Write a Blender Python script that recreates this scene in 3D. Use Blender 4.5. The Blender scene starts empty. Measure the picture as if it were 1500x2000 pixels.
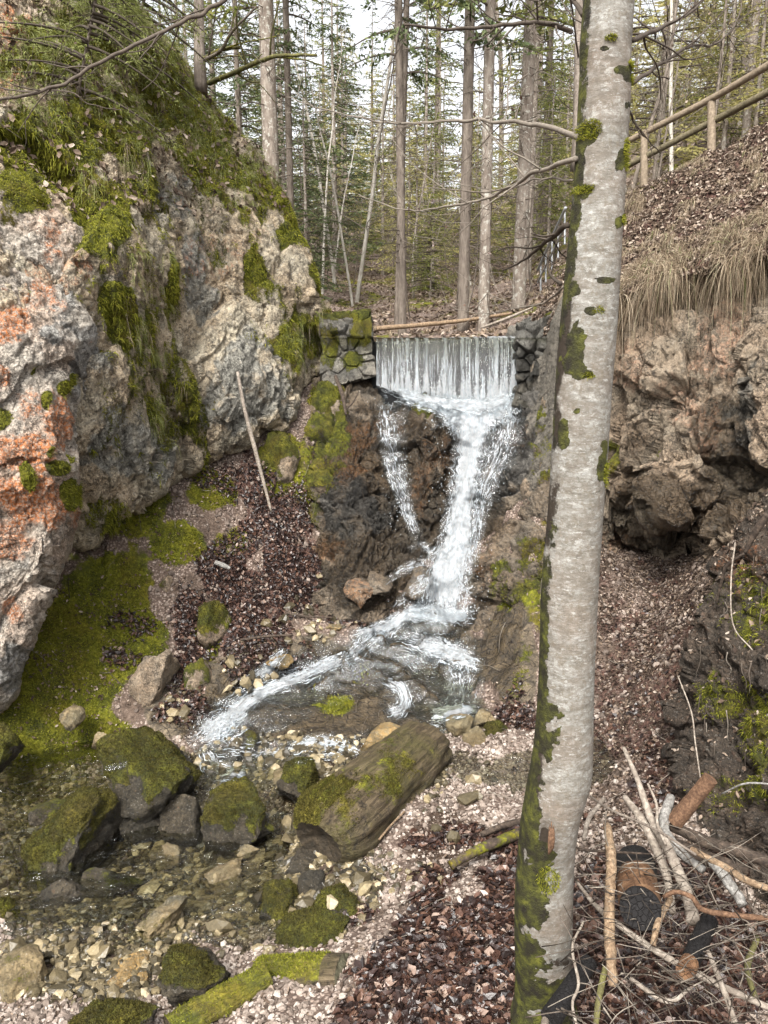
import bpy, math, random
import numpy as np
from mathutils import Vector, Matrix
from mathutils.bvhtree import BVHTree

SC = bpy.context.scene
COL = SC.collection
R = math.radians
random.seed(7)

# ---------------------------------------------------------------- camera
PITCH, EYE, FPX = R(12.0), 2.4, 1500.0
cd = bpy.data.cameras.new('camera')
cam = bpy.data.objects.new('camera', cd)
COL.objects.link(cam)
cam.location = (0, 0, EYE)
cam.rotation_euler = (R(90) - PITCH, 0, 0)
cd.sensor_fit = 'VERTICAL'
cd.sensor_height = 24.0
cd.lens = 24.0 * FPX / 2000.0
cd.clip_start = 0.05
cd.clip_end = 1500
SC.camera = cam

# ---------------------------------------------------------------- light: bright overcast
w = bpy.data.worlds.new('World')
SC.world = w
w.use_nodes = True
wn = w.node_tree
sky = wn.nodes.new('ShaderNodeTexSky')
sky.sky_type = 'NISHITA'
sky.sun_disc = False
SUN_EL, SUN_ROT = R(52), R(200)
sky.sun_elevation = SUN_EL
sky.sun_rotation = SUN_ROT
sky.air_density = 1.0
sky.dust_density = 4.0
sky.ozone_density = 1.0
hs = wn.nodes.new('ShaderNodeHueSaturation')
hs.inputs['Saturation'].default_value = 0.12
bg = wn.nodes['Background']
bg.inputs[1].default_value = 0.135
wn.links.new(sky.outputs[0], hs.inputs['Color'])
wn.links.new(hs.outputs[0], bg.inputs[0])
sd = bpy.data.lights.new('sun', 'SUN')
sd.energy = 2.1
sd.angle = R(22)
sd.color = (1.0, 0.965, 0.90)
sun = bpy.data.objects.new('sun', sd)
COL.objects.link(sun)
# the sky's sun: rotation measured clockwise from +Y
sdir = Vector((math.sin(SUN_ROT) * math.cos(SUN_EL), math.cos(SUN_ROT) * math.cos(SUN_EL), math.sin(SUN_EL)))
sun.rotation_euler = sdir.to_track_quat('Z', 'Y').to_euler()
SC.view_settings.view_transform = 'Standard'
SC.view_settings.look = 'None'
SC.view_settings.gamma = 1
SC.view_settings.use_curve_mapping = False
SC.view_settings.exposure = 1.52
try:
    SC.cycles.max_bounces = 6
    SC.cycles.diffuse_bounces = 3
    SC.cycles.transparent_max_bounces = 12
    SC.cycles.caustics_reflective = False
    SC.cycles.caustics_refractive = False
    SC.cycles.use_denoising = True
except Exception:
    pass

# ---------------------------------------------------------------- geometry helpers
CP, SP = math.cos(PITCH), math.sin(PITCH)


def P(u, v, d):
    """Point seen at photo pixel (u, v) at depth d along the camera axis."""
    u = np.asarray(u, float); v = np.asarray(v, float); d = np.asarray(d, float)
    sx = (u - 750.0) / FPX
    sy = (1000.0 - v) / FPX
    return np.stack(np.broadcast_arrays(d * sx, d * (CP + sy * SP), EYE + d * (sy * CP - SP)), -1)


def UV(p):
    """Inverse: photo pixel and depth of a world point."""
    p = np.asarray(p, float)
    dz = p[..., 2] - EYE
    d = p[..., 1] * CP - dz * SP
    d = np.maximum(d, 1e-3)
    up = p[..., 1] * SP + dz * CP
    return 750 + FPX * p[..., 0] / d, 1000 - FPX * up / d, d


def tps(pts, reg=1e-3):
    """Thin plate spline f(a, b) through rows (a, b, f)."""
    pts = np.asarray(pts, float)
    c = pts[:, :2]
    sc_ = np.ptp(c, axis=0).max()
    c = c / sc_
    def k(r2):
        return 0.5 * r2 * np.log(r2 + 1e-12)
    n = len(c)
    d2 = ((c[:, None] - c[None]) ** 2).sum(-1)
    A = np.zeros((n + 3, n + 3))
    A[:n, :n] = k(d2) + reg * np.eye(n)
    A[:n, n] = 1; A[:n, n + 1:] = c
    A[n, :n] = 1; A[n + 1:, :n] = c.T
    sol = np.linalg.solve(A, np.concatenate([pts[:, 2], np.zeros(3)]))
    def f(a, b):
        a = np.asarray(a, float) / sc_; b = np.asarray(b, float) / sc_
        out = sol[n] + sol[n + 1] * a + sol[n + 2] * b
        for i in range(n):
            out = out + sol[i] * k((a - c[i, 0]) ** 2 + (b - c[i, 1]) ** 2)
        return out
    return f


_rs = np.random.RandomState(11)
_perm = _rs.permutation(256)
_perm = np.concatenate([_perm, _perm, _perm])
_g = _rs.normal(size=(256, 3)); _g /= np.linalg.norm(_g, axis=1)[:, None]
_rv = _rs.rand(256, 6)


def _h(i, j, k):
    return _perm[_perm[_perm[i & 255] + (j & 255)] + (k & 255)]


def perlin(p):
    p = np.asarray(p, float)
    i = np.floor(p).astype(int); f = p - i
    u = f * f * f * (f * (f * 6 - 15) + 10)
    out = 0
    for a in (0, 1):
        wa = u[..., 0] if a else 1 - u[..., 0]
        for b in (0, 1):
            wb = u[..., 1] if b else 1 - u[..., 1]
            for c in (0, 1):
                wc = u[..., 2] if c else 1 - u[..., 2]
                g = _g[_h(i[..., 0] + a, i[..., 1] + b, i[..., 2] + c)]
                dd = g[..., 0] * (f[..., 0] - a) + g[..., 1] * (f[..., 1] - b) + g[..., 2] * (f[..., 2] - c)
                out = out + wa * wb * wc * dd
    return out * 1.6


def fbm(p, sc=1.0, octs=4, rough=0.5, seed=0):
    p = np.asarray(p, float) * sc + seed * 17.31
    o = 0; a = 1.0
    for k in range(octs):
        o = o + a * perlin(p + k * 5.17)
        a *= rough; p = p * 2.03
    return o


def ridged(p, sc=1.0, octs=4, seed=0):
    p = np.asarray(p, float) * sc + seed * 13.7
    o = 0; a = 1.0
    for k in range(octs):
        o = o + a * (1 - 2 * np.abs(perlin(p + k * 3.1)))
        a *= 0.5; p = p * 2.1
    return o


def facets(p, sc=1.0, seed=0, tilt=1.0, jit=0.9):
    """Faceted (broken rock) displacement; returns height and distance to the crack."""
    p = np.asarray(p, float) * sc + seed * 7.77
    i = np.floor(p).astype(int)
    f1 = np.full(p.shape[:-1], 9.0); f2 = f1.copy()
    hh = np.zeros(p.shape[:-1])
    for a in (-1, 0, 1):
        for b in (-1, 0, 1):
            for c in (-1, 0, 1):
                ci = i + np.array([a, b, c])
                r = _rv[_h(ci[..., 0], ci[..., 1], ci[..., 2])]
                v = p - (ci + 0.5 + jit * (r[..., :3] - 0.5))
                d = (v * v).sum(-1)
                val = (v * (r[..., 3:6] - 0.5)).sum(-1) * 2 * tilt + (r[..., 0] + r[..., 4] - 1.0)
                near = d < f1
                f2 = np.where(near, f1, np.minimum(f2, d))
                hh = np.where(near, val, hh)
                f1 = np.where(near, d, f1)
    return hh, np.sqrt(f2) - np.sqrt(f1)


def sstep(a, b, x):
    t = np.clip((x - a) / (b - a), 0, 1)
    return t * t * (3 - 2 * t)


def blobs(u, v, lst, soft=0.45, nz=None, namp=0.35):
    """Soft union of photo-space ellipses (cu, cv, ru, rv[, angle deg[, strength]]) used to say where moss, litter... grows."""
    out = np.zeros(np.broadcast(u, v).shape)
    for b in lst:
        cu, cv, ru, rv = b[:4]
        an = R(b[4]) if len(b) > 4 else 0
        st = b[5] if len(b) > 5 else 1.0
        du, dv = u - cu, v - cv
        a = (du * math.cos(an) + dv * math.sin(an)) / ru
        c = (-du * math.sin(an) + dv * math.cos(an)) / rv
        r = np.sqrt(a * a + c * c)
        if nz is not None:
            r = r + nz * namp
        out = np.maximum(out, st * (1 - sstep(1 - soft, 1 + soft * 0.5, r)))
    return out


def tag(o, label=None, cat=None, group=None, kind=None):
    if label: o['label'] = label
    if cat: o['category'] = cat
    if group: o['group'] = group
    if kind: o['kind'] = kind
    return o


def mesh_np(name, V, Q=None, T=None, mat=None, parent=None, attrs=None, smooth=True, uv=None, mats=None, mi=None):
    me = bpy.data.meshes.new(name)
    V = np.asarray(V, np.float32).reshape(-1, 3)
    Q = np.zeros((0, 4), np.int32) if Q is None else np.asarray(Q, np.int32).reshape(-1, 4)
    T = np.zeros((0, 3), np.int32) if T is None else np.asarray(T, np.int32).reshape(-1, 3)
    me.vertices.add(len(V)); me.vertices.foreach_set('co', V.ravel())
    nl = len(Q) * 4 + len(T) * 3
    me.loops.add(nl)
    me.loops.foreach_set('vertex_index', np.concatenate([Q.ravel(), T.ravel()]))
    me.polygons.add(len(Q) + len(T))
    st = np.concatenate([np.arange(len(Q)) * 4, len(Q) * 4 + np.arange(len(T)) * 3])
    tot = np.concatenate([np.full(len(Q), 4), np.full(len(T), 3)])
    me.polygons.foreach_set('loop_start', st.astype(np.int32))
    me.polygons.foreach_set('loop_total', tot.astype(np.int32))
    me.polygons.foreach_set('use_smooth', np.full(len(st), bool(smooth)))
    if mi is not None:
        me.polygons.foreach_set('material_index', np.asarray(mi, np.int32))
    for k, a in (attrs or {}).items():
        a = np.asarray(a, np.float32)
        if a.ndim == 2:
            if a.shape[1] == 3:
                a = np.concatenate([a, np.ones((len(a), 1), np.float32)], 1)
            at = me.attributes.new(k, 'FLOAT_COLOR', 'POINT'); at.data.foreach_set('color', a.ravel())
        else:
            at = me.attributes.new(k, 'FLOAT', 'POINT'); at.data.foreach_set('value', a.ravel())
    if uv is not None:
        l = me.uv_layers.new(name='UVMap')
        li = np.concatenate([Q.ravel(), T.ravel()])
        l.data.foreach_set('uv', np.asarray(uv, np.float32)[li].ravel())
    for m in (mats or ([mat] if mat else [])):
        me.materials.append(m)
    me.update(calc_edges=True)
    me.validate()
    o = bpy.data.objects.new(name, me)
    COL.objects.link(o)
    if parent is not None: o.parent = parent
    return o


def empty(name, loc=(0, 0, 0), rz=0.0):
    o = bpy.data.objects.new(name, None)
    COL.objects.link(o)
    o.location = loc; o.rotation_euler = (0, 0, rz)
    o.empty_display_size = 0.1
    return o


def grid_faces(nr, nc):
    a = np.arange(nr * nc).reshape(nr, nc)
    return np.stack([a[:-1, :-1], a[1:, :-1], a[1:, 1:], a[:-1, 1:]], -1).reshape(-1, 4)


def grid_normals(G):
    du = np.gradient(G, axis=1); dv = np.gradient(G, axis=0)
    n = np.cross(dv, du)
    l = np.linalg.norm(n, axis=-1, keepdims=True); l[l == 0] = 1
    return n / l


class MB:
    """Collects shapes into one mesh, with a per-vertex colour value."""
    def __init__(s): s.V = []; s.Q = []; s.T = []; s.C = []; s.n = 0
    def add(s, V, Q=None, T=None, c=None):
        V = np.asarray(V, float).reshape(-1, 3)
        s.V.append(V)
        if Q is not None and len(Q): s.Q.append(np.asarray(Q).reshape(-1, 4) + s.n)
        if T is not None and len(T): s.T.append(np.asarray(T).reshape(-1, 3) + s.n)
        if c is None: c = np.zeros((len(V), 4))
        c = np.asarray(c, float)
        if c.ndim == 1: c = np.tile(c, (len(V), 1))
        if c.shape[1] == 3: c = np.concatenate([c, np.ones((len(c), 1))], 1)
        s.C.append(c)
        s.n += len(V)
    def build(s, name, mat, parent=None, smooth=True, origin=None):
        V = np.concatenate(s.V)
        if origin is not None: V = V - np.asarray(origin)
        return mesh_np(name, V, np.concatenate(s.Q) if s.Q else None, np.concatenate(s.T) if s.T else None,
                       mat, parent, {'mk': np.concatenate(s.C)}, smooth)


def smooth_path(pts, n, rad=None):
    """Catmull-Rom through pts (k,3) with radii; n samples."""
    p = np.asarray(pts, float); k = len(p)
    if rad is not None:
        r = np.asarray(rad, float)
        if r.ndim == 0: r = np.full(k, float(r))
        if len(r) != k: r = np.interp(np.linspace(0, 1, k), np.linspace(0, 1, len(r)), r)
        p = np.concatenate([p, r[:, None]], 1)
    e = np.concatenate([[2 * p[0] - p[1]], p, [2 * p[-1] - p[-2]]])
    seg = np.linalg.norm(np.diff(p[:, :3], axis=0), axis=1); cum = np.concatenate([[0], np.cumsum(seg)])
    t = np.linspace(0, cum[-1], n)
    i = np.clip(np.searchsorted(cum, t, side='right') - 1, 0, k - 2)
    f = ((t - cum[i]) / np.maximum(seg[i], 1e-9))[:, None]
    a, b, c, d = e[i], e[i + 1], e[i + 2], e[i + 3]
    o = 0.5 * ((2 * b) + (-a + c) * f + (2 * a - 5 * b + 4 * c - d) * f * f + (-a + 3 * b - 3 * c + d) * f ** 3)
    return (o[:, :3], np.maximum(o[:, 3], 1e-4)) if rad is not None else o


def tube(pts, rad, ns=8, n=None, rough=0.0, seed=0, cap=True, flat=1.0):
    """Tapered tube along a path: (V, Q, T). Last rings are closed with fans."""
    if n is None: n = max(4, len(pts) * 5)
    c, r = smooth_path(pts, n, rad)
    t = np.gradient(c, axis=0); t /= np.maximum(np.linalg.norm(t, axis=1), 1e-9)[:, None]
    ref = np.array([0, 0, 1.0]) if abs(t[:, 2]).mean() < 0.8 else np.array([1.0, 0, 0])
    a = np.cross(t, ref); a /= np.maximum(np.linalg.norm(a, axis=1), 1e-9)[:, None]
    b = np.cross(a, t)
    th = np.arange(ns) / ns * 2 * np.pi
    ring = np.cos(th)[None, :, None] * a[:, None] + np.sin(th)[None, :, None] * b[:, None] * flat
    rr = r[:, None]
    if rough:
        pp = c[:, None] + ring * rr[..., None]
        rr = rr * (1 + rough * fbm(pp, 1.2 / max(r.mean(), 1e-3) * 0.6, 3, seed=seed))
    V = (c[:, None] + ring * (rr * np.ones((1, ns)))[..., None]).reshape(-1, 3)
    i = np.arange(n - 1)[:, None] * ns; j = np.arange(ns)[None]
    j2 = (j + 1) % ns
    Q = np.stack([i + j, i + j2, i + ns + j2, i + ns + j], -1).reshape(-1, 4)
    T = []
    if cap:
        V = np.concatenate([V, c[:1], c[-1:]])
        k = n * ns
        jj = np.arange(ns)
        T = np.concatenate([np.stack([np.full(ns, k), (jj + 1) % ns, jj], -1),
                            np.stack([np.full(ns, k + 1), (n - 1) * ns + jj, (n - 1) * ns + (jj + 1) % ns], -1)])
    return V, Q, T


# ---------------------------------------------------------------- material helpers
class NT:
    def __init__(s, name):
        s.m = bpy.data.materials.new(name); s.m.use_nodes = True
        s.t = s.m.node_tree; s.t.nodes.clear()
        s.out = s.t.nodes.new('ShaderNodeOutputMaterial')
        s.co = s.t.nodes.new('ShaderNodeTexCoord').outputs['Object']
        g = s.t.nodes.new('ShaderNodeNewGeometry')
        s.pos = g.outputs['Position']; s.nrm = g.outputs['Normal']
    def new(s, ty): return s.t.nodes.new(ty)
    def link(s, a, sock):
        if isinstance(a, (int, float)): sock.default_value = a
        elif isinstance(a, (tuple, list)):
            sock.default_value = tuple(a) + ((1,) if len(a) == 3 and len(sock.default_value) == 4 else ())
        else: s.t.links.new(a, sock)
    def noise(s, sc, det=4, rough=0.55, vec=None, dist=0.0, col=False):
        n = s.new('ShaderNodeTexNoise')
        n.inputs['Scale'].default_value = sc; n.inputs['Detail'].default_value = det
        n.inputs['Roughness'].default_value = rough; n.inputs['Distortion'].default_value = dist
        s.link(vec if vec is not None else s.pos, n.inputs['Vector'])
        return n.outputs['Color' if col else 0]
    def voro(s, sc, feat='F1', vec=None, out='Distance'):
        n = s.new('ShaderNodeTexVoronoi'); n.feature = feat
        n.inputs['Scale'].default_value = sc
        s.link(vec if vec is not None else s.pos, n.inputs['Vector'])
        return n.outputs[out]
    def mapv(s, scale=(1, 1, 1), rot=(0, 0, 0), vec=None):
        n = s.new('ShaderNodeMapping')
        n.inputs['Scale'].default_value = scale; n.inputs['Rotation'].default_value = rot
        s.link(vec if vec is not None else s.pos, n.inputs['Vector'])
        return n.outputs[0]
    def attr(s, name='mk'):
        n = s.new('ShaderNodeAttribute'); n.attribute_name = name
        sp = s.new('ShaderNodeSeparateColor'); s.t.links.new(n.outputs['Color'], sp.inputs[0])
        return sp.outputs[0], sp.outputs[1], sp.outputs[2], n.outputs['Alpha'], n.outputs['Color']
    def uv(s):
        n = s.new('ShaderNodeUVMap'); n.uv_map = 'UVMap'; return n.outputs[0]
    def m_(s, op, a, b=0.0, c=0.0, clamp=False):
        n = s.new('ShaderNodeMath'); n.operation = op; n.use_clamp = clamp
        s.link(a, n.inputs[0]); s.link(b, n.inputs[1]); s.link(c, n.inputs[2])
        return n.outputs[0]
    def rng(s, x, a, b, lo=0.0, hi=1.0):
        n = s.new('ShaderNodeMapRange'); n.interpolation_type = 'SMOOTHSTEP'
        s.link(x, n.inputs[0])
        n.inputs[1].default_value = a; n.inputs[2].default_value = b
        n.inputs[3].default_value = lo; n.inputs[4].default_value = hi
        return n.outputs[0]
    def ramp(s, x, stops):
        n = s.new('ShaderNodeValToRGB'); e = n.color_ramp.elements
        while len(e) < len(stops): e.new(0.5)
        for k, (p, c) in enumerate(stops):
            e[k].position = p; e[k].color = tuple(c) + (1,) if len(c) == 3 else c
        s.link(x, n.inputs[0]); return n.outputs[0]
    def mix(s, f, a, b, mode='MIX'):
        n = s.new('ShaderNodeMix'); n.data_type = 'RGBA'; n.blend_type = mode
        s.link(f, n.inputs[0]); s.link(a, n.inputs[6]); s.link(b, n.inputs[7])
        return n.outputs[2]
    def bump(s, h, dist=0.01, stren=1.0, nrm=None):
        n = s.new('ShaderNodeBump'); n.inputs['Distance'].default_value = dist
        n.inputs['Strength'].default_value = stren
        s.link(h, n.inputs['Height'])
        if nrm is not None: s.link(nrm, n.inputs['Normal'])
        return n.outputs[0]
    def pbr(s, col, rough=0.8, nrm=None, spec=0.3, **kw):
        n = s.new('ShaderNodeBsdfPrincipled')
        s.link(col, n.inputs['Base Color']); s.link(rough, n.inputs['Roughness'])
        s.link(spec, n.inputs['Specular IOR Level'])
        if nrm is not None: s.link(nrm, n.inputs['Normal'])
        for k, v in kw.items(): s.link(v, n.inputs[k.replace('_', ' ')])
        return n.outputs[0]
    def surf(s, sh):
        s.t.links.new(sh, s.out.inputs[0]); return s.m
# ---------------------------------------------------------------- materials
def moss_col(n, sc=1.0, dk=1.0):
    a = n.noise(9 * sc, 5, 0.65)
    b = n.noise(60 * sc, 3, 0.6)
    c = n.ramp(a, [(0.28, (0.030, 0.034, 0.006)), (0.45, (0.10, 0.108, 0.010)), (0.58, (0.21, 0.21, 0.015)), (0.75, (0.34, 0.31, 0.03))])
    c = n.mix(n.rng(n.noise(3.5 * sc, 4, 0.6), 0.45, 0.65, 0.0, 0.6), c, (0.19, 0.135, 0.014))
    if dk < 1: c = n.mix(1 - dk, c, (0.035, 0.028, 0.012))
    return n.mix(n.rng(b, 0.35, 0.7), n.mix(0.55, c, (0.022, 0.02, 0.006)), c)


def mat_rock(name, base, warm, grey, dark=(0.05, 0.045, 0.04), orange=(0.42, 0.14, 0.04), wetdark=0.35, pit=0.5, sc=1.0, bumpd=0.03, lich=0.35, mdk=1.0):
    """Rock; mk = moss, warm/orange, grey, wet."""
    n = NT(name)
    mo, wa, gr, we, _ = n.attr()
    n1 = n.noise(2.6 * sc, 6, 0.6)
    n2 = n.noise(14 * sc, 6, 0.65)
    n3 = n.noise(75 * sc, 4, 0.7)
    n4 = n.noise(5.0 * sc, 5, 0.6, dist=0.6)
    c = n.mix(n.rng(n1, 0.35, 0.65), base, warm)
    c = n.mix(n.rng(n.m_('ADD', gr, n.m_('MULTIPLY', n.m_('SUBTRACT', n4, 0.5), 1.6)), 0.35, 0.75), c, grey)
    # orange lichen, broken into flecks
    of = n.m_('MULTIPLY', n.rng(n.m_('ADD', wa, n.m_('MULTIPLY', n.m_('SUBTRACT', n2, 0.5), 2.2)), 0.25, 0.95), n.rng(n.noise(55 * sc, 4, 0.75), 0.40, 0.56, 0.2, 1.0))
    c = n.mix(of, c, orange)
    # pale lichen flecks and pits with their shade put into the colour
    lf = n.rng(n.noise(38 * sc, 4, 0.7), 0.58, 0.66)
    c = n.mix(n.m_('MULTIPLY', lf, lich), c, (0.62, 0.58, 0.52))
    pf = n.rng(n.noise(28 * sc, 5, 0.75, dist=0.3), 0.46, 0.33)
    c = n.mix(n.m_('MULTIPLY', pf, pit), c, dark)
    c = n.mix(n.rng(n3, 0.6, 0.3, 0.0, 0.55), c, dark)
    wv = n.m_('MULTIPLY', n1, 0.0)
    dv = n.new('ShaderNodeVectorMath'); dv.operation = 'ADD'
    dsp = n.new('ShaderNodeVectorMath'); dsp.operation = 'SCALE'; n.link(n.noise(6 * sc, 4, 0.7, col=True), dsp.inputs[0]); dsp.inputs['Scale'].default_value = 0.35
    n.link(n.pos, dv.inputs[0]); n.link(dsp.outputs[0], dv.inputs[1])
    ce = n.voro(7 * sc, 'DISTANCE_TO_EDGE', dv.outputs[0]); ce2 = n.voro(24 * sc, 'DISTANCE_TO_EDGE', dv.outputs[0])
    ck = n.m_('MULTIPLY', n.rng(ce, 0.022, 0.0), n.rng(n1, 0.5, 0.62)); ck2 = n.m_('MULTIPLY', n.rng(ce2, 0.09, 0.0), n.rng(n4, 0.4, 0.62))
    c = n.mix(n.m_('MULTIPLY', ck, 0.85), c, dark); c = n.mix(n.m_('MULTIPLY', ck2, 0.6), c, dark)  # crevice shade painted in: cracks mixed towards the dark tone
    c = n.mix(n.rng(n.noise(200 * sc, 2, 0.6), 0.35, 0.65, 0.25, 0.0), c, dark)
    # wet
    wf = n.rng(n.m_('ADD', we, n.m_('MULTIPLY', n.m_('SUBTRACT', n1, 0.5), 0.8)), 0.3, 0.7)
    hv = n.new('ShaderNodeHueSaturation'); hv.inputs['Value'].default_value = wetdark; hv.inputs['Saturation'].default_value = 1.15
    n.link(c, hv.inputs['Color'])
    c = n.mix(wf, c, hv.outputs[0])
    # moss
    mf = n.rng(n.m_('ADD', mo, n.m_('ADD', n.m_('MULTIPLY', n.m_('SUBTRACT', n.noise(5, 6, 0.75, n.mapv((1, 1, 0.45))), 0.5), 1.9), n.m_('MULTIPLY', n.m_('SUBTRACT', n3, 0.5), 0.9))), 0.46, 0.64)
    c = n.mix(mf, c, moss_col(n, 1.0, mdk))
    rough = n.m_('SUBTRACT', 0.9, n.m_('MULTIPLY', wf, n.m_('SUBTRACT', 0.62, n.m_('MULTIPLY', mf, 0.5))))
    h = n.m_('ADD', n.m_('MULTIPLY', n2, 0.9), n.m_('MULTIPLY', n3, 0.45))
    h = n.m_('SUBTRACT', h, n.m_('MULTIPLY', pf, 0.45))
    h = n.m_('SUBTRACT', h, n.m_('ADD', n.m_('MULTIPLY', ck, 0.8), n.m_('MULTIPLY', ck2, 0.5)))
    h = n.m_('ADD', h, n.m_('MULTIPLY', n.noise(200 * sc, 2, 0.6), 0.15))
    h = n.m_('ADD', h, n.m_('MULTIPLY', mf, n.m_('MULTIPLY', n.noise(140, 3, 0.7), 0.8)))
    return n.surf(n.pbr(c, rough, n.bump(h, bumpd, 1.0), 0.35))


M = {}
M['cliff'] = mat_rock('limestone_cliff', (0.51, 0.45, 0.335), (0.58, 0.45, 0.30), (0.35, 0.335, 0.285), pit=0.62, lich=0.6)
M['orange_rock'] = mat_rock('orange_lichen_rock', (0.53, 0.475, 0.40), (0.57, 0.44, 0.34), (0.37, 0.355, 0.325), orange=(0.58, 0.20, 0.06), pit=0.65, lich=0.75)
M['fall_rock'] = mat_rock('wet_fall_rock', (0.165, 0.135, 0.10), (0.23, 0.165, 0.105), (0.13, 0.12, 0.105), orange=(0.34, 0.18, 0.09), wetdark=0.36, pit=0.7, lich=0.2)
M['right_rock'] = mat_rock('broken_brown_rock', (0.26, 0.21, 0.15), (0.34, 0.25, 0.17), (0.17, 0.15, 0.12), orange=(0.40, 0.24, 0.155), pit=0.65, lich=0.12, sc=0.8)
M['bank'] = mat_rock('dark_earth_bank', (0.075, 0.058, 0.043), (0.12, 0.085, 0.06), (0.06, 0.055, 0.05), dark=(0.015, 0.013, 0.01), pit=0.8, lich=0.3, sc=1.5)
M['boulder'] = mat_rock('mossy_boulder_stone', (0.058, 0.048, 0.032), (0.095, 0.073, 0.045), (0.042, 0.037, 0.028), dark=(0.02, 0.02, 0.018), pit=0.55, lich=0.25, sc=2.0, bumpd=0.02, mdk=0.72)
M['pale_stone'] = mat_rock('pale_stream_stone', (0.23, 0.19, 0.115), (0.26, 0.19, 0.10), (0.13, 0.12, 0.09), dark=(0.09, 0.075, 0.04), orange=(0.40, 0.24, 0.08), pit=0.35, lich=0.3, sc=2.2, bumpd=0.01)
M['outcrop'] = mat_rock('pale_outcrop_stone', (0.36, 0.29, 0.21), (0.44, 0.32, 0.21), (0.25, 0.22, 0.17), pit=0.7, lich=0.35, sc=1.5)
M['masonry'] = mat_rock('weir_masonry', (0.24, 0.225, 0.185), (0.33, 0.30, 0.25), (0.18, 0.172, 0.15), pit=0.7, lich=0.4, sc=1.4)


def mat_ground():
    """Ground; mk = moss, leaf litter, bare rock, wet."""
    n = NT('forest_floor')
    mo, li, ro, we, _ = n.attr()
    n1 = n.noise(3.0, 6, 0.6); n2 = n.noise(22, 5, 0.65); n3 = n.noise(90, 4, 0.7)
    # gravel: voronoi coloured grains
    vc = n.voro(55, out='Color'); vd = n.voro(55)
    sep = n.new('ShaderNodeSeparateColor'); n.link(vc, sep.inputs[0])
    grav = n.ramp(sep.outputs[0], [(0.0, (0.17, 0.125, 0.10)), (0.4, (0.27, 0.205, 0.165)), (0.75, (0.35, 0.275, 0.23)), (1.0, (0.46, 0.38, 0.33))])
    grav = n.mix(n.rng(vd, 0.25, 0.6), grav, (0.10, 0.07, 0.055))
    dirt = n.ramp(n2, [(0.3, (0.035, 0.024, 0.018)), (0.55, (0.10, 0.07, 0.052)), (0.75, (0.19, 0.14, 0.11))])
    c = n.mix(n.rng(n1, 0.42, 0.66), grav, dirt)
    lit = n.ramp(n.noise(45, 4, 0.7), [(0.3, (0.02, 0.011, 0.009)), (0.5, (0.065, 0.034, 0.026)), (0.7, (0.15, 0.085, 0.06))])
    lf = n.rng(n.m_('ADD', li, n.m_('MULTIPLY', n.m_('SUBTRACT', n2, 0.5), 0.9)), 0.35, 0.6)
    c = n.mix(lf, c, lit)
    rk = n.ramp(n.noise(11, 8, 0.78, dist=0.5), [(0.3, (0.02, 0.017, 0.013)), (0.45, (0.07, 0.057, 0.042)), (0.58, (0.16, 0.125, 0.085)), (0.72, (0.33, 0.26, 0.17))])
    rf = n.rng(n.m_('ADD', ro, n.m_('MULTIPLY', n.m_('SUBTRACT', n1, 0.5), 0.6)), 0.4, 0.6)
    rk = n.mix(n.m_('MULTIPLY', n.rng(n.voro(9, 'DISTANCE_TO_EDGE', n.mapv((1, 1.6, 1))), 0.06, 0.0), n.rng(n2, 0.4, 0.55)), rk, (0.02, 0.016, 0.012))
    c = n.mix(rf, c, rk)
    wf = n.rng(n.m_('ADD', we, n.m_('MULTIPLY', n.m_('SUBTRACT', n1, 0.5), 0.5)), 0.3, 0.6)
    hv = n.new('ShaderNodeHueSaturation'); hv.inputs['Value'].default_value = 0.5; hv.inputs['Saturation'].default_value = 1.2
    n.link(c, hv.inputs['Color'])
    c = n.mix(wf, c, hv.outputs[0])
    mf = n.rng(n.m_('ADD', mo, n.m_('MULTIPLY', n.m_('SUBTRACT', n.noise(7, 6, 0.7), 0.5), 1.3)), 0.42, 0.6)
    c = n.mix(mf, c, moss_col(n, 0.7))
    rough = n.m_('SUBTRACT', 0.92, n.m_('MULTIPLY', wf, 0.66))
    h = n.m_('ADD', n.m_('MULTIPLY', n2, 0.7), n.m_('MULTIPLY', n3, 0.5))
    h = n.m_('SUBTRACT', h, n.m_('MULTIPLY', vd, 0.4))
    h = n.m_('ADD', h, n.m_('MULTIPLY', mf, n.m_('MULTIPLY', n.noise(130, 3, 0.7), 0.8)))
    return n.surf(n.pbr(c, rough, n.bump(h, 0.02, 1.0), 0.3))


M['ground'] = mat_ground()
M['weir_stone'] = mat_rock('dark_weir_stone', (0.05, 0.052, 0.055), (0.07, 0.065, 0.06), (0.04, 0.042, 0.045), pit=0.4, lich=0.05)


def mat_vary(name, stops, rough=0.8, spec=0.3, bsc=60, bd=0.002, transl=0.0):
    """Colour from mk.r (a per piece random number)."""
    n = NT(name)
    r, g, b, a, _ = n.attr()
    c = n.ramp(r, stops)
    c = n.mix(n.rng(n.noise(bsc, 3), 0.3, 0.7, 0.0, 0.5), c, n.mix(0.6, c, (0.01, 0.008, 0.006)))
    sh = n.pbr(c, rough, n.bump(n.noise(bsc * 2, 3), bd), spec)
    if transl:
        t = n.new('ShaderNodeBsdfTranslucent'); n.link(c, t.inputs[0])
        mx = n.new('ShaderNodeMixShader'); mx.inputs[0].default_value = transl
        n.link(sh, mx.inputs[1]); n.link(t.outputs[0], mx.inputs[2]); sh = mx.outputs[0]
    return n.surf(sh)


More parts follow.
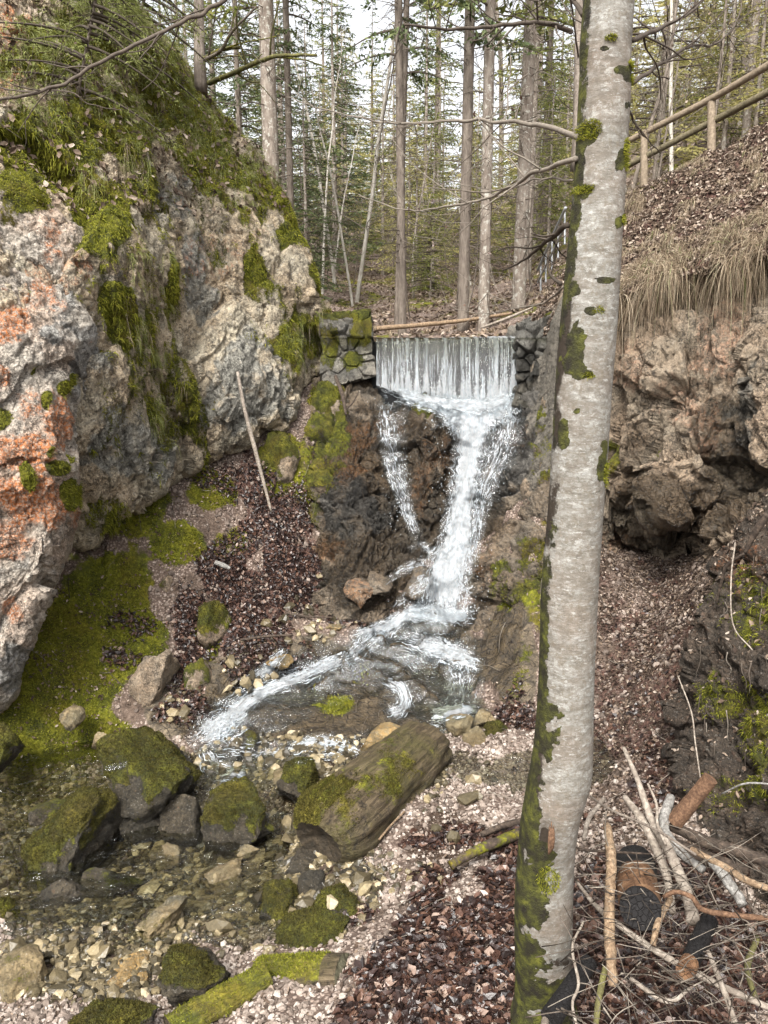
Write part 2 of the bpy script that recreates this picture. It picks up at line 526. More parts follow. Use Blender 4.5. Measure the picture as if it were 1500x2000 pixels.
M['leaf'] = mat_vary('fallen_beech_leaf', [(0, (0.016, 0.010, 0.009)), (0.4, (0.040, 0.021, 0.017)), (0.68, (0.085, 0.043, 0.030)), (0.9, (0.17, 0.095, 0.065)), (1, (0.34, 0.25, 0.20))], 0.35, 0.5, 40, 0.002, 0.1)
M['leaf_pale'] = mat_vary('dry_pale_leaf', [(0, (0.045, 0.030, 0.022)), (0.35, (0.12, 0.083, 0.060)), (0.7, (0.25, 0.185, 0.135)), (1, (0.47, 0.39, 0.32))], 0.75, 0.2, 40, 0.002, 0.1)
M['pebble'] = mat_vary('limestone_gravel', [(0, (0.11, 0.085, 0.07)), (0.3, (0.21, 0.165, 0.135)), (0.65, (0.31, 0.25, 0.21)), (1, (0.48, 0.42, 0.37))], 0.8, 0.25, 90, 0.003)
M['wet_pebble'] = mat_vary('wet_stream_stones', [(0, (0.035, 0.029, 0.018)), (0.35, (0.10, 0.08, 0.045)), (0.65, (0.19, 0.15, 0.085)), (0.9, (0.30, 0.24, 0.14)), (1, (0.48, 0.40, 0.27))], 0.35, 0.5, 60, 0.003)
M['moss_tuft'] = mat_vary('moss_fronds', [(0, (0.10, 0.115, 0.015)), (0.5, (0.27, 0.28, 0.032)), (1, (0.46, 0.44, 0.07))], 0.8, 0.15, 30, 0.001, 0.5)
M['moss_dark'] = mat_vary('olive_moss_fronds', [(0, (0.03, 0.027, 0.009)), (0.5, (0.082, 0.072, 0.017)), (1, (0.17, 0.145, 0.028))], 0.8, 0.15, 30, 0.001, 0.3)
M['green_grass'] = mat_vary('green_grass_blades', [(0, (0.15, 0.17, 0.045)), (0.5, (0.28, 0.31, 0.09)), (1, (0.42, 0.43, 0.18))], 0.7, 0.25, 30, 0.001, 0.35)
M['dry_grass'] = mat_vary('dry_hanging_grass', [(0, (0.10, 0.075, 0.05)), (0.4, (0.27, 0.20, 0.135)), (0.75, (0.43, 0.34, 0.235)), (0.92, (0.55, 0.46, 0.34)), (1, (0.20, 0.24, 0.08))], 0.75, 0.2, 30, 0.001, 0.3)
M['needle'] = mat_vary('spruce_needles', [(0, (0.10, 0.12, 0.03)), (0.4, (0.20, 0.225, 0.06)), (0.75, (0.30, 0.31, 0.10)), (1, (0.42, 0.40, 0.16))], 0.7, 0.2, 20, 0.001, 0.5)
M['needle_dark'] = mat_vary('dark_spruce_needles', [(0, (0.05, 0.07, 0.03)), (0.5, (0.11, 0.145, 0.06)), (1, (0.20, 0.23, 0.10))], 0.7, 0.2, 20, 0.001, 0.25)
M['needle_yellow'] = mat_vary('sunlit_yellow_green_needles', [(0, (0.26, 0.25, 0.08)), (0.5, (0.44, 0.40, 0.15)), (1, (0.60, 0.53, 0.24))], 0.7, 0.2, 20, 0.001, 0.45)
M['twig'] = mat_vary('grey_brown_twig', [(0, (0.035, 0.027, 0.02)), (0.5, (0.11, 0.088, 0.07)), (1, (0.28, 0.245, 0.20))], 0.85, 0.2, 50, 0.002)


def mat_bark(name, c1, c2, c3, moss=0.0, sc=1.0, vert=(1, 1, 0.25), bd=0.01, pale=None):
    n = NT(name)
    mo, a, b, c_, _ = n.attr()
    st = n.mapv(vert)
    n1 = n.noise(18 * sc, 6, 0.65, st); n2 = n.noise(5 * sc, 4, 0.6)
    c = n.ramp(n1, [(0.3, c1), (0.5, c2), (0.7, c3)])
    c = n.mix(n.rng(n2, 0.4, 0.7, 0.0, 0.5), c, c1)
    if pale:
        c = n.mix(n.rng(n.noise(12 * sc, 5, 0.7), 0.54, 0.62), c, pale)
    mf = n.rng(n.m_('ADD', mo, n.m_('MULTIPLY', n.m_('SUBTRACT', n.noise(14, 5, 0.7), 0.5), 1.5)), 0.42, 0.62)
    c = n.mix(mf, c, moss_col(n))
    h = n.m_('ADD', n1, n.m_('MULTIPLY', n.noise(80 * sc, 3, 0.7, st), 0.4))
    return n.surf(n.pbr(c, 0.85, n.bump(h, bd), 0.25))


M['spruce_bark'] = mat_bark('spruce_bark', (0.13, 0.10, 0.08), (0.24, 0.20, 0.165), (0.36, 0.315, 0.265), sc=1.2, bd=0.02, pale=(0.42, 0.40, 0.35))
M['brown_bark'] = mat_bark('brown_bark', (0.085, 0.068, 0.055), (0.165, 0.135, 0.11), (0.26, 0.22, 0.18), sc=1.2, bd=0.02)
M['pale_bark'] = mat_bark('pale_sapling_bark', (0.26, 0.23, 0.19), (0.42, 0.39, 0.34), (0.56, 0.53, 0.48), sc=1.5, bd=0.006)
M['grey_stick'] = mat_bark('weathered_grey_stick', (0.12, 0.095, 0.075), (0.26, 0.22, 0.18), (0.42, 0.37, 0.31), sc=3, bd=0.003, vert=(1, 1, 1))
M['tan_stick'] = mat_bark('peeled_tan_stick', (0.10, 0.065, 0.04), (0.25, 0.17, 0.105), (0.40, 0.30, 0.20), sc=5, bd=0.006, vert=(1, 1, 0.4), pale=(0.16, 0.12, 0.08))
M['birch_stick'] = mat_bark('pale_birch_stick', (0.07, 0.062, 0.055), (0.19, 0.18, 0.165), (0.36, 0.345, 0.32), sc=5, bd=0.002, vert=(1, 1, 1))
M['dark_stick'] = mat_bark('dark_wet_stick', (0.02, 0.015, 0.012), (0.055, 0.04, 0.03), (0.13, 0.095, 0.07), sc=3, bd=0.003, vert=(1, 1, 1))
M['orange_wood'] = mat_bark('orange_split_wood', (0.05, 0.027, 0.017), (0.12, 0.066, 0.038), (0.21, 0.125, 0.075), sc=6, bd=0.003, vert=(1, 1, 1))
M['rail_wood'] = mat_bark('weathered_rail_wood', (0.12, 0.095, 0.065), (0.20, 0.155, 0.11), (0.29, 0.235, 0.17), sc=2, bd=0.004, vert=(1, 1, 1))
M['rail_dark'] = mat_bark('mossy_rail_wood', (0.06, 0.05, 0.03), (0.12, 0.10, 0.06), (0.20, 0.17, 0.11), sc=2, bd=0.004, vert=(1, 1, 1))


def mat_char():
    n = NT('charred_wood')
    r, g, b, a, _ = n.attr()          # r: how charred
    n1 = n.noise(24, 5, 0.6)
    w = n.ramp(n1, [(0.3, (0.06, 0.03, 0.016)), (0.5, (0.15, 0.078, 0.04)), (0.7, (0.26, 0.15, 0.08))])
    k = n.rng(n.m_('ADD', r, n.m_('MULTIPLY', n.m_('SUBTRACT', n1, 0.5), 0.9)), 0.35, 0.6)
    c = n.mix(k, w, (0.008, 0.007, 0.007))
    cr = n.voro(55, 'DISTANCE_TO_EDGE')
    return n.surf(n.pbr(c, 0.75, n.bump(n.m_('ADD', n.rng(cr, 0.0, 0.12), n1), 0.003), 0.3))


M['char'] = mat_char()


def mat_log():
    """Old wet log: grain runs along local X of the log (texture follows object space)."""
    n = NT('rotten_log_wood')
    mo, cu, b, a, _ = n.attr()
    st = n.mapv((6.0, 42, 42), vec=n.co)
    g1 = n.noise(1.0, 6, 0.7, st, dist=0.4); n2 = n.noise(4, 5, 0.6)
    c = n.ramp(g1, [(0.28, (0.018, 0.012, 0.007)), (0.46, (0.065, 0.046, 0.026)), (0.6, (0.135, 0.10, 0.058)), (0.76, (0.25, 0.195, 0.125))])
    c = n.mix(n.rng(n2, 0.35, 0.7, 0.0, 0.75), c, (0.075, 0.065, 0.02))
    c = n.mix(n.rng(n.noise(28, 5, 0.75), 0.48, 0.36, 0, 0.8), c, (0.016, 0.012, 0.008))
    mf = n.rng(n.m_('ADD', mo, n.m_('MULTIPLY', n.m_('SUBTRACT', n.noise(12, 6, 0.75), 0.5), 1.7)), 0.42, 0.66)
    c = n.mix(mf, c, moss_col(n))
    h = n.m_('ADD', g1, n.m_('MULTIPLY', n.noise(60, 4, 0.7), 0.3))
    return n.surf(n.pbr(c, 0.6, n.bump(h, 0.03), 0.4))


M['log'] = mat_log()


def mat_beech():
    """Smooth pale beech bark: horizontal marks, lichen blotches, moss by mk.r, dark bare wounds by mk.g."""
    n = NT('beech_bark')
    mo, wo, b, a, _ = n.attr()
    sm = n.noise(11, 5, 0.7, n.mapv((1, 1, 2.2)))
    hz = n.mapv((1, 1, 3.2)); n1 = n.noise(14, 7, 0.78, hz)
    n2 = n.noise(5, 5, 0.65); n3 = n.noise(30, 5, 0.75)
    c = n.ramp(n1, [(0.30, (0.075, 0.066, 0.055)), (0.42, (0.15, 0.14, 0.12)), (0.54, (0.225, 0.217, 0.195)), (0.68, (0.315, 0.315, 0.298))])
    c = n.mix(n.rng(n2, 0.42, 0.66, 0.0, 0.7), c, (0.17, 0.13, 0.10))
    c = n.mix(n.rng(n.noise(60, 4, 0.75), 0.48, 0.62, 0.0, 0.6), c, (0.13, 0.105, 0.075))
    c = n.mix(n.rng(n.noise(20, 6, 0.75), 0.54, 0.68, 0, 0.5), c, (0.44, 0.45, 0.42))
    c = n.mix(n.rng(n3, 0.40, 0.30, 0.0, 0.7), c, (0.07, 0.065, 0.045))
    c = n.mix(n.rng(sm, 0.5, 0.62, 0.0, 0.65), c, (0.14, 0.12, 0.098))
    c = n.mix(n.rng(n.noise(42, 6, 0.8), 0.47, 0.60, 0.0, 0.55), c, (0.105, 0.09, 0.072))
    c = n.mix(n.rng(n.noise(1.0, 3, 0.7, n.mapv((28, 28, 190))), 0.60, 0.68, 0.0, 0.6), c, (0.09, 0.075, 0.06))
    c = n.mix(n.rng(n.noise(33, 5, 0.8, n.mapv((1, 1, 2.5))), 0.56, 0.64, 0.0, 0.5), c, (0.42, 0.42, 0.395))
    ln = n.mapv((2, 2, 60)); c = n.mix(n.rng(n.noise(2.2, 3, 0.6, ln), 0.62, 0.70, 0, 0.35), c, (0.13, 0.11, 0.085))
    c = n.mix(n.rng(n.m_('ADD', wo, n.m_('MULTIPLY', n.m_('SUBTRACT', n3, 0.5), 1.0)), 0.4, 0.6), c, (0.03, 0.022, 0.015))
    mf = n.rng(n.m_('ADD', mo, n.m_('MULTIPLY', n.m_('SUBTRACT', n.noise(16, 6, 0.75), 0.5), 1.9)), 0.46, 0.58)
    mc = n.ramp(n.noise(22, 4, 0.6), [(0.34, (0.014, 0.011, 0.006)), (0.48, (0.028, 0.027, 0.007)), (0.60, (0.062, 0.064, 0.010)), (0.74, (0.13, 0.13, 0.018))])
    c = n.mix(mf, c, mc)
    h = n.m_('ADD', n.m_('MULTIPLY', n1, 0.6), n.m_('MULTIPLY', n3, 0.5))
    h = n.m_('ADD', h, n.m_('MULTIPLY', mf, n.m_('MULTIPLY', n.noise(150, 3, 0.7), 1.5)))
    return n.surf(n.pbr(c, 0.75, n.bump(h, 0.006), 0.3))


M['beech'] = mat_beech()


def mat_white_water():
    """Falling water: mk.r = how full and white the flow is, streaks run along UV.y."""
    n = NT('white_water')
    full, sof, b, a, _ = n.attr()
    uv = n.uv()
    s1 = n.noise(1.0, 5, 0.7, n.mapv((26, 3.2, 1), vec=uv), dist=0.3)
    s2 = n.noise(1.0, 4, 0.75, n.mapv((110, 34, 1), vec=uv), dist=0.5)
    s3 = n.noise(1.0, 5, 0.8, n.mapv((60, 26, 1), vec=uv), dist=1.2)
    x = n.m_('ADD', n.m_('MULTIPLY', s1, 0.7), n.m_('MULTIPLY', s2, 0.6))
    x = n.m_('ADD', x, n.m_('MULTIPLY', n.m_('SUBTRACT', full, 0.5), 1.0))
    al = n.m_('MULTIPLY', n.rng(x, 0.84, 1.04), n.rng(full, 0.0, 0.2))
    col = n.ramp(s3, [(0.28, (0.18, 0.22, 0.26)), (0.37, (0.48, 0.54, 0.59)), (0.46, (0.76, 0.80, 0.83)), (0.56, (0.92, 0.93, 0.94))])
    d = n.pbr(col, 0.35, n.bump(n.m_('ADD', x, s3), 0.05), 0.4)
    t = n.new('ShaderNodeBsdfTranslucent'); n.link(col, t.inputs[0])
    m1 = n.new('ShaderNodeMixShader'); m1.inputs[0].default_value = 0.3
    n.link(d, m1.inputs[1]); n.link(t.outputs[0], m1.inputs[2])
    # between the white threads a clear wet film
    tr = n.new('ShaderNodeBsdfTransparent'); tr.inputs[0].default_value = (0.93, 0.95, 0.96, 1)
    gl = n.new('ShaderNodeBsdfGlossy'); gl.inputs['Roughness'].default_value = 0.12
    n.link(n.bump(n.m_('ADD', s1, n.m_('MULTIPLY', s2, 0.5)), 0.02), gl.inputs['Normal'])
    m2 = n.new('ShaderNodeMixShader')
    n.link(n.m_('MULTIPLY', n.rng(full, 0.0, 0.7, 0.05, 1.0), 0.20), m2.inputs[0])
    n.link(tr.outputs[0], m2.inputs[1]); n.link(gl.outputs[0], m2.inputs[2])
    m3 = n.new('ShaderNodeMixShader'); n.link(al, m3.inputs[0])
    n.link(m2.outputs[0], m3.inputs[1]); n.link(m1.outputs[0], m3.inputs[2])
    return n.surf(m3.outputs[0])


def mat_water():
    n = NT('clear_stream_water')
    fr = n.new('ShaderNodeFresnel'); fr.inputs['IOR'].default_value = 1.33
    rp = n.noise(9, 4, 0.6, n.mapv((1, 1, 1)), dist=1.2)
    rp2 = n.noise(40, 3, 0.6)
    b = n.bump(n.m_('ADD', rp, n.m_('MULTIPLY', rp2, 0.3)), 0.035)
    n.link(b, fr.inputs['Normal'])
    tr = n.new('ShaderNodeBsdfTransparent'); tr.inputs[0].default_value = (0.86, 0.87, 0.76, 1)
    gl = n.new('ShaderNodeBsdfGlossy'); gl.inputs['Roughness'].default_value = 0.04
    n.link(b, gl.inputs['Normal'])
    m2 = n.new('ShaderNodeMixShader'); n.link(n.m_('MULTIPLY', fr.outputs[0], 2.6, clamp=True), m2.inputs[0])
    n.link(tr.outputs[0], m2.inputs[1]); n.link(gl.outputs[0], m2.inputs[2])
    return n.surf(m2.outputs[0])


M['white_water'] = mat_white_water()
M['water'] = mat_water()
n_ = NT('galvanised_metal'); M['metal'] = n_.surf(n_.pbr((0.32, 0.33, 0.34), 0.5, None, 0.5, Metallic=0.3))
# ---------------------------------------------------------------- ground: one sheet
_gc = [  # (u, v, depth) readings of the ground
    (1050, 2000, 2.8), (1500, 2000, 2.7), (200, 1950, 3.14), (0, 1750, 3.87), (700, 1990, 2.85), (450, 1990, 2.95),
    (60, 1990, 3.0), (100, 1570, 4.95), (20, 1620, 4.6), (190, 1620, 4.55),
    (100, 1490, 5.15), (0, 1545, 4.9), (300, 1405, 5.4), (165, 1040, 6.15), (370, 900, 6.9), (480, 1000, 6.75), (530, 1080, 6.6),
    (600, 1180, 6.5), (430, 1280, 6.0), (400, 1380, 5.5), (620, 770, 7.6), (560, 880, 7.2), (700, 745, 7.75),
    (200, 1250, 5.75), (300, 1150, 6.15), (330, 1000, 6.4), (80, 1300, 5.45), (0, 1200, 5.6), (0, 1400, 5.2), (440, 1160, 6.35), (640, 1000, 7.0),
    (700, 1180, 6.65), (830, 1205, 6.65), (930, 1225, 6.55), (760, 1270, 6.25), (870, 1280, 6.05), (680, 1300, 5.95), (560, 1300, 5.95),
    (640, 1380, 5.50), (760, 1370, 5.55), (640, 1440, 5.15), (480, 1400, 5.4), (520, 1340, 5.75), (860, 1340, 5.75), (890, 1390, 5.45), (790, 1400, 5.4),
    (400, 1460, 5.15), (520, 1490, 5.02), (700, 1480, 4.98), (820, 1470, 4.95),
    (940, 1400, 5.35), (1000, 1300, 5.65), (1000, 1200, 6.1), (1050, 1000, 6.6), (1000, 1440, 5.0), (1070, 1200, 5.9),
    (1150, 1500, 4.7), (1250, 1400, 4.9), (1300, 1200, 5.6), (1200, 1150, 6.1), (1250, 1110, 6.7), (1400, 1085, 5.65), (1500, 1000, 5.05),
    (1350, 1500, 4.2), (1450, 1700, 3.5), (1250, 1700, 3.5), (900, 1500, 4.8), (900, 1700, 3.78), (800, 1850, 3.2), (1000, 1600, 4.15),
    (600, 1900, 3.18), (300, 1700, 4.16), (500, 1620, 4.5), (500, 1560, 4.75), (500, 1750, 3.85), (250, 1800, 3.72), (120, 1850, 3.5), (120, 1720, 4.1), (400, 1850, 3.45),
    (640, 1700, 3.95), (700, 1600, 4.2), (1150, 1850, 3.15), (1600, 1400, 4.0), (1700, 1100, 4.4),
]
_gp = [tuple(P(*c)) for c in _gc] + [
    (-1.5, 1.6, -0.05), (0, 1.6, 0.05), (1.6, 1.6, 0.1), (0, 0, 0.1), (-3, 0, 0.0), (3, 0, 0.3), (-4, 3.5, -0.1), (-4.5, 5.2, 0.9), (-4.5, 7, 3.0),
    (4, 3, 1.6), (4.5, 5, 2.6), (4.5, 7, 2.8), (3, 7, 0.9), (2.2, 7.6, 0.9), (1.5, 8.2, 1.2), (-2.6, 8, 2.6), (-1.4, 8.2, 2.2), (0.3, 8.4, 1.6), (-0.4, 8.4, 1.9)]
_front = tps(_gp, 2e-5)


def softplus(x, k=0.6):
    return k * np.logaddexp(0, x / k)


def _back(x, y):
    c = np.interp(y, [7.5, 8, 10, 12, 16, 22, 30, 45, 80, 200, 400], [2.15, 2.2, 2.38, 2.62, 3.1, 4.0, 5.6, 8.8, 15.5, 34, 60])
    far = np.clip((y - 8) / 30, 0, 1)
    r = 0.80 * softplus(x - 2.0 - 0.075 * (y - 8)) * (1 - 0.35 * far)
    l = 0.75 * softplus(-x - 1.6 - 0.10 * (y - 8)) * (1 - 0.5 * far)
    cap = 60
    return c + cap * (1 - np.exp(-(r + l) / cap))


def ground_z(x, y, detail=True):
    x = np.asarray(x, float); y = np.asarray(y, float)
    yc = np.minimum(y, 9.0); xc = np.clip(x, -5.5, 5.5)
    f = np.clip(_front(xc, np.maximum(yc, -0.5)), -0.6, 4.0)
    b = _back(x, y)
    t = sstep(7.85, 8.25, y)
    z = f * (1 - t) + b * t
    if detail:
        p = np.stack([x, y, np.zeros_like(x)], -1)
        near = 1 - sstep(9, 14, y)
        z = z + near * (0.035 * fbm(p, 2.2, 4, seed=1) + 0.008 * fbm(p, 14, 3, seed=2)) + (1 - near) * 0.30 * fbm(p, 0.35, 5, seed=3)
        slab = sstep(5.0, 5.4, y) * (1 - sstep(6.5, 7, y)) * sstep(-1.6, -1.2, x) * (1 - sstep(0.7, 1.0, x))
        hh, cr = facets(p * np.array([1, 1.6, 1]), 2.3, 4)
        z = z + slab * (0.12 * hh - 0.05 * (1 - sstep(0, 0.18, cr)) + 0.03 * facets(p, 6.5, 14)[0] + 0.012 * fbm(p, 12, 3, seed=15))
        rbk = sstep(0.75, 0.95, x) * (1 - sstep(1.35, 1.6, x)) * sstep(4.9, 5.3, y) * (1 - sstep(6.9, 7.3, y))
        z = z + rbk * (0.13 * facets(p, 3.4, 19)[0] + 0.06 * facets(p, 8.0, 20)[0])
        scree = sstep(5.2, 6, y) * (1 - slab) * near
        hh2, cr2 = facets(p, 5.5, 9)
        z = z + scree * 0.035 * hh2
    z = z - 0.75 * sstep(6.68, 6.85, y) * (1 - sstep(7.95, 8.15, y)) * sstep(-0.75, -0.45, x) * (1 - sstep(1.35, 1.6, x))
    return z


def axis(lo, hi, step, g, far):
    a = list(np.arange(lo, hi, step)); s = step
    while a[-1] < far: s *= g; a.append(a[-1] + s)
    return a


_xp = axis(0, 4.6, 0.026, 1.10, 190)
GX = np.array([-q for q in _xp[:0:-1]] + _xp)
GY = np.array([-12, -6, -3, -1.5, -0.7, 0, 0.5] + axis(0.8, 8.8, 0.026, 1.045, 330))
X2, Y2 = np.meshgrid(GX, GY)
GZ = ground_z(X2, Y2)
GV = np.stack([X2, Y2, GZ], -1)
gu, gv, gd = UV(GV)
_vis = (Y2 > 0.8) & (Y2 < 9.5)
nzg = fbm(GV, 3.0, 4, seed=21)
moss_b = [(190, 1190, 110, 170, 15), (110, 1330, 130, 150), (290, 1260, 50, 90, -20, 0.9), (350, 1060, 60, 60), (420, 960, 50, 60, -30, 0.8), (250, 1000, 90, 60, 0, 1.0),
          (545, 910, 50, 75, 0, 1.0), (640, 800, 45, 60, 0, 1.0), (410, 1240, 32, 65, 0, 0.85), (60, 1450, 120, 60), (170, 1440, 110, 50), (600, 930, 40, 80, 0, 0.7),
          (655, 1375, 60, 28, 0, 0.8), (1060, 1150, 50, 160, 0, 0.55), (980, 1130, 30, 90, 0, 0.5), (1020, 1300, 30, 110, 0, 0.4), (700, 1320, 60, 20, 0, 0.4), (450, 1060, 40, 40, 0, 0.6), (590, 1470, 60, 20, 0, 0.3)]
litter_b = [(1270, 1340, 150, 290, 0, 0.55), (470, 1150, 110, 120), (560, 1130, 130, 90), (380, 1210, 45, 120), (500, 1250, 110, 70), (650, 1160, 100, 60), (350, 1340, 60, 80, 0, 0.6), (480, 930, 90, 50, 0, 0.7), (260, 1230, 60, 25, 20, 0.55), (240, 1290, 60, 20, 20, 0.5),
            (900, 1900, 230, 170), (1020, 1800, 130, 160, 0, 0.8), (1300, 1950, 400, 130), (1000, 1400, 60, 50, 0, 0.6), (830, 1640, 130, 30, -10, 0.6), (1350, 1800, 300, 130, 0, 0.7), (560, 1000, 80, 60, 0, 0.7)]
rock_b = [(1000, 1270, 62, 150, -8, 0.9), (975, 1130, 40, 90), (640, 1350, 330, 130), (820, 1290, 160, 110), (560, 1320, 130, 70), (330, 1370, 60, 90, 0, 0.8), (460, 1380, 120, 70)]
wet_b = [(985, 1250, 50, 160, 0, 0.8), (640, 1380, 330, 150), (820, 1290, 160, 110), (100, 1600, 260, 90), (350, 1680, 330, 110), (560, 1520, 330, 70), (130, 1870, 180, 70, 0, 0.8), (850, 1500, 120, 60, 0, 0.8), (600, 1760, 150, 60, 0, 0.8),
         (860, 1640, 140, 60, 0, 0.7), (620, 1160, 90, 60, 0, 0.5), (1150, 1900, 400, 130, 0, 0.5)]
nzb = nzg * 1.0
mk_g = np.zeros(GZ.shape + (4,))
mk_g[..., 0] = blobs(gu, gv, moss_b, nz=nzb) * _vis
mk_g[..., 1] = blobs(gu, gv, litter_b, nz=nzb, namp=0.65) * _vis
mk_g[..., 2] = blobs(gu, gv, rock_b, nz=nzb, namp=0.2) * _vis
mk_g[..., 3] = blobs(gu, gv, wet_b, nz=nzb) * _vis
backm = sstep(8.0, 8.6, Y2)
mk_g[..., 1] = np.maximum(mk_g[..., 1], backm * (0.15 + 0.4 * fbm(GV, 0.7, 3, seed=5)))
mk_g[..., 0] = np.maximum(mk_g[..., 0], backm * (0.38 + 0.5 * fbm(GV, 0.9, 3, seed=6)))
ground = mesh_np('ground', GV.reshape(-1, 3), grid_faces(*GZ.shape)[:, ::-1], mat=M['ground'], attrs={'mk': mk_g.reshape(-1, 4)})
tag(ground, 'forest floor and gully sides of gravel, moss and leaf litter', kind='structure')

# ---------------------------------------------------------------- relief rocks


class Relief:
    """Rock body: a curved face through depth readings, with sides that turn away behind it, then broken up along its normals."""
    def __init__(s, name, mode, e0, e1, span, pts, n0, n1, mat, wrap=(1, 1, 1, 1), wd=1.2, jag=10, disp=None, seed=0, masks=None, label=None, lock=0.0):
        # mode 'rows': e0/e1 = left/right edge [(v, u)], span=(v0, v1); 'cols': e0/e1 = top/bottom edge [(u, v)], span=(u0, u1)
        k = 14
        wn_ = [k if w_ else 0 for w_ in wrap]      # start0, end0 (along span), start1, end1 (across)
        t = np.linspace(0, 1, n0); c = np.linspace(0, 1, n1)
        T = np.concatenate([np.zeros(wn_[0]), t, np.ones(wn_[1])])
        C = np.concatenate([np.zeros(wn_[2]), c, np.ones(wn_[3])])
        wt = np.concatenate([np.linspace(1, 1 / k, wn_[0]) if wn_[0] else [], np.zeros(n0), np.linspace(1 / k, 1, wn_[1]) if wn_[1] else []])
        wc = np.concatenate([np.linspace(1, 1 / k, wn_[2]) if wn_[2] else [], np.zeros(n1), np.linspace(1 / k, 1, wn_[3]) if wn_[3] else []])
        TT, CC = np.meshgrid(T, C, indexing='ij'); WT, WC = np.meshgrid(wt, wc, indexing='ij')
        e0 = np.array(e0, float); e1 = np.array(e1, float)
        a = span[0] + TT * (span[1] - span[0])
        nz = perlin(np.stack([a / 38.0, 0 * a + seed, 0 * a], -1)) + 0.6 * perlin(np.stack([a / 14.0, 0 * a + seed + 9, 0 * a], -1))
        nz2 = perlin(np.stack([a / 38.0, 0 * a + seed + 30, 0 * a], -1)) + 0.6 * perlin(np.stack([a / 14.0, 0 * a + seed + 39, 0 * a], -1))
        lo = np.interp(a, e0[:, 0], e0[:, 1]) + jag * nz
        hi = np.interp(a, e1[:, 0], e1[:, 1]) + jag * nz2
        b = lo + CC * (hi - lo)
        u, v = (b, a) if mode == 'rows' else (a, b)
        f = tps([(p[0], p[1], p[2]) for p in pts], 1e-4)
        d = f(u, v)
        # round the rims and carry the sides back
        W = np.sqrt(WT ** 2 + WC ** 2)
        rim = 0.0
        for X, w_, flip in ((TT, wrap[0], 0), (TT, wrap[1], 1), (CC, wrap[2], 0), (CC, wrap[3], 1)):
            if w_:
                e = 1 - (1 - X if flip else X) / 0.10
                rim = rim + 0.16 * w_ * np.where(e > 0, 1 - np.sqrt(np.maximum(1 - np.clip(e, 0, 1) ** 2, 0)), 0)
        d = d + rim + wd * W
        G = P(u, v, d)
        N = grid_normals(G)
        toc = np.array([0, 0, EYE]) - G
        if (N * toc).sum(-1).mean() < 0: N = -N; s.flip = True
        else: s.flip = False
        if disp is not None:
            fade = 1 - np.clip(W * 1.2, 0, 0.7)
            G = G + N * (disp(G, u, v) * fade)[..., None]
        s.G = G; s.u, s.v = u, v
        s.N = grid_normals(G)
        if s.flip: s.N = -s.N
        s.mk = np.zeros(G.shape[:2] + (4,))
        s.W = W
        s.nz = fbm(G, 2.5, 4, seed=seed + 60)
        if masks: 
            for i_, m_ in enumerate(masks):
                if m_: s.mk[..., i_] = blobs(u, v, m_, nz=s.nz, namp=0.55)
        s.name, s.mat, s.label = name, mat, label
    def build(s):
        q = grid_faces(*s.G.shape[:2])
        if not s.flip: pass
        n = s.N[0, 0]
        # face winding must follow the outward normal
        G = s.G; a = G[G.shape[0] // 2, G.shape[1] // 2]; b = G[G.shape[0] // 2 + 1, G.shape[1] // 2]; c = G[G.shape[0] // 2 + 1, G.shape[1] // 2 + 1]
        if np.dot(np.cross(b - a, c - a), s.N[G.shape[0] // 2, G.shape[1] // 2]) < 0: q = q[:, ::-1]
        o = mesh_np(s.name, G.reshape(-1, 3), q, mat=s.mat, attrs={'mk': s.mk.reshape(-1, 4)})
        tag(o, s.label, kind='structure')
        s.o = o
        return o


def rock_disp(sc1, a1, sc2, a2, ridge, asq=(1, 1, 1), seed=0, crack=0.05, big=0.1):
    asq = np.array(asq)
    def f(G, u, v):
        wgt = G * asq
        wq = wgt + 0.12 * np.stack([perlin(wgt * 2 + 3), perlin(wgt * 2 + 40), perlin(wgt * 2 + 80)], -1)
        h1, c1 = facets(wq, sc1, seed)
        h2, c2 = facets(wq, sc2, seed + 3)
        h3, c3 = facets(wq, sc2 * 2.4, seed + 6)
        return (a2 * 0.42 * h3 - crack * 0.15 * (1 - sstep(0, 0.2, c3)) + big * fbm(wgt, 0.8, 3, seed=seed) + a1 * h1 - crack * (1 - sstep(0, 0.16, c1)) + a2 * h2 - crack * 0.35 * (1 - sstep(0, 0.2, c2))
                + ridge * ridged(wgt, 5.0, 4, seed + 5) + ridge * 0.5 * fbm(wgt, 22, 3, seed=seed + 7))
    return f


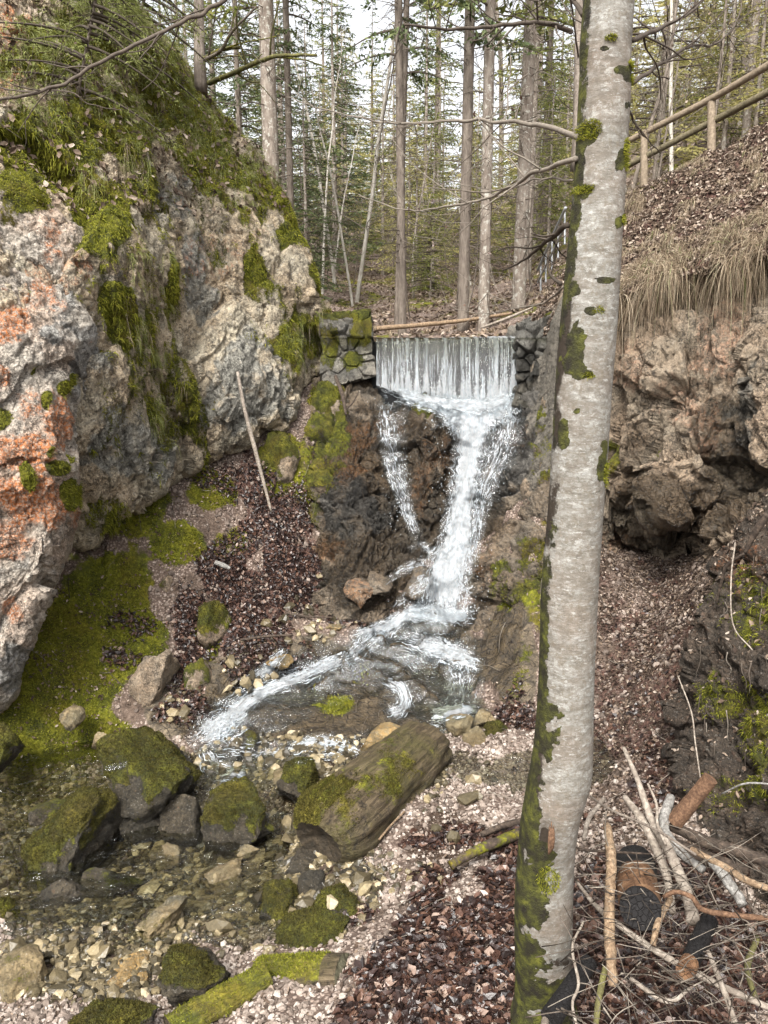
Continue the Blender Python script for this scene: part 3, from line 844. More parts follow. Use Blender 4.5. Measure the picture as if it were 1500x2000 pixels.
# left main cliff
cliff = Relief('cliff', 'rows',
    [(-60, -260), (200, -260), (500, -200), (900, 60), (1045, 120)],
    [(-60, 200), (60, 300), (180, 400), (260, 470), (350, 522), (430, 560), (500, 585), (560, 603), (640, 626), (700, 632), (750, 620), (800, 565), (850, 500), (870, 440), (900, 370), (940, 320), (990, 230), (1045, 170)],
    (-60, 1045),
    [(-260, 0, 4.6), (0, 0, 5.6), (200, 0, 6.6), (300, 70, 7.2), (400, 180, 7.6), (470, 270, 7.8), (0, 250, 5.1), (200, 300, 5.9), (350, 330, 6.8), (520, 370, 7.7),
     (0, 500, 4.9), (200, 500, 5.5), (330, 500, 6.3), (345, 600, 6.45), (370, 700, 6.55), (470, 520, 7.0), (560, 500, 7.5), (600, 580, 7.75), (200, 700, 5.5), (300, 750, 6.1), (450, 700, 6.75), (440, 800, 6.7), (540, 700, 7.2), (620, 660, 7.85),
     (620, 750, 7.7), (480, 850, 6.95), (380, 860, 6.75), (330, 900, 6.4), (230, 850, 5.7), (240, 940, 5.9), (180, 1000, 5.75), (120, 1045, 5.7), (-260, 800, 4.2), (-200, 500, 4.4), (0, 900, 5.0)],
    640, 480, M['cliff'], wrap=(1, 1, 0, 1), wd=1.3, jag=7, seed=3,
    disp=rock_disp(1.3, 0.085, 3.6, 0.04, 0.026, (1, 1, 0.6), 3, 0.03, 0.12),
    masks=[
        [(100, 310, 120, 85, 20), (170, 420, 60, 90, -20), (150, 460, 40, 40), (40, 270, 60, 80), (240, 380, 60, 40, 0, 0.7), (330, 200, 130, 110, 40), (400, 280, 110, 70, 40), (460, 340, 90, 40, 35), (430, 250, 60, 60), (520, 390, 30, 60, -30, 1.0),
         (560, 460, 22, 60, -25), (595, 540, 20, 60, -10), (615, 640, 30, 50, 0, 0.9), (570, 660, 50, 60, 0, 0.75), (500, 520, 22, 60, -20, 0.9), (330, 560, 16, 60, -5, 1.0), (195, 590, 24, 36), (225, 650, 26, 60, -10, 0.9), (250, 740, 40, 100, -10, 0.58), (270, 660, 16, 60, -10, 0.85), (285, 800, 20, 70, -15, 0.8), (300, 800, 60, 100, -15, 0.5),
         (335, 700, 30, 150, -12, 0.62), (380, 850, 25, 60, 0, 0.6), (200, 250, 150, 90, 10, 0.9), (120, 120, 120, 80, 0, 0.8), (300, 430, 60, 60, 0, 0.5), (260, 520, 40, 80, 0, 0.5), (500, 570, 30, 40, 0, 0.6), (210, 1000, 70, 40, 0, 0.6), (640, 620, 30, 60, 0, 0.8), (410, 340, 30, 120, -35, 0.75), (230, 620, 170, 330, -10, 0.36), (420, 400, 170, 170, 0, 0.36), (560, 640, 80, 120, 0, 0.4)],
        [(80, 420, 30, 60, 0, 0.9), (440, 500, 80, 60, 0, 0.4), (560, 420, 50, 30, 0, 0.3), (90, 540, 60, 120, 0, 0.6), (20, 100, 60, 100, 0, 0.8)],
        [(385, 510, 30, 80, 0, 0.8), (400, 600, 40, 60, 0, 0.7), (470, 750, 90, 100, 0, 0.75), (250, 870, 90, 80, 0, 0.7), (150, 700, 60, 60, 0, 0.5), (340, 380, 90, 60, 0, 0.6), (560, 800, 60, 40, 0, 0.6), (180, 600, 60, 60, 0, 0.5)],
        None],
    label='tall pale limestone cliff streaked with moss on the left')
# shade hollow where the face steps in between its two buttresses
cliff.build()

# near orange lichen buttress
obould = Relief('rock_buttress', 'rows',
    [(330, -420), (1400, -420)],
    [(330, 40), (400, 95), (470, 150), (560, 190), (640, 208), (760, 200), (800, 180), (860, 172), (920, 166), (1000, 160), (1060, 140), (1120, 112), (1200, 78), (1260, 52), (1300, 34), (1345, 12), (1400, -40)],
    (330, 1400),
    [(-420, 330, 4.4), (0, 330, 5.0), (100, 400, 5.2), (190, 640, 5.35), (0, 600, 4.75), (100, 700, 4.85), (200, 760, 5.3), (0, 800, 4.55), (100, 900, 4.65), (160, 960, 4.9), (0, 1050, 4.6), (100, 1100, 4.75), (60, 1220, 4.85), (0, 1250, 4.75), (10, 1330, 4.9), (-100, 1390, 4.9), (-420, 900, 3.8), (-420, 1390, 4.3)],
    520, 300, M['orange_rock'], wrap=(1, 1, 0, 1), wd=1.0, jag=4, seed=8,
    disp=rock_disp(1.1, 0.06, 5.5, 0.022, 0.016, (1, 1, 0.8), 8, 0.02, 0.10),
    masks=[
        [(10, 800, 34, 45), (150, 740, 14, 14), (75, 722, 13, 15), (130, 755, 15, 15, 0, 0.8), (55, 930, 18, 34, -15), (125, 915, 26, 22, 20), (150, 960, 18, 34, 0), (150, 895, 11, 11), (95, 780, 12, 25, 0, 0.8), (105, 880, 8, 14, 0, 0.8), (40, 400, 60, 50, 0, 1), (10, 350, 60, 60)],
        [(20, 640, 50, 60, 0, 0.95), (80, 570, 40, 60, 0, 0.7), (10, 740, 30, 60, 0, 0.9), (120, 830, 60, 60, 0, 0.9), (60, 870, 90, 60, 0, 1), (60, 980, 110, 60, 0, 1.0), (20, 1060, 70, 50, 0, 0.7), (60, 780, 60, 60, 0, 0.7), (110, 1010, 40, 40, 0, .8), (30, 1200, 25, 30, 0, 0.7), (90, 480, 20, 70, 0, 0.6)],
        [(170, 720, 36, 70, 0, 0.9), (100, 660, 40, 30, 0, 0.6), (20, 1290, 40, 60, 0, 0.9), (40, 1120, 100, 40, 0, 0.4), (120, 620, 40, 60, 0, 0.5)],
        None],
    label='pale overhanging rock buttress blotched with orange lichen, left edge')
obould.build()

# rock body under the falls
fall = Relief('fall_rock', 'rows',
    [(735, 600), (850, 575), (1000, 560), (1100, 585), (1250, 660)],
    [(735, 1120), (900, 1130), (1050, 1110), (1250, 1010)],
    (735, 1250),
    [(600, 740, 7.75), (720, 745, 7.85), (760, 760, 7.9), (870, 775, 7.85), (1010, 750, 7.9), (1100, 740, 7.6), (700, 790, 7.55), (640, 850, 7.2), (700, 900, 6.98), (600, 950, 7.15), (680, 990, 6.72), (620, 1080, 6.75), (700, 1090, 6.62), (740, 1130, 6.60),
     (745, 840, 7.35), (770, 920, 7.2), (800, 1010, 7.05), (830, 1060, 6.98), (790, 800, 7.45), (840, 800, 7.42), (835, 850, 7.12), (845, 930, 7.08), (830, 990, 6.98),
     (905, 820, 7.62), (905, 900, 7.45), (900, 980, 7.28), (895, 1060, 7.05), (870, 1130, 6.85), (870, 1190, 6.68), (800, 1150, 6.68), (780, 1200, 6.58),
     (1000, 830, 7.38), (960, 900, 7.30), (1000, 950, 6.95), (960, 1020, 6.95), (930, 1100, 6.75), (970, 1120, 6.45), (930, 1190, 6.58), (1060, 850, 7.1), (1060, 1000, 6.5), (1040, 1120, 6.2), (1000, 1230, 6.1), (720, 1240, 6.4), (860, 1245, 6.5)],
    460, 440, M['fall_rock'], wrap=(1, 0, 1, 1), wd=0.9, jag=6, seed=12,
    disp=rock_disp(2.4, 0.075, 7.0, 0.032, 0.024, (1, 1, 0.8), 12, 0.06, 0.06),
    masks=[[(830, 800, 28, 30, -30, 0.75), (620, 870, 60, 90, 0, 0.75), (640, 790, 50, 60, 0, 0.9), (1050, 1130, 60, 120, 0, 0.55), (1070, 900, 30, 100, 0, 0.6), (975, 1130, 25, 80, 0, 0.5), (600, 1000, 30, 80, 0, 0.5)],
           [(690, 860, 60, 30, -15, 0.8), (760, 840, 60, 30, 0, 0.7), (690, 920, 50, 15, 0, 1), (640, 1070, 50, 30, 0, 0.7), (850, 900, 50, 60, 0, 0.6), (830, 950, 40, 60, 0, 0.6), (1000, 860, 40, 40, 0, 0.4), (660, 890, 50, 60, 0, .5), (950, 1100, 20, 60, 0, 0.5)],
           [(680, 990, 80, 80, 0, 0.7), (1030, 760, 60, 90, 0, 0.8), (1000, 900, 70, 80, 0, 0.8), (790, 780, 50, 30, 0, 0.9)],
           [(800, 1000, 200, 330), (720, 1120, 100, 120), (950, 850, 100, 160, 0, 0.8), (700, 950, 80, 120, 0, 0.5)]],
    label='wet brown rock body worn round by the falls')
fall.build()

# right rock face
rrock = Relief('rock_face', 'cols',
    [(1010, 745), (1060, 690), (1100, 560), (1230, 560), (1500, 520), (1800, 430)],
    [(1010, 900), (1050, 1010), (1120, 1080), (1200, 1120), (1260, 1125), (1330, 1100), (1380, 1090), (1440, 1060), (1500, 1010), (1800, 900)],
    (1010, 1800),
    [(1010, 760, 7.8), (1060, 740, 7.4), (1100, 600, 7.2), (1200, 600, 7.1), (1250, 590, 7.0), (1330, 590, 6.85), (1430, 570, 6.6), (1500, 540, 6.5), (1250, 665, 6.4), (1340, 660, 6.1), (1430, 650, 5.85), (1500, 640, 5.6), (1190, 680, 6.6), (1100, 850, 6.8), (1200, 760, 6.35), (1260, 720, 6.2), (1240, 820, 6.25),
     (1320, 800, 5.85), (1400, 700, 5.9), (1300, 900, 5.8), (1390, 900, 5.6), (1420, 980, 5.6), (1380, 1060, 5.75), (1280, 980, 6.0), (1220, 950, 6.35), (1300, 1000, 5.85), (1300, 1045, 6.9), (1215, 1050, 7.0), (1345, 1040, 6.5), (1250, 1070, 7.1), (1170, 1080, 6.9), (1480, 780, 5.55), (1500, 950, 5.3), (1650, 750, 4.8), (1800, 800, 4.3), (1800, 500, 4.6), (1040, 950, 6.75)],
    560, 420, M['right_rock'], wrap=(1, 1, 1, 1), wd=1.0, jag=8, seed=17,
    disp=lambda G, u, v: rock_disp(1.25, 0.24, 3.3, 0.14, 0.022, (1.15, 1.15, 0.75), 17, 0.05, 0.03)(G, u, v) * (0.25 + 0.75 * sstep(1080, 1200, u)) * (0.3 + 0.7 * sstep(570, 680, v + 0.1 * (u - 1250))),
    masks=[[(1065, 900, 30, 80, 0, 0.5), (1180, 900, 14, 50, 0, 0.6), (1260, 880, 20, 60, 20, 0.5)],
           [(1400, 700, 70, 60, 0, 0.7), (1430, 620, 60, 60, 0, 0.7), (1350, 780, 60, 80, 0, 0.6), (1240, 730, 60, 50, 0, 0.5), (1380, 860, 30, 50, 0, .7), (1200, 1060, 60, 40, 0, .6)],
           [(1490, 760, 50, 90, 0, 0.9), (1460, 860, 60, 60, 0, 0.6), (1070, 800, 55, 280, 0, 1.0)],
           [(1420, 900, 80, 160, 0, 0.75), (1300, 1000, 160, 80, 0, 0.75), (1230, 900, 60, 80, 0, 0.5), (1460, 960, 90, 90, 0, 0.9)]],
    label='broken brown rock face undercut above the gravel on the right')
rrock.build()

# leaf strewn bank above the right rock, its lip hanging over
rbank = Relief('bank', 'cols',
    [(1040, 640), (1070, 590), (1110, 520), (1180, 440), (1240, 385), (1300, 345), (1350, 320), (1400, 300), (1500, 250), (1800, 100)],
    [(1040, 700), (1070, 650), (1110, 600), (1200, 585), (1260, 560), (1330, 545), (1400, 520), (1450, 500), (1500, 500), (1800, 420)],
    (1040, 1800),
    [(1040, 660, 8.1), (1110, 540, 8.0), (1120, 600, 7.0), (1200, 430, 8.0), (1300, 350, 7.8), (1400, 300, 7.5), (1500, 255, 7.2), (1800, 110, 6.3), (1220, 500, 7.0), (1300, 450, 6.9), (1400, 400, 6.6), (1500, 380, 6.3), (1800, 280, 5.2),
     (1200, 575, 6.25), (1330, 535, 6.0), (1420, 500, 5.75), (1500, 490, 5.5), (1800, 410, 4.4), (1160, 480, 7.8)],
    420, 200, M['ground'], wrap=(1, 1, 1, 1), wd=0.9, jag=8, seed=23,
    disp=lambda G, u, v: 0.07 * fbm(G, 2.0, 4, seed=23) + 0.02 * fbm(G, 10, 3, seed=24),
    masks=[[(1270, 360, 60, 25, -20, 0.5), (1100, 560, 40, 40, 0, 0.5)], [(1350, 430, 400, 160, 0, 1.0), (1600, 300, 300, 200)], None, None],
    label='steep bank of dead leaves above the right rock face')
rbank.build()

# near dark bank at the right edge
nbank = Relief('earth_bank', 'rows',
    [(960, 1520), (1010, 1480), (1100, 1432), (1180, 1400), (1290, 1352), (1350, 1330), (1450, 1338), (1550, 1318), (1620, 1350), (1700, 1420), (1780, 1500)],
    [(960, 2100), (1780, 2100)],
    (960, 1780),
    [(1500, 980, 4.75), (1432, 1100, 4.65), (1400, 1180, 4.5), (1340, 1350, 4.25), (1330, 1540, 4.0), (1400, 1650, 3.65), (1500, 1760, 3.3), (1500, 1300, 3.85), (1500, 1500, 3.55), (1500, 1650, 3.4), (1430, 1400, 3.95), (1450, 1200, 4.25), (1500, 1100, 4.3), (1700, 1100, 3.6), (2100, 1000, 2.9), (2100, 1700, 2.4), (1700, 1600, 2.9)],
    460, 300, M['bank'], wrap=(1, 1, 1, 1), wd=0.7, jag=9, seed=31,
    disp=rock_disp(2.8, 0.09, 8.0, 0.04, 0.022, (1, 1, 1), 31, 0.05, 0.06),
    masks=[[(1480, 1180, 80, 90, 0, 0.5), (1400, 1350, 60, 60, 0, 0.55), (1480, 1450, 60, 140, 0, 0.6), (1420, 1560, 60, 60, 0, 0.4)], [(1470, 1120, 60, 60, 0, 0.4)], None, None],
    label='dark mossy earth and rock bank at the right edge')
nbank.build()

RELIEFS = dict(cliff=cliff, obould=obould, fall=fall, rrock=rrock, rbank=rbank, nbank=nbank)


def bvh_of(objs):
    vs, fs, n = [], [], 0
    for o in objs:
        me = o.data
        co = np.zeros(len(me.vertices) * 3); me.vertices.foreach_get('co', co); co = co.reshape(-1, 3)
        if any(abs(a) > 0 for row in (o.matrix_basis - Matrix.Identity(4)) for a in row):
            mw = np.array(o.matrix_basis); co = co @ mw[:3, :3].T + mw[:3, 3]
        lt = np.zeros(len(me.polygons), int); me.polygons.foreach_get('loop_total', lt)
        li = np.zeros(len(me.loops), int); me.loops.foreach_get('vertex_index', li)
        vs.append(co)
        k = 0
        q = (lt == 4).sum()
        fs += (li[:q * 4].reshape(-1, 4) + n).tolist() + (li[q * 4:].reshape(-1, 3) + n).tolist()
        n += len(co)
    return BVHTree.FromPolygons(np.concatenate(vs).tolist(), fs)


BV = bvh_of([ground, fall.o])
BVA = bvh_of([ground] + [r.o for r in RELIEFS.values()])


def hit(u, v, bv=None, default=None):
    p = P(u, v, 1.0); o = Vector((0, 0, EYE)); d = (Vector(p) - o)
    r = (bv or BVA).ray_cast(o, d.normalized())
    if r[0] is None: return default
    return r[0], r[1], r[3] / d.length      # point, normal, depth


def gz(x, y):
    r = BV.ray_cast(Vector((x, y, 30)), Vector((0, 0, -1)))
    return r[0].z if r[0] is not None else 0.0
# ---------------------------------------------------------------- weir
WD = 7.80


def block_mesh(name, quad_uv, d0, depth, mat, mk, label, cat, seed, rough=0.05, parent=None, top=0.0):
    """Stone body from the outline of its front (4 photo corners: tl, tr, br, bl) carried back by depth."""
    tl, tr, br, bl = [np.array(P(q[0], q[1], d0)) for q in quad_uv]
    n1, n2, n3 = 110, 90, 30
    back = np.array([0, depth, top])
    V = []; Q = []; n = 0
    def face(a, b, c, d, na, nb):
        nonlocal n
        s, t = np.meshgrid(np.linspace(0, 1, na), np.linspace(0, 1, nb), indexing='ij')
        s = s[..., None]; t = t[..., None]
        G = (a * (1 - s) + b * s) * (1 - t) + (d * (1 - s) + c * s) * t
        V.append(G.reshape(-1, 3)); Q.append(grid_faces(na, nb) + n); n += na * nb
    tlb, trb, brb, blb = tl + back, tr + back, br + back, bl + back
    face(tl, tr, br, bl, n1, n2)          # front
    face(tlb, trb, tr, tl, n1, n3)        # top
    face(bl, br, brb, blb, n1, n3)        # bottom
    face(tr, trb, brb, br, n3, n2)        # right side
    face(tlb, tl, bl, blb, n3, n2)        # left side
    face(trb, tlb, blb, brb, n1, n2)      # back
    V = np.concatenate(V); Q = np.concatenate(Q)
    c = V.mean(0)
    h, cr = facets(V, 5.5, seed)
    o = (V - c) / np.maximum(np.linalg.norm(V - c, axis=1), 1e-6)[:, None]
    V = V + o * (rough * h - rough * 0.9 * (1 - sstep(0, 0.15, cr)) + rough * 0.8 * fbm(V, 3.5, 3, seed=seed))[:, None]
    u, v, _ = UV(V)
    mkv = np.zeros((len(V), 4)); mkv[:, :len(mk[0]) if False else 4] = 0
    nz = fbm(V, 4, 4, seed=seed + 2)
    for i_, m_ in enumerate(mk):
        if m_: mkv[:, i_] = blobs(u, v, m_, nz=nz)
    ob = mesh_np(name, V, Q[:, ::-1], mat=mat, parent=parent, attrs={'mk': mkv})
    if label: tag(ob, label, cat)
    return ob


crest_v = lambda u: 664 - (u - 733) * 0.024
weir = block_mesh('weir_wall', [(724, 668), (1024, 660), (1024, 830), (724, 830)], 7.86, 0.45, M['weir_stone'],
                  [None, None, [(870, 740, 300, 100)], [(870, 740, 300, 200)]], 'dark wet stone weir wall behind the curtain of water', 'weir', 41, 0.012)
block_mesh('wing_wall', [(622, 612), (722, 607), (735, 735), (628, 760)], 7.68, 0.75, M['masonry'],
           [[(670, 606, 75, 20), (640, 680, 24, 50, 0, 0.7), (705, 650, 24, 40, 0, 0.85), (690, 705, 30, 22, 0, 0.9)], None, [(670, 680, 80, 80, 0, 0.5)], None],
           'square mossy topped stone block beside the left end of the weir', 'wall', 43, 0.035)
block_mesh('rubble_wall', [(1016, 640), (1050, 600), (1110, 590), (1110, 770), (1006, 760)][:1] + [(1112, 600), (1112, 790), (1004, 780)], 7.62, 0.8, M['masonry'],
           [[(1060, 606, 40, 12)], None, [(1060, 690, 90, 90, 0, 0.9)], [(1030, 740, 50, 60)]],
           'rough grey stone wall at the right end of the weir', 'wall', 47, 0.075)


def mossy_coat(parent, W, T, mo, rs, n):
    """Short moss fronds on a stone, a part of it."""
    a, b, c = W[T[:, 0]], W[T[:, 1]], W[T[:, 2]]
    nn = np.cross(b - a, c - a); ar = np.linalg.norm(nn, axis=1); nn /= ar[:, None]
    wt = ar * np.maximum(mo[T[:, 0]] - 0.35, 0) * (nn[:, 2] > -0.4)
    if wt.sum() <= 0: return
    i = rs.choice(len(T), n, p=wt / wt.sum()); r1 = np.sqrt(rs.rand(n, 1)); r2 = rs.rand(n, 1)
    p = a[i] * (1 - r1) + b[i] * r1 * (1 - r2) + c[i] * r1 * r2
    d = nn[i] + rs.normal(size=(n, 3)) * 0.6; d /= np.linalg.norm(d, axis=1, keepdims=True)
    s = np.cross(d, rs.normal(size=(n, 3))); s /= np.linalg.norm(s, axis=1, keepdims=True)
    l = rs.uniform(0.004, 0.012, (n, 1)); w_ = 0.0022
    V = np.stack([p - s * w_, p + s * w_, p + d * l + s * w_ * 0.4], 1).reshape(-1, 3) - np.array(parent.location)
    cc = np.repeat(np.clip(rs.rand(n) * 0.7, 0, 1), 3)
    mesh_np('moss', V, T=np.arange(3 * n).reshape(-1, 3), mat=M['moss_dark'], parent=parent, attrs={'mk': np.stack([cc, cc * 0, cc * 0, cc * 0 + 1], -1)})


def boulder(name, u, v, d, ru, rv, rd=None, seed=0, mat='boulder', rot=0.0, moss=0.5, fac=0.30, label=None, cat='boulder', group=None, sub=4, wet=0.0, warm=0.0, sink=0.0, flat=1.0):
    """Stone whose outline covers ru x rv photo pixels round (u, v) at depth d; broken into flat facets."""
    import bmesh
    bm = bmesh.new(); bmesh.ops.create_icosphere(bm, subdivisions=sub, radius=1.0)
    bm.verts.ensure_lookup_table()
    S = np.array([x.co[:] for x in bm.verts]); T = np.array([[l.index for l in f.verts] for f in bm.faces]); bm.free()
    rx, rz = ru * d / FPX, rv * d / FPX
    ry = rd if rd else 0.9 * (rx + rz) / 2
    # cut by random planes -> angular
    rs = np.random.RandomState(seed)
    V = S.copy()
    for k in range(13):
        nn = rs.normal(size=3); nn /= np.linalg.norm(nn)
        lim = rs.uniform(0.45, 0.85)
        dd = V @ nn
        V = V - np.maximum(dd - lim, 0)[:, None] * nn * 0.97
    V = V / np.abs(V).max(0)
    h, cr = facets(V, 1.7, seed, 1.0)
    nrm = V / np.linalg.norm(V, axis=1)[:, None]
    V = V + nrm * (fac * 0.22 * h - 0.03 * (1 - sstep(0, 0.1, cr)) + 0.035 * facets(V, 4.2, seed + 5)[0] + 0.07 * fbm(V, 2.2, 4, seed=seed) + 0.035 * fbm(V, 8, 3, seed=seed))[:, None]
    V = V * np.array([rx, ry, rz])
    c, s_ = math.cos(R(rot)), math.sin(R(rot))
    V = np.stack([V[:, 0] * c + V[:, 2] * s_, V[:, 1], -V[:, 0] * s_ + V[:, 2] * c], -1)
    pos = P(u, v, d) - np.array([0, 0, sink])
    up = nrm[:, 2]
    W = V + pos
    mo = sstep(-0.6, 0.9, up + 0.9 * fbm(W, 9, 4, seed=seed)) * moss * 1.5
    mk = np.zeros((len(V), 4)); mk[:, 0] = mo; mk[:, 3] = wet + 0.6 * sstep(0.1, -0.45, V[:, 2] / rz); mk[:, 1] = warm
    mk[:, 2] = 0.5 * fbm(W, 3, 2, seed=seed) + 0.1
    o = mesh_np(name, V, T=T, mat=M[mat], attrs={'mk': mk})
    o.location = pos
    if label: tag(o, label, cat, group)
    if moss > 0.5: mossy_coat(o, W, T, mo, rs, int(1.1 * ru * rv * (0.4 + moss)))
    return o


BL = [
    ('boulder', 296, 1505, 4.62, 112, 90, 0.34, 1, 'boulder', 8, 0.85, 'largest mossy boulder with a flat top, beside the white rapids'),
    ('boulder', 122, 1652, 4.18, 118, 84, 0.30, 2, 'boulder', -22, 0.75, 'tilted angular boulder with thin moss above the round black stone'),
    ('boulder', 118, 1764, 3.86, 70, 50, 0.17, 3, 'boulder', 0, 0.05, 'smooth rounded black boulder in the shallow stream'),
    ('boulder', 362, 1602, 4.42, 50, 49, 0.14, 4, 'boulder', 12, 0.15, 'small dark grey boulder between two mossy ones'),
    ('boulder', 474, 1606, 4.35, 76, 76, 0.20, 5, 'boulder', -8, 0.6, 'rounded dark mossy boulder left of the fallen log'),
    ('boulder', 582, 1525, 4.65, 42, 46, 0.15, 6, 'boulder', 0, 0.95, 'lump of bright moss over a stone behind the fallen log'),
    ('boulder', 550, 1778, 3.72, 42, 54, 0.13, 7, 'boulder', 0, 0.6, 'upright dark green stone left of the wet ledge'),
    ('boulder', 615, 1832, 3.45, 80, 30, 0.16, 8, 'boulder', -5, 0.85, 'low flat mossy stone above the mossy timber'),
    ('boulder', 664, 1778, 3.62, 54, 33, 0.14, 9, 'boulder', 0, 0.8, 'small mossy stone below the near end of the log'),
    ('boulder', 614, 1738, 3.82, 36, 34, 0.11, 10, 'boulder', 0, 0.1, 'dark blue grey stone below the near end of the log'),
    ('stone', 314, 1800, 3.62, 47, 30, 0.13, 11, 'pale_stone', -15, 0.25, 'pale yellow rounded stone in the middle of the shallow stream'),
    ('stone', 440, 1712, 3.98, 54, 32, 0.15, 12, 'pale_stone', -5, 0.1, 'flat pale brown slab of stone below the dark boulders'),
    ('stone', 222, 1726, 3.98, 70, 26, 0.12, 13, 'boulder', 6, 0.4, 'long low stone with green stripes beside the round black boulder'),
    ('stone', 42, 1915, 3.22, 50, 42, 0.14, 14, 'pale_stone', 0, 0.3, 'yellowish stone at the bottom left corner of the gravel'),
    ('stone', 12, 1782, 3.75, 38, 30, 0.12, 15, 'pale_stone', 0, 0.7, 'yellow green stone cut by the left edge below the tilted boulder'),
    ('boulder', 278, 1612, 4.45, 50, 44, 0.15, 16, 'boulder', 0, 0.05, 'brown stone wedged under the largest mossy boulder'),
    ('boulder', 5, 1462, 4.85, 40, 50, 0.2, 17, 'boulder', 0, 1.0, 'bright moss cushion over a stone at the left edge'),
    ('boulder', 105, 1590, 4.5, 48, 30, 0.15, 19, 'boulder', 10, 0.45, 'small brown mossy stone behind the tilted boulder'),
    ('boulder', 378, 1900, 3.10, 72, 40, 0.14, 20, 'boulder', 0, 0.75, 'dark mossy block lying left of the mossy timber'),
    ('boulder', 215, 1992, 2.82, 90, 28, 0.12, 21, 'boulder', -6, 0.85, 'mossy hump of stone at the bottom edge of the gravel'),
    ('boulder', 815, 1628, 4.15, 30, 24, 0.10, 22, 'boulder', 0, 0.1, 'small dark stone to the right of the log on the gravel'),
    ('stone', 900, 1418, 5.2, 30, 24, 0.12, 23, 'pale_stone', 0, 0.0, 'ochre brown stone topmost of the little heap behind the log'),
    ('stone', 932, 1446, 5.08, 28, 26, 0.10, 24, 'pale_stone', 30, 0.1, 'pale angular stone front of the little heap behind the log'),
    ('stone', 966, 1440, 5.1, 30, 30, 0.11, 25, 'boulder', 0, 0.6, 'greenish stone right of the little heap behind the log'),
    ('stone', 945, 1405, 5.28, 24, 16, 0.10, 26, 'pale_stone', 0, 0.1, 'small tan stone at the back of the little heap behind the log'),
    ('stone', 490, 1452, 5.12, 22, 22, 0.10, 27, 'boulder', 0, 0.45, 'small mossy brown stone standing in the rapids'),
    ('stone', 445, 1478, 5.05, 34, 18, 0.1, 28, 'boulder', -10, 0.0, 'wet brown stone at the foot of the rapids'),
    ('stone', 560, 1515, 4.85, 44, 20, 0.14, 29, 'pale_stone', -8, 0.35, 'low ochre stone upstream of the rounded mossy boulder'),
    ('stone', 745, 1442, 5.05, 46, 20, 0.14, 30, 'pale_stone', -20, 0.05, 'pinkish stone half under the far end of the log', 0.7),
    ('stone', 130, 1842, 3.6, 56, 30, 0.16, 31, 'pale_stone', 0, 0.0, 'wet grey brown stone flush with the gravel below the black boulder'),
    ('stone', 245, 1905, 3.3, 52, 24, 0.14, 32, 'pale_stone', -12, 0.0, 'flat orange brown stone under the shallow water', 0.9),
    ('stone', 590, 1695, 4.0, 46, 28, 0.12, 33, 'boulder', 12, 0.0, 'dark brown stone in the shade of the log end'),
    ('stone', 480, 1665, 4.15, 26, 14, 0.06, 34, 'pale_stone', 0, 0.0, 'small cream stone below the rounded mossy boulder'),
    ('stone', 330, 1672, 4.15, 24, 18, 0.08, 35, 'pale_stone', 0, 0.0, 'small yellow stone below the brown wedged stone'),
    ('stone', 700, 1718, 3.85, 40, 22, 0.12, 36, 'boulder', 0, 0.1, 'wet grey stone beside the puddle below the log'),
    ('stone', 705, 1845, 3.35, 20, 14, 0.06, 37, 'pale_stone', 0, 0.0, 'small cream stone right of the low flat mossy stone'),
    ('boulder', 820, 1150, 6.68, 34, 40, 0.2, 38, 'fall_rock', 0, 0.0, 'dark wet stone left of the foot of the main fall'),
    ('boulder', 845, 1215, 6.50, 40, 28, 0.2, 39, 'fall_rock', 0, 0.0, 'wet brown stone parting the foam below the main fall'),
    ('boulder', 705, 1158, 6.5, 36, 26, 0.18, 40, 'fall_rock', 0, 0.1, 'wet ochre stone above the leaf slope left of the plunge foam', 0.7),
    ('boulder', 738, 1140, 6.58, 30, 22, 0.15, 42, 'fall_rock', 0, 0.0, 'wet dark stone between ochre stones beside the plunge foam'),
    ('boulder', 650, 1225, 6.35, 30, 17, 0.14, 43, 'pale_stone', 0, 0.1, 'yellow brown stone at the edge of the rock slab and leaf slope', 0.5),
    ('stone', 545, 1290, 5.95, 26, 12, 0.1, 44, 'pale_stone', 0, 0.0, 'ochre stone beside the small upper side stream', 0.9),
    ('outcrop', 305, 1335, 5.68, 52, 78, 0.22, 51, 'outcrop', 10, 0.15, 'pale cream rock outcrop at the foot of the moss slope'),
    ('outcrop', 392, 1345, 5.78, 34, 66, 0.2, 52, 'outcrop', -8, 0.5, 'half mossy rock rib between the leaves and the rapids'),
    ('outcrop', 412, 1235, 6.18, 34, 62, 0.2, 53, 'outcrop', 5, 0.75, 'upright mossy rock rib in the leaf slope'),
    ('outcrop', 318, 1150, 6.33, 30, 44, 0.2, 54, 'outcrop', 20, 0.3, 'small pale rock ledge at the top of the moss slope'),
    ('outcrop', 415, 975, 6.98, 48, 40, 0.2, 55, 'outcrop', -20, 0.8, 'mossy ledge under the left cliff beside the leaning stick'),
    ('outcrop', 545, 905, 7.28, 46, 66, 0.3, 56, 'outcrop', -15, 0.85, 'mossy rock shoulder right of the leaning stick'),
    ('outcrop', 640, 800, 7.63, 44, 56, 0.25, 57, 'outcrop', -15, 0.8, 'mossy rock shoulder below the wing wall'),
    ('outcrop', 440, 1075, 6.73, 40, 30, 0.2, 58, 'outcrop', -20, 0.45, 'low ledge with thin moss in the middle of the leaf slope'),
    ('stone', 140, 1405, 5.15, 26, 22, 0.12, 45, 'pale_stone', 0, 0.0, 'bare pink stone poking out of the bright moss slope'),
    ('stone', 196, 1448, 5.1, 22, 15, 0.08, 46, 'pale_stone', 0, 0.0, 'small bare pink stone at the foot of the moss slope'),
]
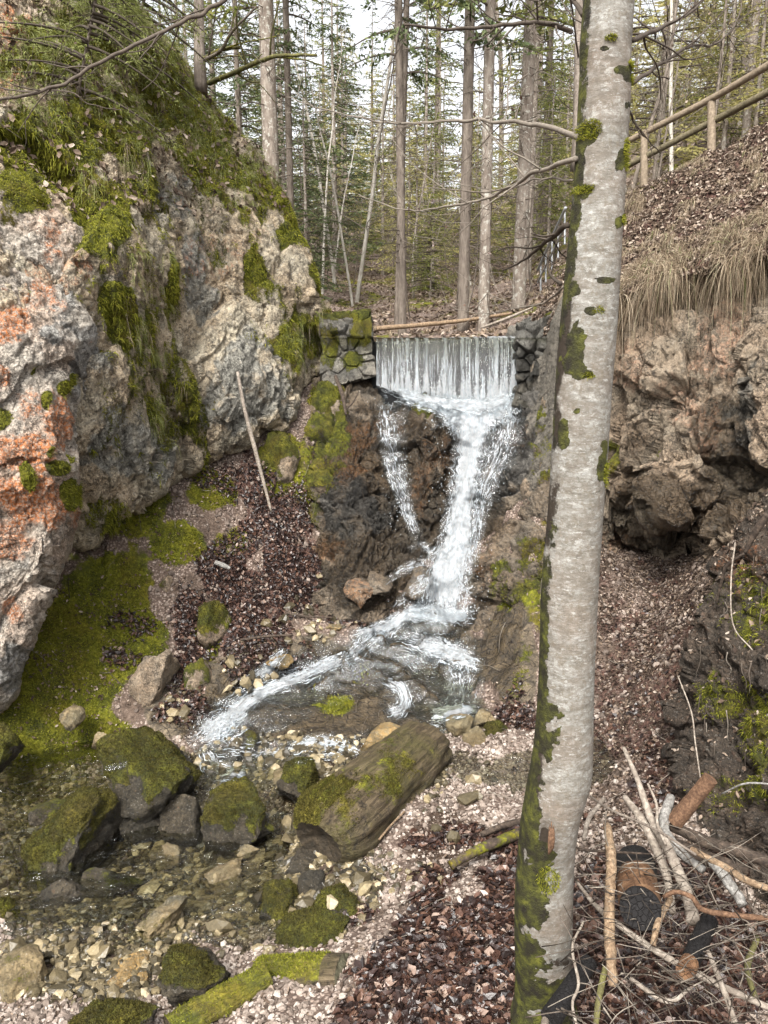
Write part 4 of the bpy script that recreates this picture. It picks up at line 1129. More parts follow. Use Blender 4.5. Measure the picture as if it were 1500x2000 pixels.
for b in BL:
    boulder(b[0], b[1], b[2], b[3], b[4], b[5], b[6], b[7], b[8], b[9], b[10], label=b[11], cat={'boulder': 'boulder', 'stone': 'stone', 'outcrop': 'rock'}[b[0]],
            warm=b[12] if len(b) > 12 else 0.0, sub=5 if b[4] > 38 else 4)

# ---------------------------------------------------------------- still and shallow water
_wc = [(-3.5, 5.4, -0.30), (-1.5, 5.0, -0.27), (-1.0, 4.2, -0.30), (-2.6, 4.4, -0.31), (0.4, 4.9, -0.185), (-0.3, 4.0, -0.31), (-1.4, 3.2, -0.30), (-3.0, 3.0, -0.32), (-0.2, 3.7, -0.27), (0.5, 4.4, -0.19), (-0.9, 5.1, -0.22), (0.7, 5.2, -0.13), (-0.6, 5.1, -0.20), (0.1, 4.0, -0.26), (-2.0, 3.6, -0.31)]
_wf = tps(_wc, 1e-3)


def water_sheet(name, x0, x1, y0, y1, step, label, cut=0.10):
    xs = np.arange(x0, x1, step); ys = np.arange(y0, y1, step)
    X, Y = np.meshgrid(xs, ys)
    Z = _wf(X, Y) + 0.05 + 0.004 * fbm(np.stack([X, Y, 0 * X], -1), 5, 3, seed=70)
    Zg = ground_z(X, Y)
    k = (Z > Zg - 0.02) & (Z < Zg + 0.45)
    q = grid_faces(*X.shape)
    kk = k.ravel()[q].any(1)
    V = np.stack([X, Y, Z], -1).reshape(-1, 3)
    q = q[kk][:, ::-1]
    us = np.unique(q); rm = np.zeros(len(V), int); rm[us] = np.arange(len(us))
    o = mesh_np(name, V[us], rm[q], mat=M['water'])
    tag(o, label, kind='structure')
    return o


# ---------------------------------------------------------------- white water draped on the rock
WB = bvh_of([ground, fall.o] + [o for o in COL.objects if o.name.startswith('boulder') or o.name.startswith('stone')])


STR = []


def ribbon(name, path, off=0.03, n=60, m=14, full=0.8, label=None, flat=None, lift=None, sm=2, rise=0.0, parent=None, amp=0.012):
    """Flow laid over the rock: path = [(u, v, half width px, fullness)]; every point is dropped on the rock in front of the camera."""
    p = np.array([(a[0], a[1], 0.0) for a in path], float)
    hw = np.array([a[2] for a in path], float); fl = np.array([a[3] if len(a) > 3 else full for a in path], float)
    c, w_ = smooth_path(p, n, hw)
    _, f_ = smooth_path(p, n, fl)
    t = np.gradient(c, axis=0); t /= np.linalg.norm(t, axis=1)[:, None]
    nn = np.stack([-t[:, 1], t[:, 0]], -1)
    s = np.linspace(-1, 1, m)
    jit = 1 + 0.25 * perlin(np.stack([np.arange(n) * 0.35, np.zeros(n) + c[0, 0], np.zeros(n)], -1))
    U = c[:, 0, None] + nn[:, 0, None] * s * (w_ * jit)[:, None]
    Vv = c[:, 1, None] + nn[:, 1, None] * s * (w_ * jit)[:, None]
    D = np.zeros(U.shape)
    for i in range(n):
        for j in range(m):
            h = hit(U[i, j], Vv[i, j], WB)
            D[i, j] = h[2] if h else np.nan
    D = np.where(np.isnan(D), np.nanmedian(D), D)
    # water bridges the hollows: follow the nearer rock
    for _ in range(sm):
        pad = np.pad(D, 1, mode='edge')
        blur = sum(pad[a:a + n, b:b + m] for a in range(3) for b in range(3)) / 9
        D = np.minimum(D * 0.35 + blur * 0.65, D + 0.01)
    G = P(U, Vv, D - off)
    G = G + (amp * fbm(G, 16, 3, seed=3))[..., None] * np.array([0, -1, 0.6])
    seg = np.concatenate([[0], np.cumsum(np.linalg.norm(np.diff(G[:, m // 2], axis=0), axis=1))])
    wid = np.linalg.norm(G[:, -1] - G[:, 0], axis=1).mean()
    uv = np.stack(np.broadcast_arrays((s[None] * 0.5 + 0.5) * wid + c[0, 0] * 0.013, seg[:, None]), -1)
    edge = 1 - np.abs(s) ** 2.2
    ends = np.minimum(sstep(0, 0.08, np.linspace(0, 1, n)), 1 - sstep(0.86, 1, np.linspace(0, 1, n)))
    F = f_[:, None] * (0.25 + 0.75 * edge[None]) * (0.35 + 0.65 * ends[:, None])
    F = np.where(edge[None] < 0.02, 0, F)
    mk = np.zeros((n * m, 4)); mk[:, 0] = F.ravel()
    q = grid_faces(n, m)
    o = mesh_np(name, G.reshape(-1, 3), q, mat=M['white_water'], uv=uv.reshape(-1, 2), attrs={'mk': mk}, parent=parent)
    STR.append((G, F, seg[-1]))
    if label: tag(o, label, kind='structure')
    return o


water_sheet('stream_water', -4.0, 1.4, 2.6, 5.75, 0.03, 'clear shallow stream water over pale stones')

# curtain over the weir: falls free in front of the wall
gx, gy = np.meshgrid(np.linspace(-0.6, 1.75, 40), np.linspace(7.75, 11.5, 60))
us_ = mesh_np('upper_stream', np.stack([gx, gy, np.full_like(gx, float(P(870, 661, WD)[2]) + 0.004) + 0.004 * fbm(np.stack([gx, gy, 0 * gx], -1), 5, 3)], -1).reshape(-1, 3), grid_faces(60, 40)[:, ::-1], mat=M['water'])
tag(us_, 'stream water above the weir', kind='structure')
nc, nr = 150, 40
uu = np.linspace(735, 1016, nc)
bot = np.interp(uu, [735, 777, 843, 900, 960, 1016], [752, 766, 778, 792, 792, 766])
G = np.zeros((nr + 6, nc, 3)); 
for i in range(6):      # crest lip
    G[i] = P(uu, crest_v(uu), WD) + np.array([0, 0.30 * (5 - i) / 5 + 0.02, 0.012 - 0.014 * (i / 5) ** 2])
tt = np.linspace(0, 1, nr)
ztop = P(uu, crest_v(uu), WD)[:, 2]; zb = P(uu, bot, WD)[:, 2]
for i, t in enumerate(tt):
    G[6 + i, :, 0] = P(uu, crest_v(uu), WD)[:, 0]
    G[6 + i, :, 1] = P(uu, crest_v(uu), WD)[:, 1] - 0.14 * math.sqrt(t) + 0.008 * perlin(np.stack([uu / 5, uu * 0 + t * 2, uu * 0], -1))
    G[6 + i, :, 2] = ztop + (zb - ztop) * t
n_all = nr + 6
col_f = 0.66 + 0.46 * perlin(np.stack([uu / 9.0, uu * 0, uu * 0], -1)) + 0.22 * perlin(np.stack([uu / 3.2, uu * 0 + 7, uu * 0], -1))
tcol = np.concatenate([np.zeros(6), tt])
F = col_f[None] + 0.28 * sstep(0.45, 1.0, tcol)[:, None] + 0.10 * sstep(0.12, 0.0, tcol)[:, None] + 0.12 * sstep(880, 1010, uu)[None] - 0.02
F = np.clip(F, 0.1, 1.1)
mk = np.zeros((n_all * nc, 4)); mk[:, 0] = F.ravel()
uvg = np.stack(np.broadcast_arrays((uu[None] - 735) * WD / FPX, np.concatenate([np.linspace(-0.3, 0, 6), tt * 0.62])[:, None]), -1)
cur = mesh_np('waterfall_curtain', G.reshape(-1, 3), grid_faces(n_all, nc), mat=M['white_water'], uv=uvg.reshape(-1, 2), attrs={'mk': mk})
tag(cur, 'curtain of water pouring over the weir crest', kind='structure')

RB = [
    ('foam', [(736, 752, 8, .7), (785, 768, 12, .86), (850, 782, 16, .9), (905, 792, 20, .95), (960, 786, 20, .95), (1012, 766, 14, .8)], 60, 10, 0.13),
    ('rapids', [(790, 1205, 18, .85), (745, 1235, 24, .8), (710, 1262, 24, .76), (672, 1288, 22, .8)], 44, 12, 0.022),
    ('rapids', [(880, 1225, 40, .66), (840, 1250, 40, .6), (770, 1275, 34, .6), (700, 1300, 26, .58), (640, 1340, 26, .54), (590, 1372, 20, .5)], 70, 16, 0.018),
    ('rapids', [(620, 1300, 12, .6), (560, 1322, 22, .68), (500, 1350, 26, .7), (450, 1385, 30, .7), (400, 1425, 40, .7)], 60, 16, 0.016),
    ('rapids', [(420, 1450, 34, .7), (470, 1462, 26, .64), (540, 1462, 20, .6), (620, 1468, 18, .62), (690, 1478, 16, .6)], 60, 12, 0.02),
    ('waterfall', [(885, 772, 80, .9), (908, 795, 72, 1.05), (922, 830, 50, 1.05), (918, 880, 38, 1), (908, 940, 34, .95), (900, 1000, 36, .98), (892, 1060, 40, 1.05), (876, 1110, 50, 1.05), (868, 1150, 54, 1.05), (868, 1195, 62, 1.1), (868, 1215, 62, 1)], 120, 40, 0.07),
    ('waterfall', [(990, 762, 40, .9), (960, 790, 50, 1), (935, 815, 40, 1), (925, 850, 26, .9)], 40, 16, 0.06),
    ('waterfall', [(745, 764, 16, .75), (790, 778, 15, .8), (850, 792, 20, .9), (885, 815, 20, .95), (893, 850, 14, .8)], 60, 10, 0.05),
    ('waterfall', [(1000, 760, 18, .8), (988, 800, 34, .84), (990, 840, 38, .74), (975, 890, 34, .74), (950, 940, 28, .76), (938, 1000, 20, .74), (925, 1060, 18, .72), (910, 1120, 18, .8)], 90, 18, 0.03),
    ('waterfall', [(775, 775, 20, .55), (754, 800, 20, .68), (757, 840, 21, .72), (764, 890, 23, .68), (776, 940, 20, .70), (792, 985, 16, .75), (806, 1025, 14, .78), (818, 1052, 12, .78)], 90, 12, 0.03),
    ('waterfall', [(780, 778, 30, .34), (770, 830, 26, .4), (772, 900, 26, .45), (790, 970, 20, .45)], 60, 12, 0.03),
    ('waterfall', [(835, 1100, 16, .8), (800, 1108, 14, .66), (770, 1125, 10, .6), (750, 1142, 9, .55)], 40, 8, 0.03),
    ('waterfall', [(840, 1130, 20, .8), (812, 1150, 15, .6), (785, 1172, 12, .5), (770, 1190, 9, .5)], 40, 8, 0.03),
    ('waterfall', [(845, 1080, 14, .7), (818, 1062, 9, .4), (800, 1075, 8, .3)], 20, 6, 0.03),
    ('foam', [(790, 1192, 20.2, 0.91), (868, 1200, 23.9, 1.06), (925, 1204, 16.6, 0.80)], 40, 12, 0.05),
    ('foam', [(835, 1180, 18.4, 0.95), (795, 1200, 17.5, 0.95), (762, 1218, 15.6, 0.91), (715, 1232, 13.8, 0.85), (680, 1242, 11.0, 0.60)], 50, 8, 0.03),
    ('foam', [(780, 1240, 22.1, 0.60), (850, 1262, 31.3, 0.89), (905, 1285, 25.8, 0.89), (945, 1300, 16.6, 0.60)], 50, 12, 0.03),
    ('foam', [(700, 1222, 11.0, 0.45), (740, 1245, 11.0, 0.51), (800, 1252, 11.0, 0.51), (860, 1248, 11.0, 0.51)], 40, 8, 0.02),
    ('foam', [(905, 1300, 23.9, 0.55), (895, 1340, 27.6, 0.42), (890, 1380, 27.6, 0.55)], 36, 16, 0.02),
    ('foam', [(750, 1325, 18.4, 0.70), (785, 1345, 18.4, 0.85), (787, 1380, 18.4, 0.82), (755, 1400, 23.9, 0.76)], 40, 10, 0.025),
    ('foam', [(840, 1396, 20.2, 0.80), (890, 1388, 18.4, 0.95), (940, 1378, 14.7, 0.76)], 36, 8, 0.02),
    ('rapids', [(685, 1280, 16.6, 0.70), (645, 1296, 20.2, 0.86), (590, 1320, 18.4, 0.86), (530, 1345, 20.2, 0.91), (480, 1372, 23.9, 0.91), (440, 1405, 31.3, 0.89), (405, 1432, 35.0, 0.93), (370, 1456, 25.8, 0.85)], 110, 14, 0.03),
    ('rapids', [(560, 1268, 11.0, 0.70), (538, 1290, 17.5, 0.85), (525, 1306, 18.4, 0.91), (495, 1322, 12.0, 0.76), (465, 1337, 9.2, 0.60)], 50, 8, 0.02),
    ('rapids', [(490, 1408, 22.1, 0.65), (440, 1428, 23.9, 0.76), (400, 1448, 22.1, 0.76)], 30, 8, 0.02),
    ('rapids', [(395, 1465, 22.1, 0.85), (420, 1500, 25.8, 0.84), (460, 1505, 22.1, 0.89), (505, 1490, 18.4, 0.70)], 50, 8, 0.02),
    ('rapids', [(560, 1420, 7.4, 0.40), (530, 1425, 8.3, 0.51), (500, 1430, 6.4, 0.30)], 24, 6, 0.02),
    ('rapids', [(705, 1470, 13.8, 0.70), (660, 1455, 22.1, 0.91), (610, 1452, 22.1, 0.89), (565, 1470, 16.6, 0.76)], 44, 10, 0.02),
    ('rapids', [(740, 1425, 8.3, 0.45), (700, 1440, 9.2, 0.51), (690, 1462, 8.3, 0.60)], 24, 6, 0.02),
    ('rapids', [(430, 1480, 6.4, 0.51), (480, 1476, 8.3, 0.55), (540, 1480, 7.4, 0.51), (600, 1488, 7.4, 0.51)], 44, 6, 0.02),
    ('rapids', [(250, 1492, 6.4, 0.40), (215, 1500, 7.4, 0.51), (190, 1506, 5.5, 0.40)], 24, 6, 0.02),
    ('rapids', [(900, 1250, 60, .40), (780, 1270, 60, .5), (660, 1310, 66, .5), (560, 1350, 66, .52), (470, 1400, 56, .56), (400, 1440, 40, .58)], 90, 40, 0.014),
    ('rapids', [(800, 1270, 80, .5), (820, 1320, 90, .55), (830, 1360, 90, .56), (830, 1405, 80, .5)], 50, 40, 0.014),
    ('rapids', [(900, 1290, 40, .50), (905, 1330, 42, .62), (900, 1380, 40, .6)], 50, 30, 0.02),
    ('foam', [(790, 1225, 27.6, 0.30), (880, 1235, 36.8, 0.36), (900, 1300, 36.8, 0.30)], 44, 16, 0.012),
]
LBR = {'waterfall': 'white water tumbling down the worn rock below the weir', 'foam': 'white foam spreading at the foot of the falls', 'rapids': 'thin white rapids sliding over the brown rock slab'}
for nm, pth, n_s, m_s, of in RB:
    ribbon(nm, pth, of, int(n_s * 1.2), m_s, label=LBR[nm], amp=0.014 if nm != 'rapids' else 0.008)

# drops thrown off the falls
rs = np.random.RandomState(5)
mb = MB()


def strands(G, F, L, cnt, lmin, lmax, r0, out):
    """White threads of water running down a flow."""
    n, m = G.shape[:2]
    for _ in range(cnt):
        j = rs.uniform(0.6, m - 1.6); ln = rs.uniform(lmin, lmax) / max(L, 0.05) * n; i0 = rs.uniform(0, max(n - 1 - ln, 0.1)); 
        jj = j; pts = []
        ii = np.linspace(i0, min(i0 + ln, n - 1.01), 7)
        if F[int(ii[3]), int(j)] < rs.uniform(0.3, 0.9): continue
        for k, a in enumerate(ii):
            jj = np.clip(jj + rs.normal() * 0.12, 0.1, m - 1.2); a0, b0 = int(a), int(jj); fa, fb = a - a0, jj - b0
            a1 = min(a0 + 1, n - 1)
            p = (G[a0, b0] * (1 - fb) + G[a0, b0 + 1] * fb) * (1 - fa) + (G[a1, b0] * (1 - fb) + G[a1, b0 + 1] * fb) * fa
            pts.append(p + np.array([rs.normal() * 0.002, -out - rs.uniform(0, out), rs.normal() * 0.002]))
        r = r0 * rs.uniform(0.5, 1.4)
        mb.add(*tube(pts, [r * 0.3, r, r * rs.uniform(0.5, 1.2), r * 0.2], 4, 12))


for G_, F_, L_ in STR:
    if F_.max() < 0.62 or L_ < 0.02: continue
    wd_ = np.linalg.norm(G_[:, -1] - G_[:, 0], axis=1).mean()
    strands(G_, F_, L_, int(700 * wd_ * L_) + 4, 0.03, 0.12, 0.0017, 0.006)
strands(G[6:], F[6:], 0.62, 260, 0.05, 0.30, 0.0018, 0.004)
oct_v = np.array([[1, 0, 0], [-1, 0, 0], [0, 1, 0], [0, -1, 0], [0, 0, 1], [0, 0, -1]], float)
oct_t = np.array([[0, 2, 4], [2, 1, 4], [1, 3, 4], [3, 0, 4], [2, 0, 5], [1, 2, 5], [3, 1, 5], [0, 3, 5]])
for (u0, v0, su, sv, d0, k) in [(905, 830, 40, 30, 7.45, 220), (895, 980, 26, 60, 7.05, 320), (880, 1100, 40, 40, 6.8, 420), (868, 1180, 50, 20, 6.5, 420), (780, 950, 16, 60, 7.05, 160), (960, 900, 26, 50, 7.1, 160), (870, 1270, 40, 18, 6.0, 130),
                               (600, 1310, 60, 14, 5.7, 60), (430, 1420, 40, 18, 5.15, 120), (860, 785, 70, 8, 7.6, 200), (650, 1450, 40, 10, 5.0, 60)]:
    for _ in range(k):
        u = u0 + rs.normal() * su * 0.7; v = v0 + rs.normal() * sv * 0.8
        h = hit(u, v, WB)
        if not h or abs(h[2] - d0) > 0.7: continue
        s = rs.uniform(0.0015, 0.0038) 
        mb.add(oct_v * np.array([s, s, s * rs.uniform(1, 3)]) + P(u, v, h[2] - rs.uniform(0.04, 0.16)), T=oct_t)
n_ = NT('water_drops'); M['drops'] = n_.surf(n_.pbr((0.66, 0.71, 0.75), 0.25, None, 0.5))
sp = mb.build('spray', M['drops'])
tag(sp, 'drops of spray thrown off the falling water', kind='stuff')
# ---------------------------------------------------------------- scatter on surfaces
def surf_sample(G, N, dens, n, rs, vis_only=True):
    """n random points on a grid surface, with probability area * dens (per vertex)."""
    a = G[:-1, :-1]; b = G[1:, :-1]; c = G[1:, 1:]; d = G[:-1, 1:]
    ar = np.linalg.norm(np.cross(c - a, b - d), axis=-1) * 0.5
    de = (dens[:-1, :-1] + dens[1:, 1:]) * 0.5
    w_ = (ar * np.maximum(de, 0)).ravel(); tot = w_.sum()
    idx = rs.choice(len(w_), n, p=w_ / tot)
    i, j = np.unravel_index(idx, ar.shape)
    s = rs.rand(n, 1); t = rs.rand(n, 1)
    p = (a[i, j] * (1 - s) + b[i, j] * s) * (1 - t) + (d[i, j] * (1 - s) + c[i, j] * s) * t
    return p, N[i, j], (i, j)


def frames(nrm, yaw):
    """Rotation matrices whose z is nrm, turned by yaw."""
    n = nrm / np.maximum(np.linalg.norm(nrm, axis=1, keepdims=True), 1e-9)
    ref = np.where(np.abs(n[:, 2:3]) < 0.9, np.array([[0, 0, 1.0]]), np.array([[1.0, 0, 0]]))
    a = np.cross(ref, n); a /= np.linalg.norm(a, axis=1, keepdims=True)
    b = np.cross(n, a)
    c, s = np.cos(yaw)[:, None], np.sin(yaw)[:, None]
    x = a * c + b * s; y = -a * s + b * c
    return np.stack([x, y, n], 1)      # rows are axes


def stamp(tv, tq, tt, pos, fr, scale, col, jitter=0.0, rs=None):
    """Copies of a template as raw arrays."""
    n, k = len(pos), len(tv)
    loc = np.asarray(tv)[None] * scale[:, None, :] if scale.ndim == 2 else np.asarray(tv)[None] * scale[:, None, None]
    if jitter: loc = loc + rs.normal(size=loc.shape) * jitter * (scale[:, None, None] if scale.ndim == 1 else scale.mean(1)[:, None, None])
    V = np.einsum('nki,nij->nkj', loc, fr) + pos[:, None]
    off = (np.arange(n) * k)[:, None, None]
    Q = (np.asarray(tq)[None] + off).reshape(-1, 4) if tq is not None else None
    T = (np.asarray(tt)[None] + off).reshape(-1, 3) if tt is not None else None
    C = np.repeat(col, k)
    C = np.stack([C, C * 0, C * 0, C * 0 + 1], -1)
    return V.reshape(-1, 3), Q, T, C


LEAF_V = np.array([[0, -0.5, 0.05], [0.28, -0.2, 0.14], [0.30, 0.15, 0.12], [0, 0.55, 0.08], [-0.30, 0.15, 0.13], [-0.28, -0.2, 0.12], [0, 0, 0]])
LEAF_T = np.array([[6, 0, 1], [6, 1, 2], [6, 2, 3], [6, 3, 4], [6, 4, 5], [6, 5, 0]])
GN = grid_normals(GV)
if GN[..., 2].mean() < 0: GN = -GN
rs = np.random.RandomState(3)
_uvin = (gu > -150) & (gu < 1700) & (gv < 2200) & (Y2 > 1.2) & (Y2 < 12)
nzl = fbm(GV, 4.5, 4, seed=33)
slope_ok = (gu > -200)


def leaves(name, mat, dens, n, smin, smax, label, tilt=0.55, G=GV, N=GN, lift=0.35, cbias=0.0, rs=rs, parent_kind='stuff', cpow=1.0):
    p, nn, _ = surf_sample(G, N, dens, n, rs)
    nn = nn + rs.normal(size=nn.shape) * tilt
    fr = frames(nn, rs.rand(n) * 6.28)
    s = smin + (smax - smin) * rs.rand(n) ** 1.5
    sc3 = np.stack([s * rs.uniform(0.7, 1.1, n), s, s * rs.uniform(0.3, 2.2, n)], -1)
    p = p + nn / np.linalg.norm(nn, axis=1, keepdims=True) * (s * lift)[:, None]
    col = np.clip(rs.rand(n) ** cpow + cbias, 0, 1)
    V, Q, T, C = stamp(LEAF_V, None, LEAF_T, p, fr, sc3, col, 0.05, rs)
    o = mesh_np(name, V, T=T, mat=M[mat], attrs={'mk': C}, smooth=False)
    tag(o, label, kind=parent_kind)
    return o


lit = mk_g[..., 1]
near = 1 - sstep(2.6, 3.9, Y2)
d_near = sstep(0.3, 0.7, lit + 0.35 * nzl) * _uvin * (Y2 < 4.4) * (1 - 0.8 * (gu > 1080) * (gv < 1640))
leaves('leaf_litter', 'leaf', d_near, 15000, 0.022, 0.055, 'wet red brown beech leaves carpeting the ground', 0.5, cpow=1.35)
d_mid = sstep(0.3, 0.7, lit + 0.35 * nzl) * _uvin * (Y2 >= 4.4) * (Y2 < 8.2) * (1 - 0.88 * sstep(1060, 1120, gu))
leaves('leaf_litter', 'leaf', d_mid, 17000, 0.02, 0.045, 'dark dead leaves on the gully slope', 0.6, cpow=2.0)
d_sp = (0.25 + sstep(-0.1, 0.6, nzl)) * _uvin * (Y2 < 8.0) * (mk_g[..., 2] < 0.4) * (1 - 0.7 * blobs(gu, gv, [(300, 1750, 420, 220)])) * (lit < 0.6)
d_sp = d_sp * (1 - 0.9 * blobs(gu, gv, [(1000, 1260, 66, 160, -8), (975, 1120, 45, 100)], nz=nzg))
leaves('leaf_litter', 'leaf_pale', d_sp, 22000, 0.011, 0.034, 'scattered dry leaves and bark scraps on the gravel', 0.6, cpow=1.2)
d_rt = sstep(1080, 1180, gu) * sstep(1000, 1120, gv) * _uvin * (Y2 < 7)
leaves('leaf_litter', 'leaf_pale', d_rt * (0.4 + sstep(-0.3, 0.5, nzl)), 36000, 0.009, 0.030, 'pale leaf scraps over the gravel slope on the right', 0.6, cpow=3.0)
d_bk = (Y2 > 8.1) * (Y2 < 34) * (gu > 300) * (gu < 1700) * (0.3 + lit)
leaves('leaf_litter', 'leaf_pale', d_bk * 1.0 / np.maximum(Y2, 8) ** 0.8, 30000, 0.05, 0.11, 'dead leaves on the forest floor above the weir', 0.5)
leaves('leaf_litter', 'leaf_pale', sstep(0.25, 0.6, 1.0 + 0.5 * rbank.nz) * (rbank.W < 0.2), 42000, 0.018, 0.05, 'pink brown dead leaves on the steep bank', 0.6, G=rbank.G, N=rbank.N)
nb_d = (nbank.W < 0.3) * (0.25 + sstep(1180, 1000, nbank.v) * 2.5 + 0.7 * (nbank.N[..., 2] > 0.3))
leaves('leaf_litter', 'leaf_pale', nb_d, 6500, 0.012, 0.04, 'leaf scraps caught on the dark bank', 0.6, G=nbank.G, N=nbank.N, cpow=1.5)
cl_d = (cliff.W < 0.3) * (cliff.N[..., 2] > 0.25) * (cliff.v < 420)
leaves('leaf_litter', 'leaf_pale', cl_d, 3500, 0.03, 0.07, 'dead leaves lodged on the cliff ledges', 0.5, G=cliff.G, N=cliff.N)

# gravel: irregular little stones
ico_v = []; _t = (1 + 5 ** 0.5) / 2
for a, b in ((-1, _t), (1, _t), (-1, -_t), (1, -_t)):
    ico_v += [(a, b, 0), (0, a, b), (b, 0, a)]
ico_v = np.array(ico_v, float); ico_v /= np.linalg.norm(ico_v[0])
from itertools import combinations
_el = min(np.linalg.norm(ico_v[0] - x) for x in ico_v[1:])
ICO_T = []
for i, j, k in combinations(range(12), 3):
    if all(abs(np.linalg.norm(ico_v[a] - ico_v[b]) - _el) < 1e-3 for a, b in ((i, j), (j, k), (i, k))):
        if np.dot(np.cross(ico_v[j] - ico_v[i], ico_v[k] - ico_v[i]), ico_v[i]) < 0: j, k = k, j
        ICO_T.append((i, j, k))
ICO_T = np.array(ICO_T)


def pebbles(name, mat, dens, n, smin, smax, label, pw=3.0, G=GV, N=GN, rs=rs, cbias=0.0, sink=0.25, cpow=1.0):
    p, nn, _ = surf_sample(G, N, dens, n, rs)
    fr = frames(nn + rs.normal(size=nn.shape) * 0.35, rs.rand(n) * 6.28)
    s = smin + (smax - smin) * rs.rand(n) ** pw
    sc3 = s[:, None] * np.stack([rs.uniform(0.7, 1.3, n), rs.uniform(0.6, 1.0, n), rs.uniform(0.35, 0.8, n)], -1)
    p = p + nn * (s * (0.45 - sink))[:, None]
    V, Q, T, C = stamp(ico_v, None, ICO_T, p, fr, sc3, np.clip(rs.rand(n) ** cpow + cbias, 0, 1), 0.13, rs)
    o = mesh_np(name, V, T=T, mat=M[mat], attrs={'mk': C}, smooth=False)
    tag(o, label, kind='stuff')
    return o


bed = blobs(gu, gv, [(300, 1700, 460, 170), (60, 1570, 160, 70), (120, 1890, 200, 70), (560, 1500, 280, 60)], nz=nzg)
steep = 1 - 0.93 * blobs(gu, gv, [(1000, 1260, 66, 160, -8), (975, 1120, 45, 100)], nz=nzg)
dry = (1 - bed) * steep * _uvin * (mk_g[..., 2] < 0.35) * (mk_g[..., 0] < 0.4)
pebbles('gravel', 'pebble', dry * (1 - 0.85 * sstep(1080, 1200, gu) * (Y2 > 3.6)) * (Y2 < 4.9) * (0.35 + sstep(-0.3, 0.4, nzl)) * (1 - 0.75 * sstep(0.3, 0.7, lit)), 42000, 0.004, 0.020, 'pale pinkish limestone gravel beside the stream', 3)
pebbles('gravel', 'pebble', dry * (Y2 < 8.0) * (Y2 > 4.6) * (0.3 + sstep(-0.3, 0.5, nzl)), 22000, 0.005, 0.026, 'pale limestone rubble on the gully slopes', 4, cbias=-0.3)
pebbles('gravel', 'wet_pebble', bed * _uvin * (0.4 + sstep(-0.4, 0.4, nzl)), 20000, 0.005, 0.032, 'brown and yellow stones in the stream bed', 2.2, sink=0.15, cpow=1.8)
pebbles('rubble', 'wet_pebble', blobs(gu, gv, [(330, 1700, 330, 110), (600, 1740, 160, 60), (150, 1900, 160, 60), (520, 1500, 260, 40), (880, 1560, 100, 80, 0, 0.4)]) * _uvin, 300, 0.02, 0.07, 'fist sized stones lying in the shallow stream', 1.5, sink=0.1, cpow=1.5)
pebbles('rubble', 'wet_pebble', blobs(gu, gv, [(650, 1190, 90, 50), (600, 1230, 80, 30), (480, 1320, 60, 40), (330, 1380, 60, 40)]) * _uvin, 150, 0.02, 0.06, 'ochre rubble between the leaf slope and the rock slab', 1.5, sink=0.1)


# moss fronds and grass: bent blades
def blades(name, mat, G, N, dens, n, L, w_, label, droop=0.5, out=1.0, rs=rs, clump=0, spread=0.5, cb=0.0, seg=3, lvar=(0.45, 1.2)):
    p, nn, ij = surf_sample(G, N, dens, n if not clump else n // clump, rs)
    if clump:
        p = np.repeat(p, clump, 0); nn = np.repeat(nn, clump, 0)
        p = p + rs.normal(size=p.shape) * 0.012
    n = len(p)
    dirv = nn * out + rs.normal(size=nn.shape) * spread + np.array([0, 0, 0.25])
    dirv /= np.linalg.norm(dirv, axis=1, keepdims=True)
    ln = L * rs.uniform(lvar[0], lvar[1], n)
    side = np.cross(dirv, rs.normal(size=dirv.shape)); side /= np.maximum(np.linalg.norm(side, axis=1, keepdims=True), 1e-6)
    ww = w_ * rs.uniform(0.6, 1.3, n)
    rows = []
    for k in range(seg + 1):
        t = k / seg
        c = p + dirv * (ln * t * (1 - 0.45 * droop * t))[:, None] + np.array([0, 0, -1.0]) * (ln * droop * t * t)[:, None]
        tw = ww * (1 - t * 0.85)
        rows += [c - side * tw[:, None] * 0.5, c + side * tw[:, None] * 0.5]
    V = np.stack(rows, 1)
    base = (np.arange(n) * 2 * (seg + 1))[:, None]
    Q = np.concatenate([base + np.array([2 * k, 2 * k + 1, 2 * k + 3, 2 * k + 2]) for k in range(seg)])
    c = np.clip(rs.rand(n) + cb, 0, 1) 
    C = np.repeat(c, 2 * (seg + 1)); C = np.stack([C, C * 0, C * 0, C * 0 + 1], -1)
    o = mesh_np(name, V.reshape(-1, 3), Q, mat=M[mat], attrs={'mk': C})
    tag(o, label, kind='stuff')
    return o


def mossmask(r, lo=0.5):
    return sstep(lo, lo + 0.3, r.mk[..., 0] + 0.45 * fbm(r.G, 9, 3, seed=50)) * (r.W < 0.5)


blades('moss', 'moss_tuft', cliff.G, cliff.N, mossmask(cliff), 60000, 0.05, 0.007, 'moss fronds on the left cliff', 0.6, seg=2)
blades('moss', 'moss_tuft', obould.G, obould.N, mossmask(obould), 9000, 0.03, 0.005, 'moss fronds on the orange buttress', 0.4, seg=2)
gm = sstep(0.5, 0.8, mk_g[..., 0] + 0.4 * nzl) * _uvin * (Y2 < 8)
blades('moss', 'moss_tuft', GV, GN, gm, 45000, 0.03, 0.006, 'moss fronds on the gully slope', 0.3, seg=2)
upc = sstep(0.0, 0.5, cliff.N[..., 2]) * (cliff.W < 0.5)
topz = blobs(cliff.u, cliff.v, [(250, 150, 180, 150, 30), (400, 260, 110, 60, 40), (100, 150, 120, 130), (480, 330, 60, 30, 35)], nz=cliff.nz)
blades('green_grass', 'green_grass', cliff.G, cliff.N, topz * (0.3 + upc), 22000, 0.12, 0.004, 'fine green grass and sprigs hanging on the cliff top', 0.7, clump=12, spread=0.6)
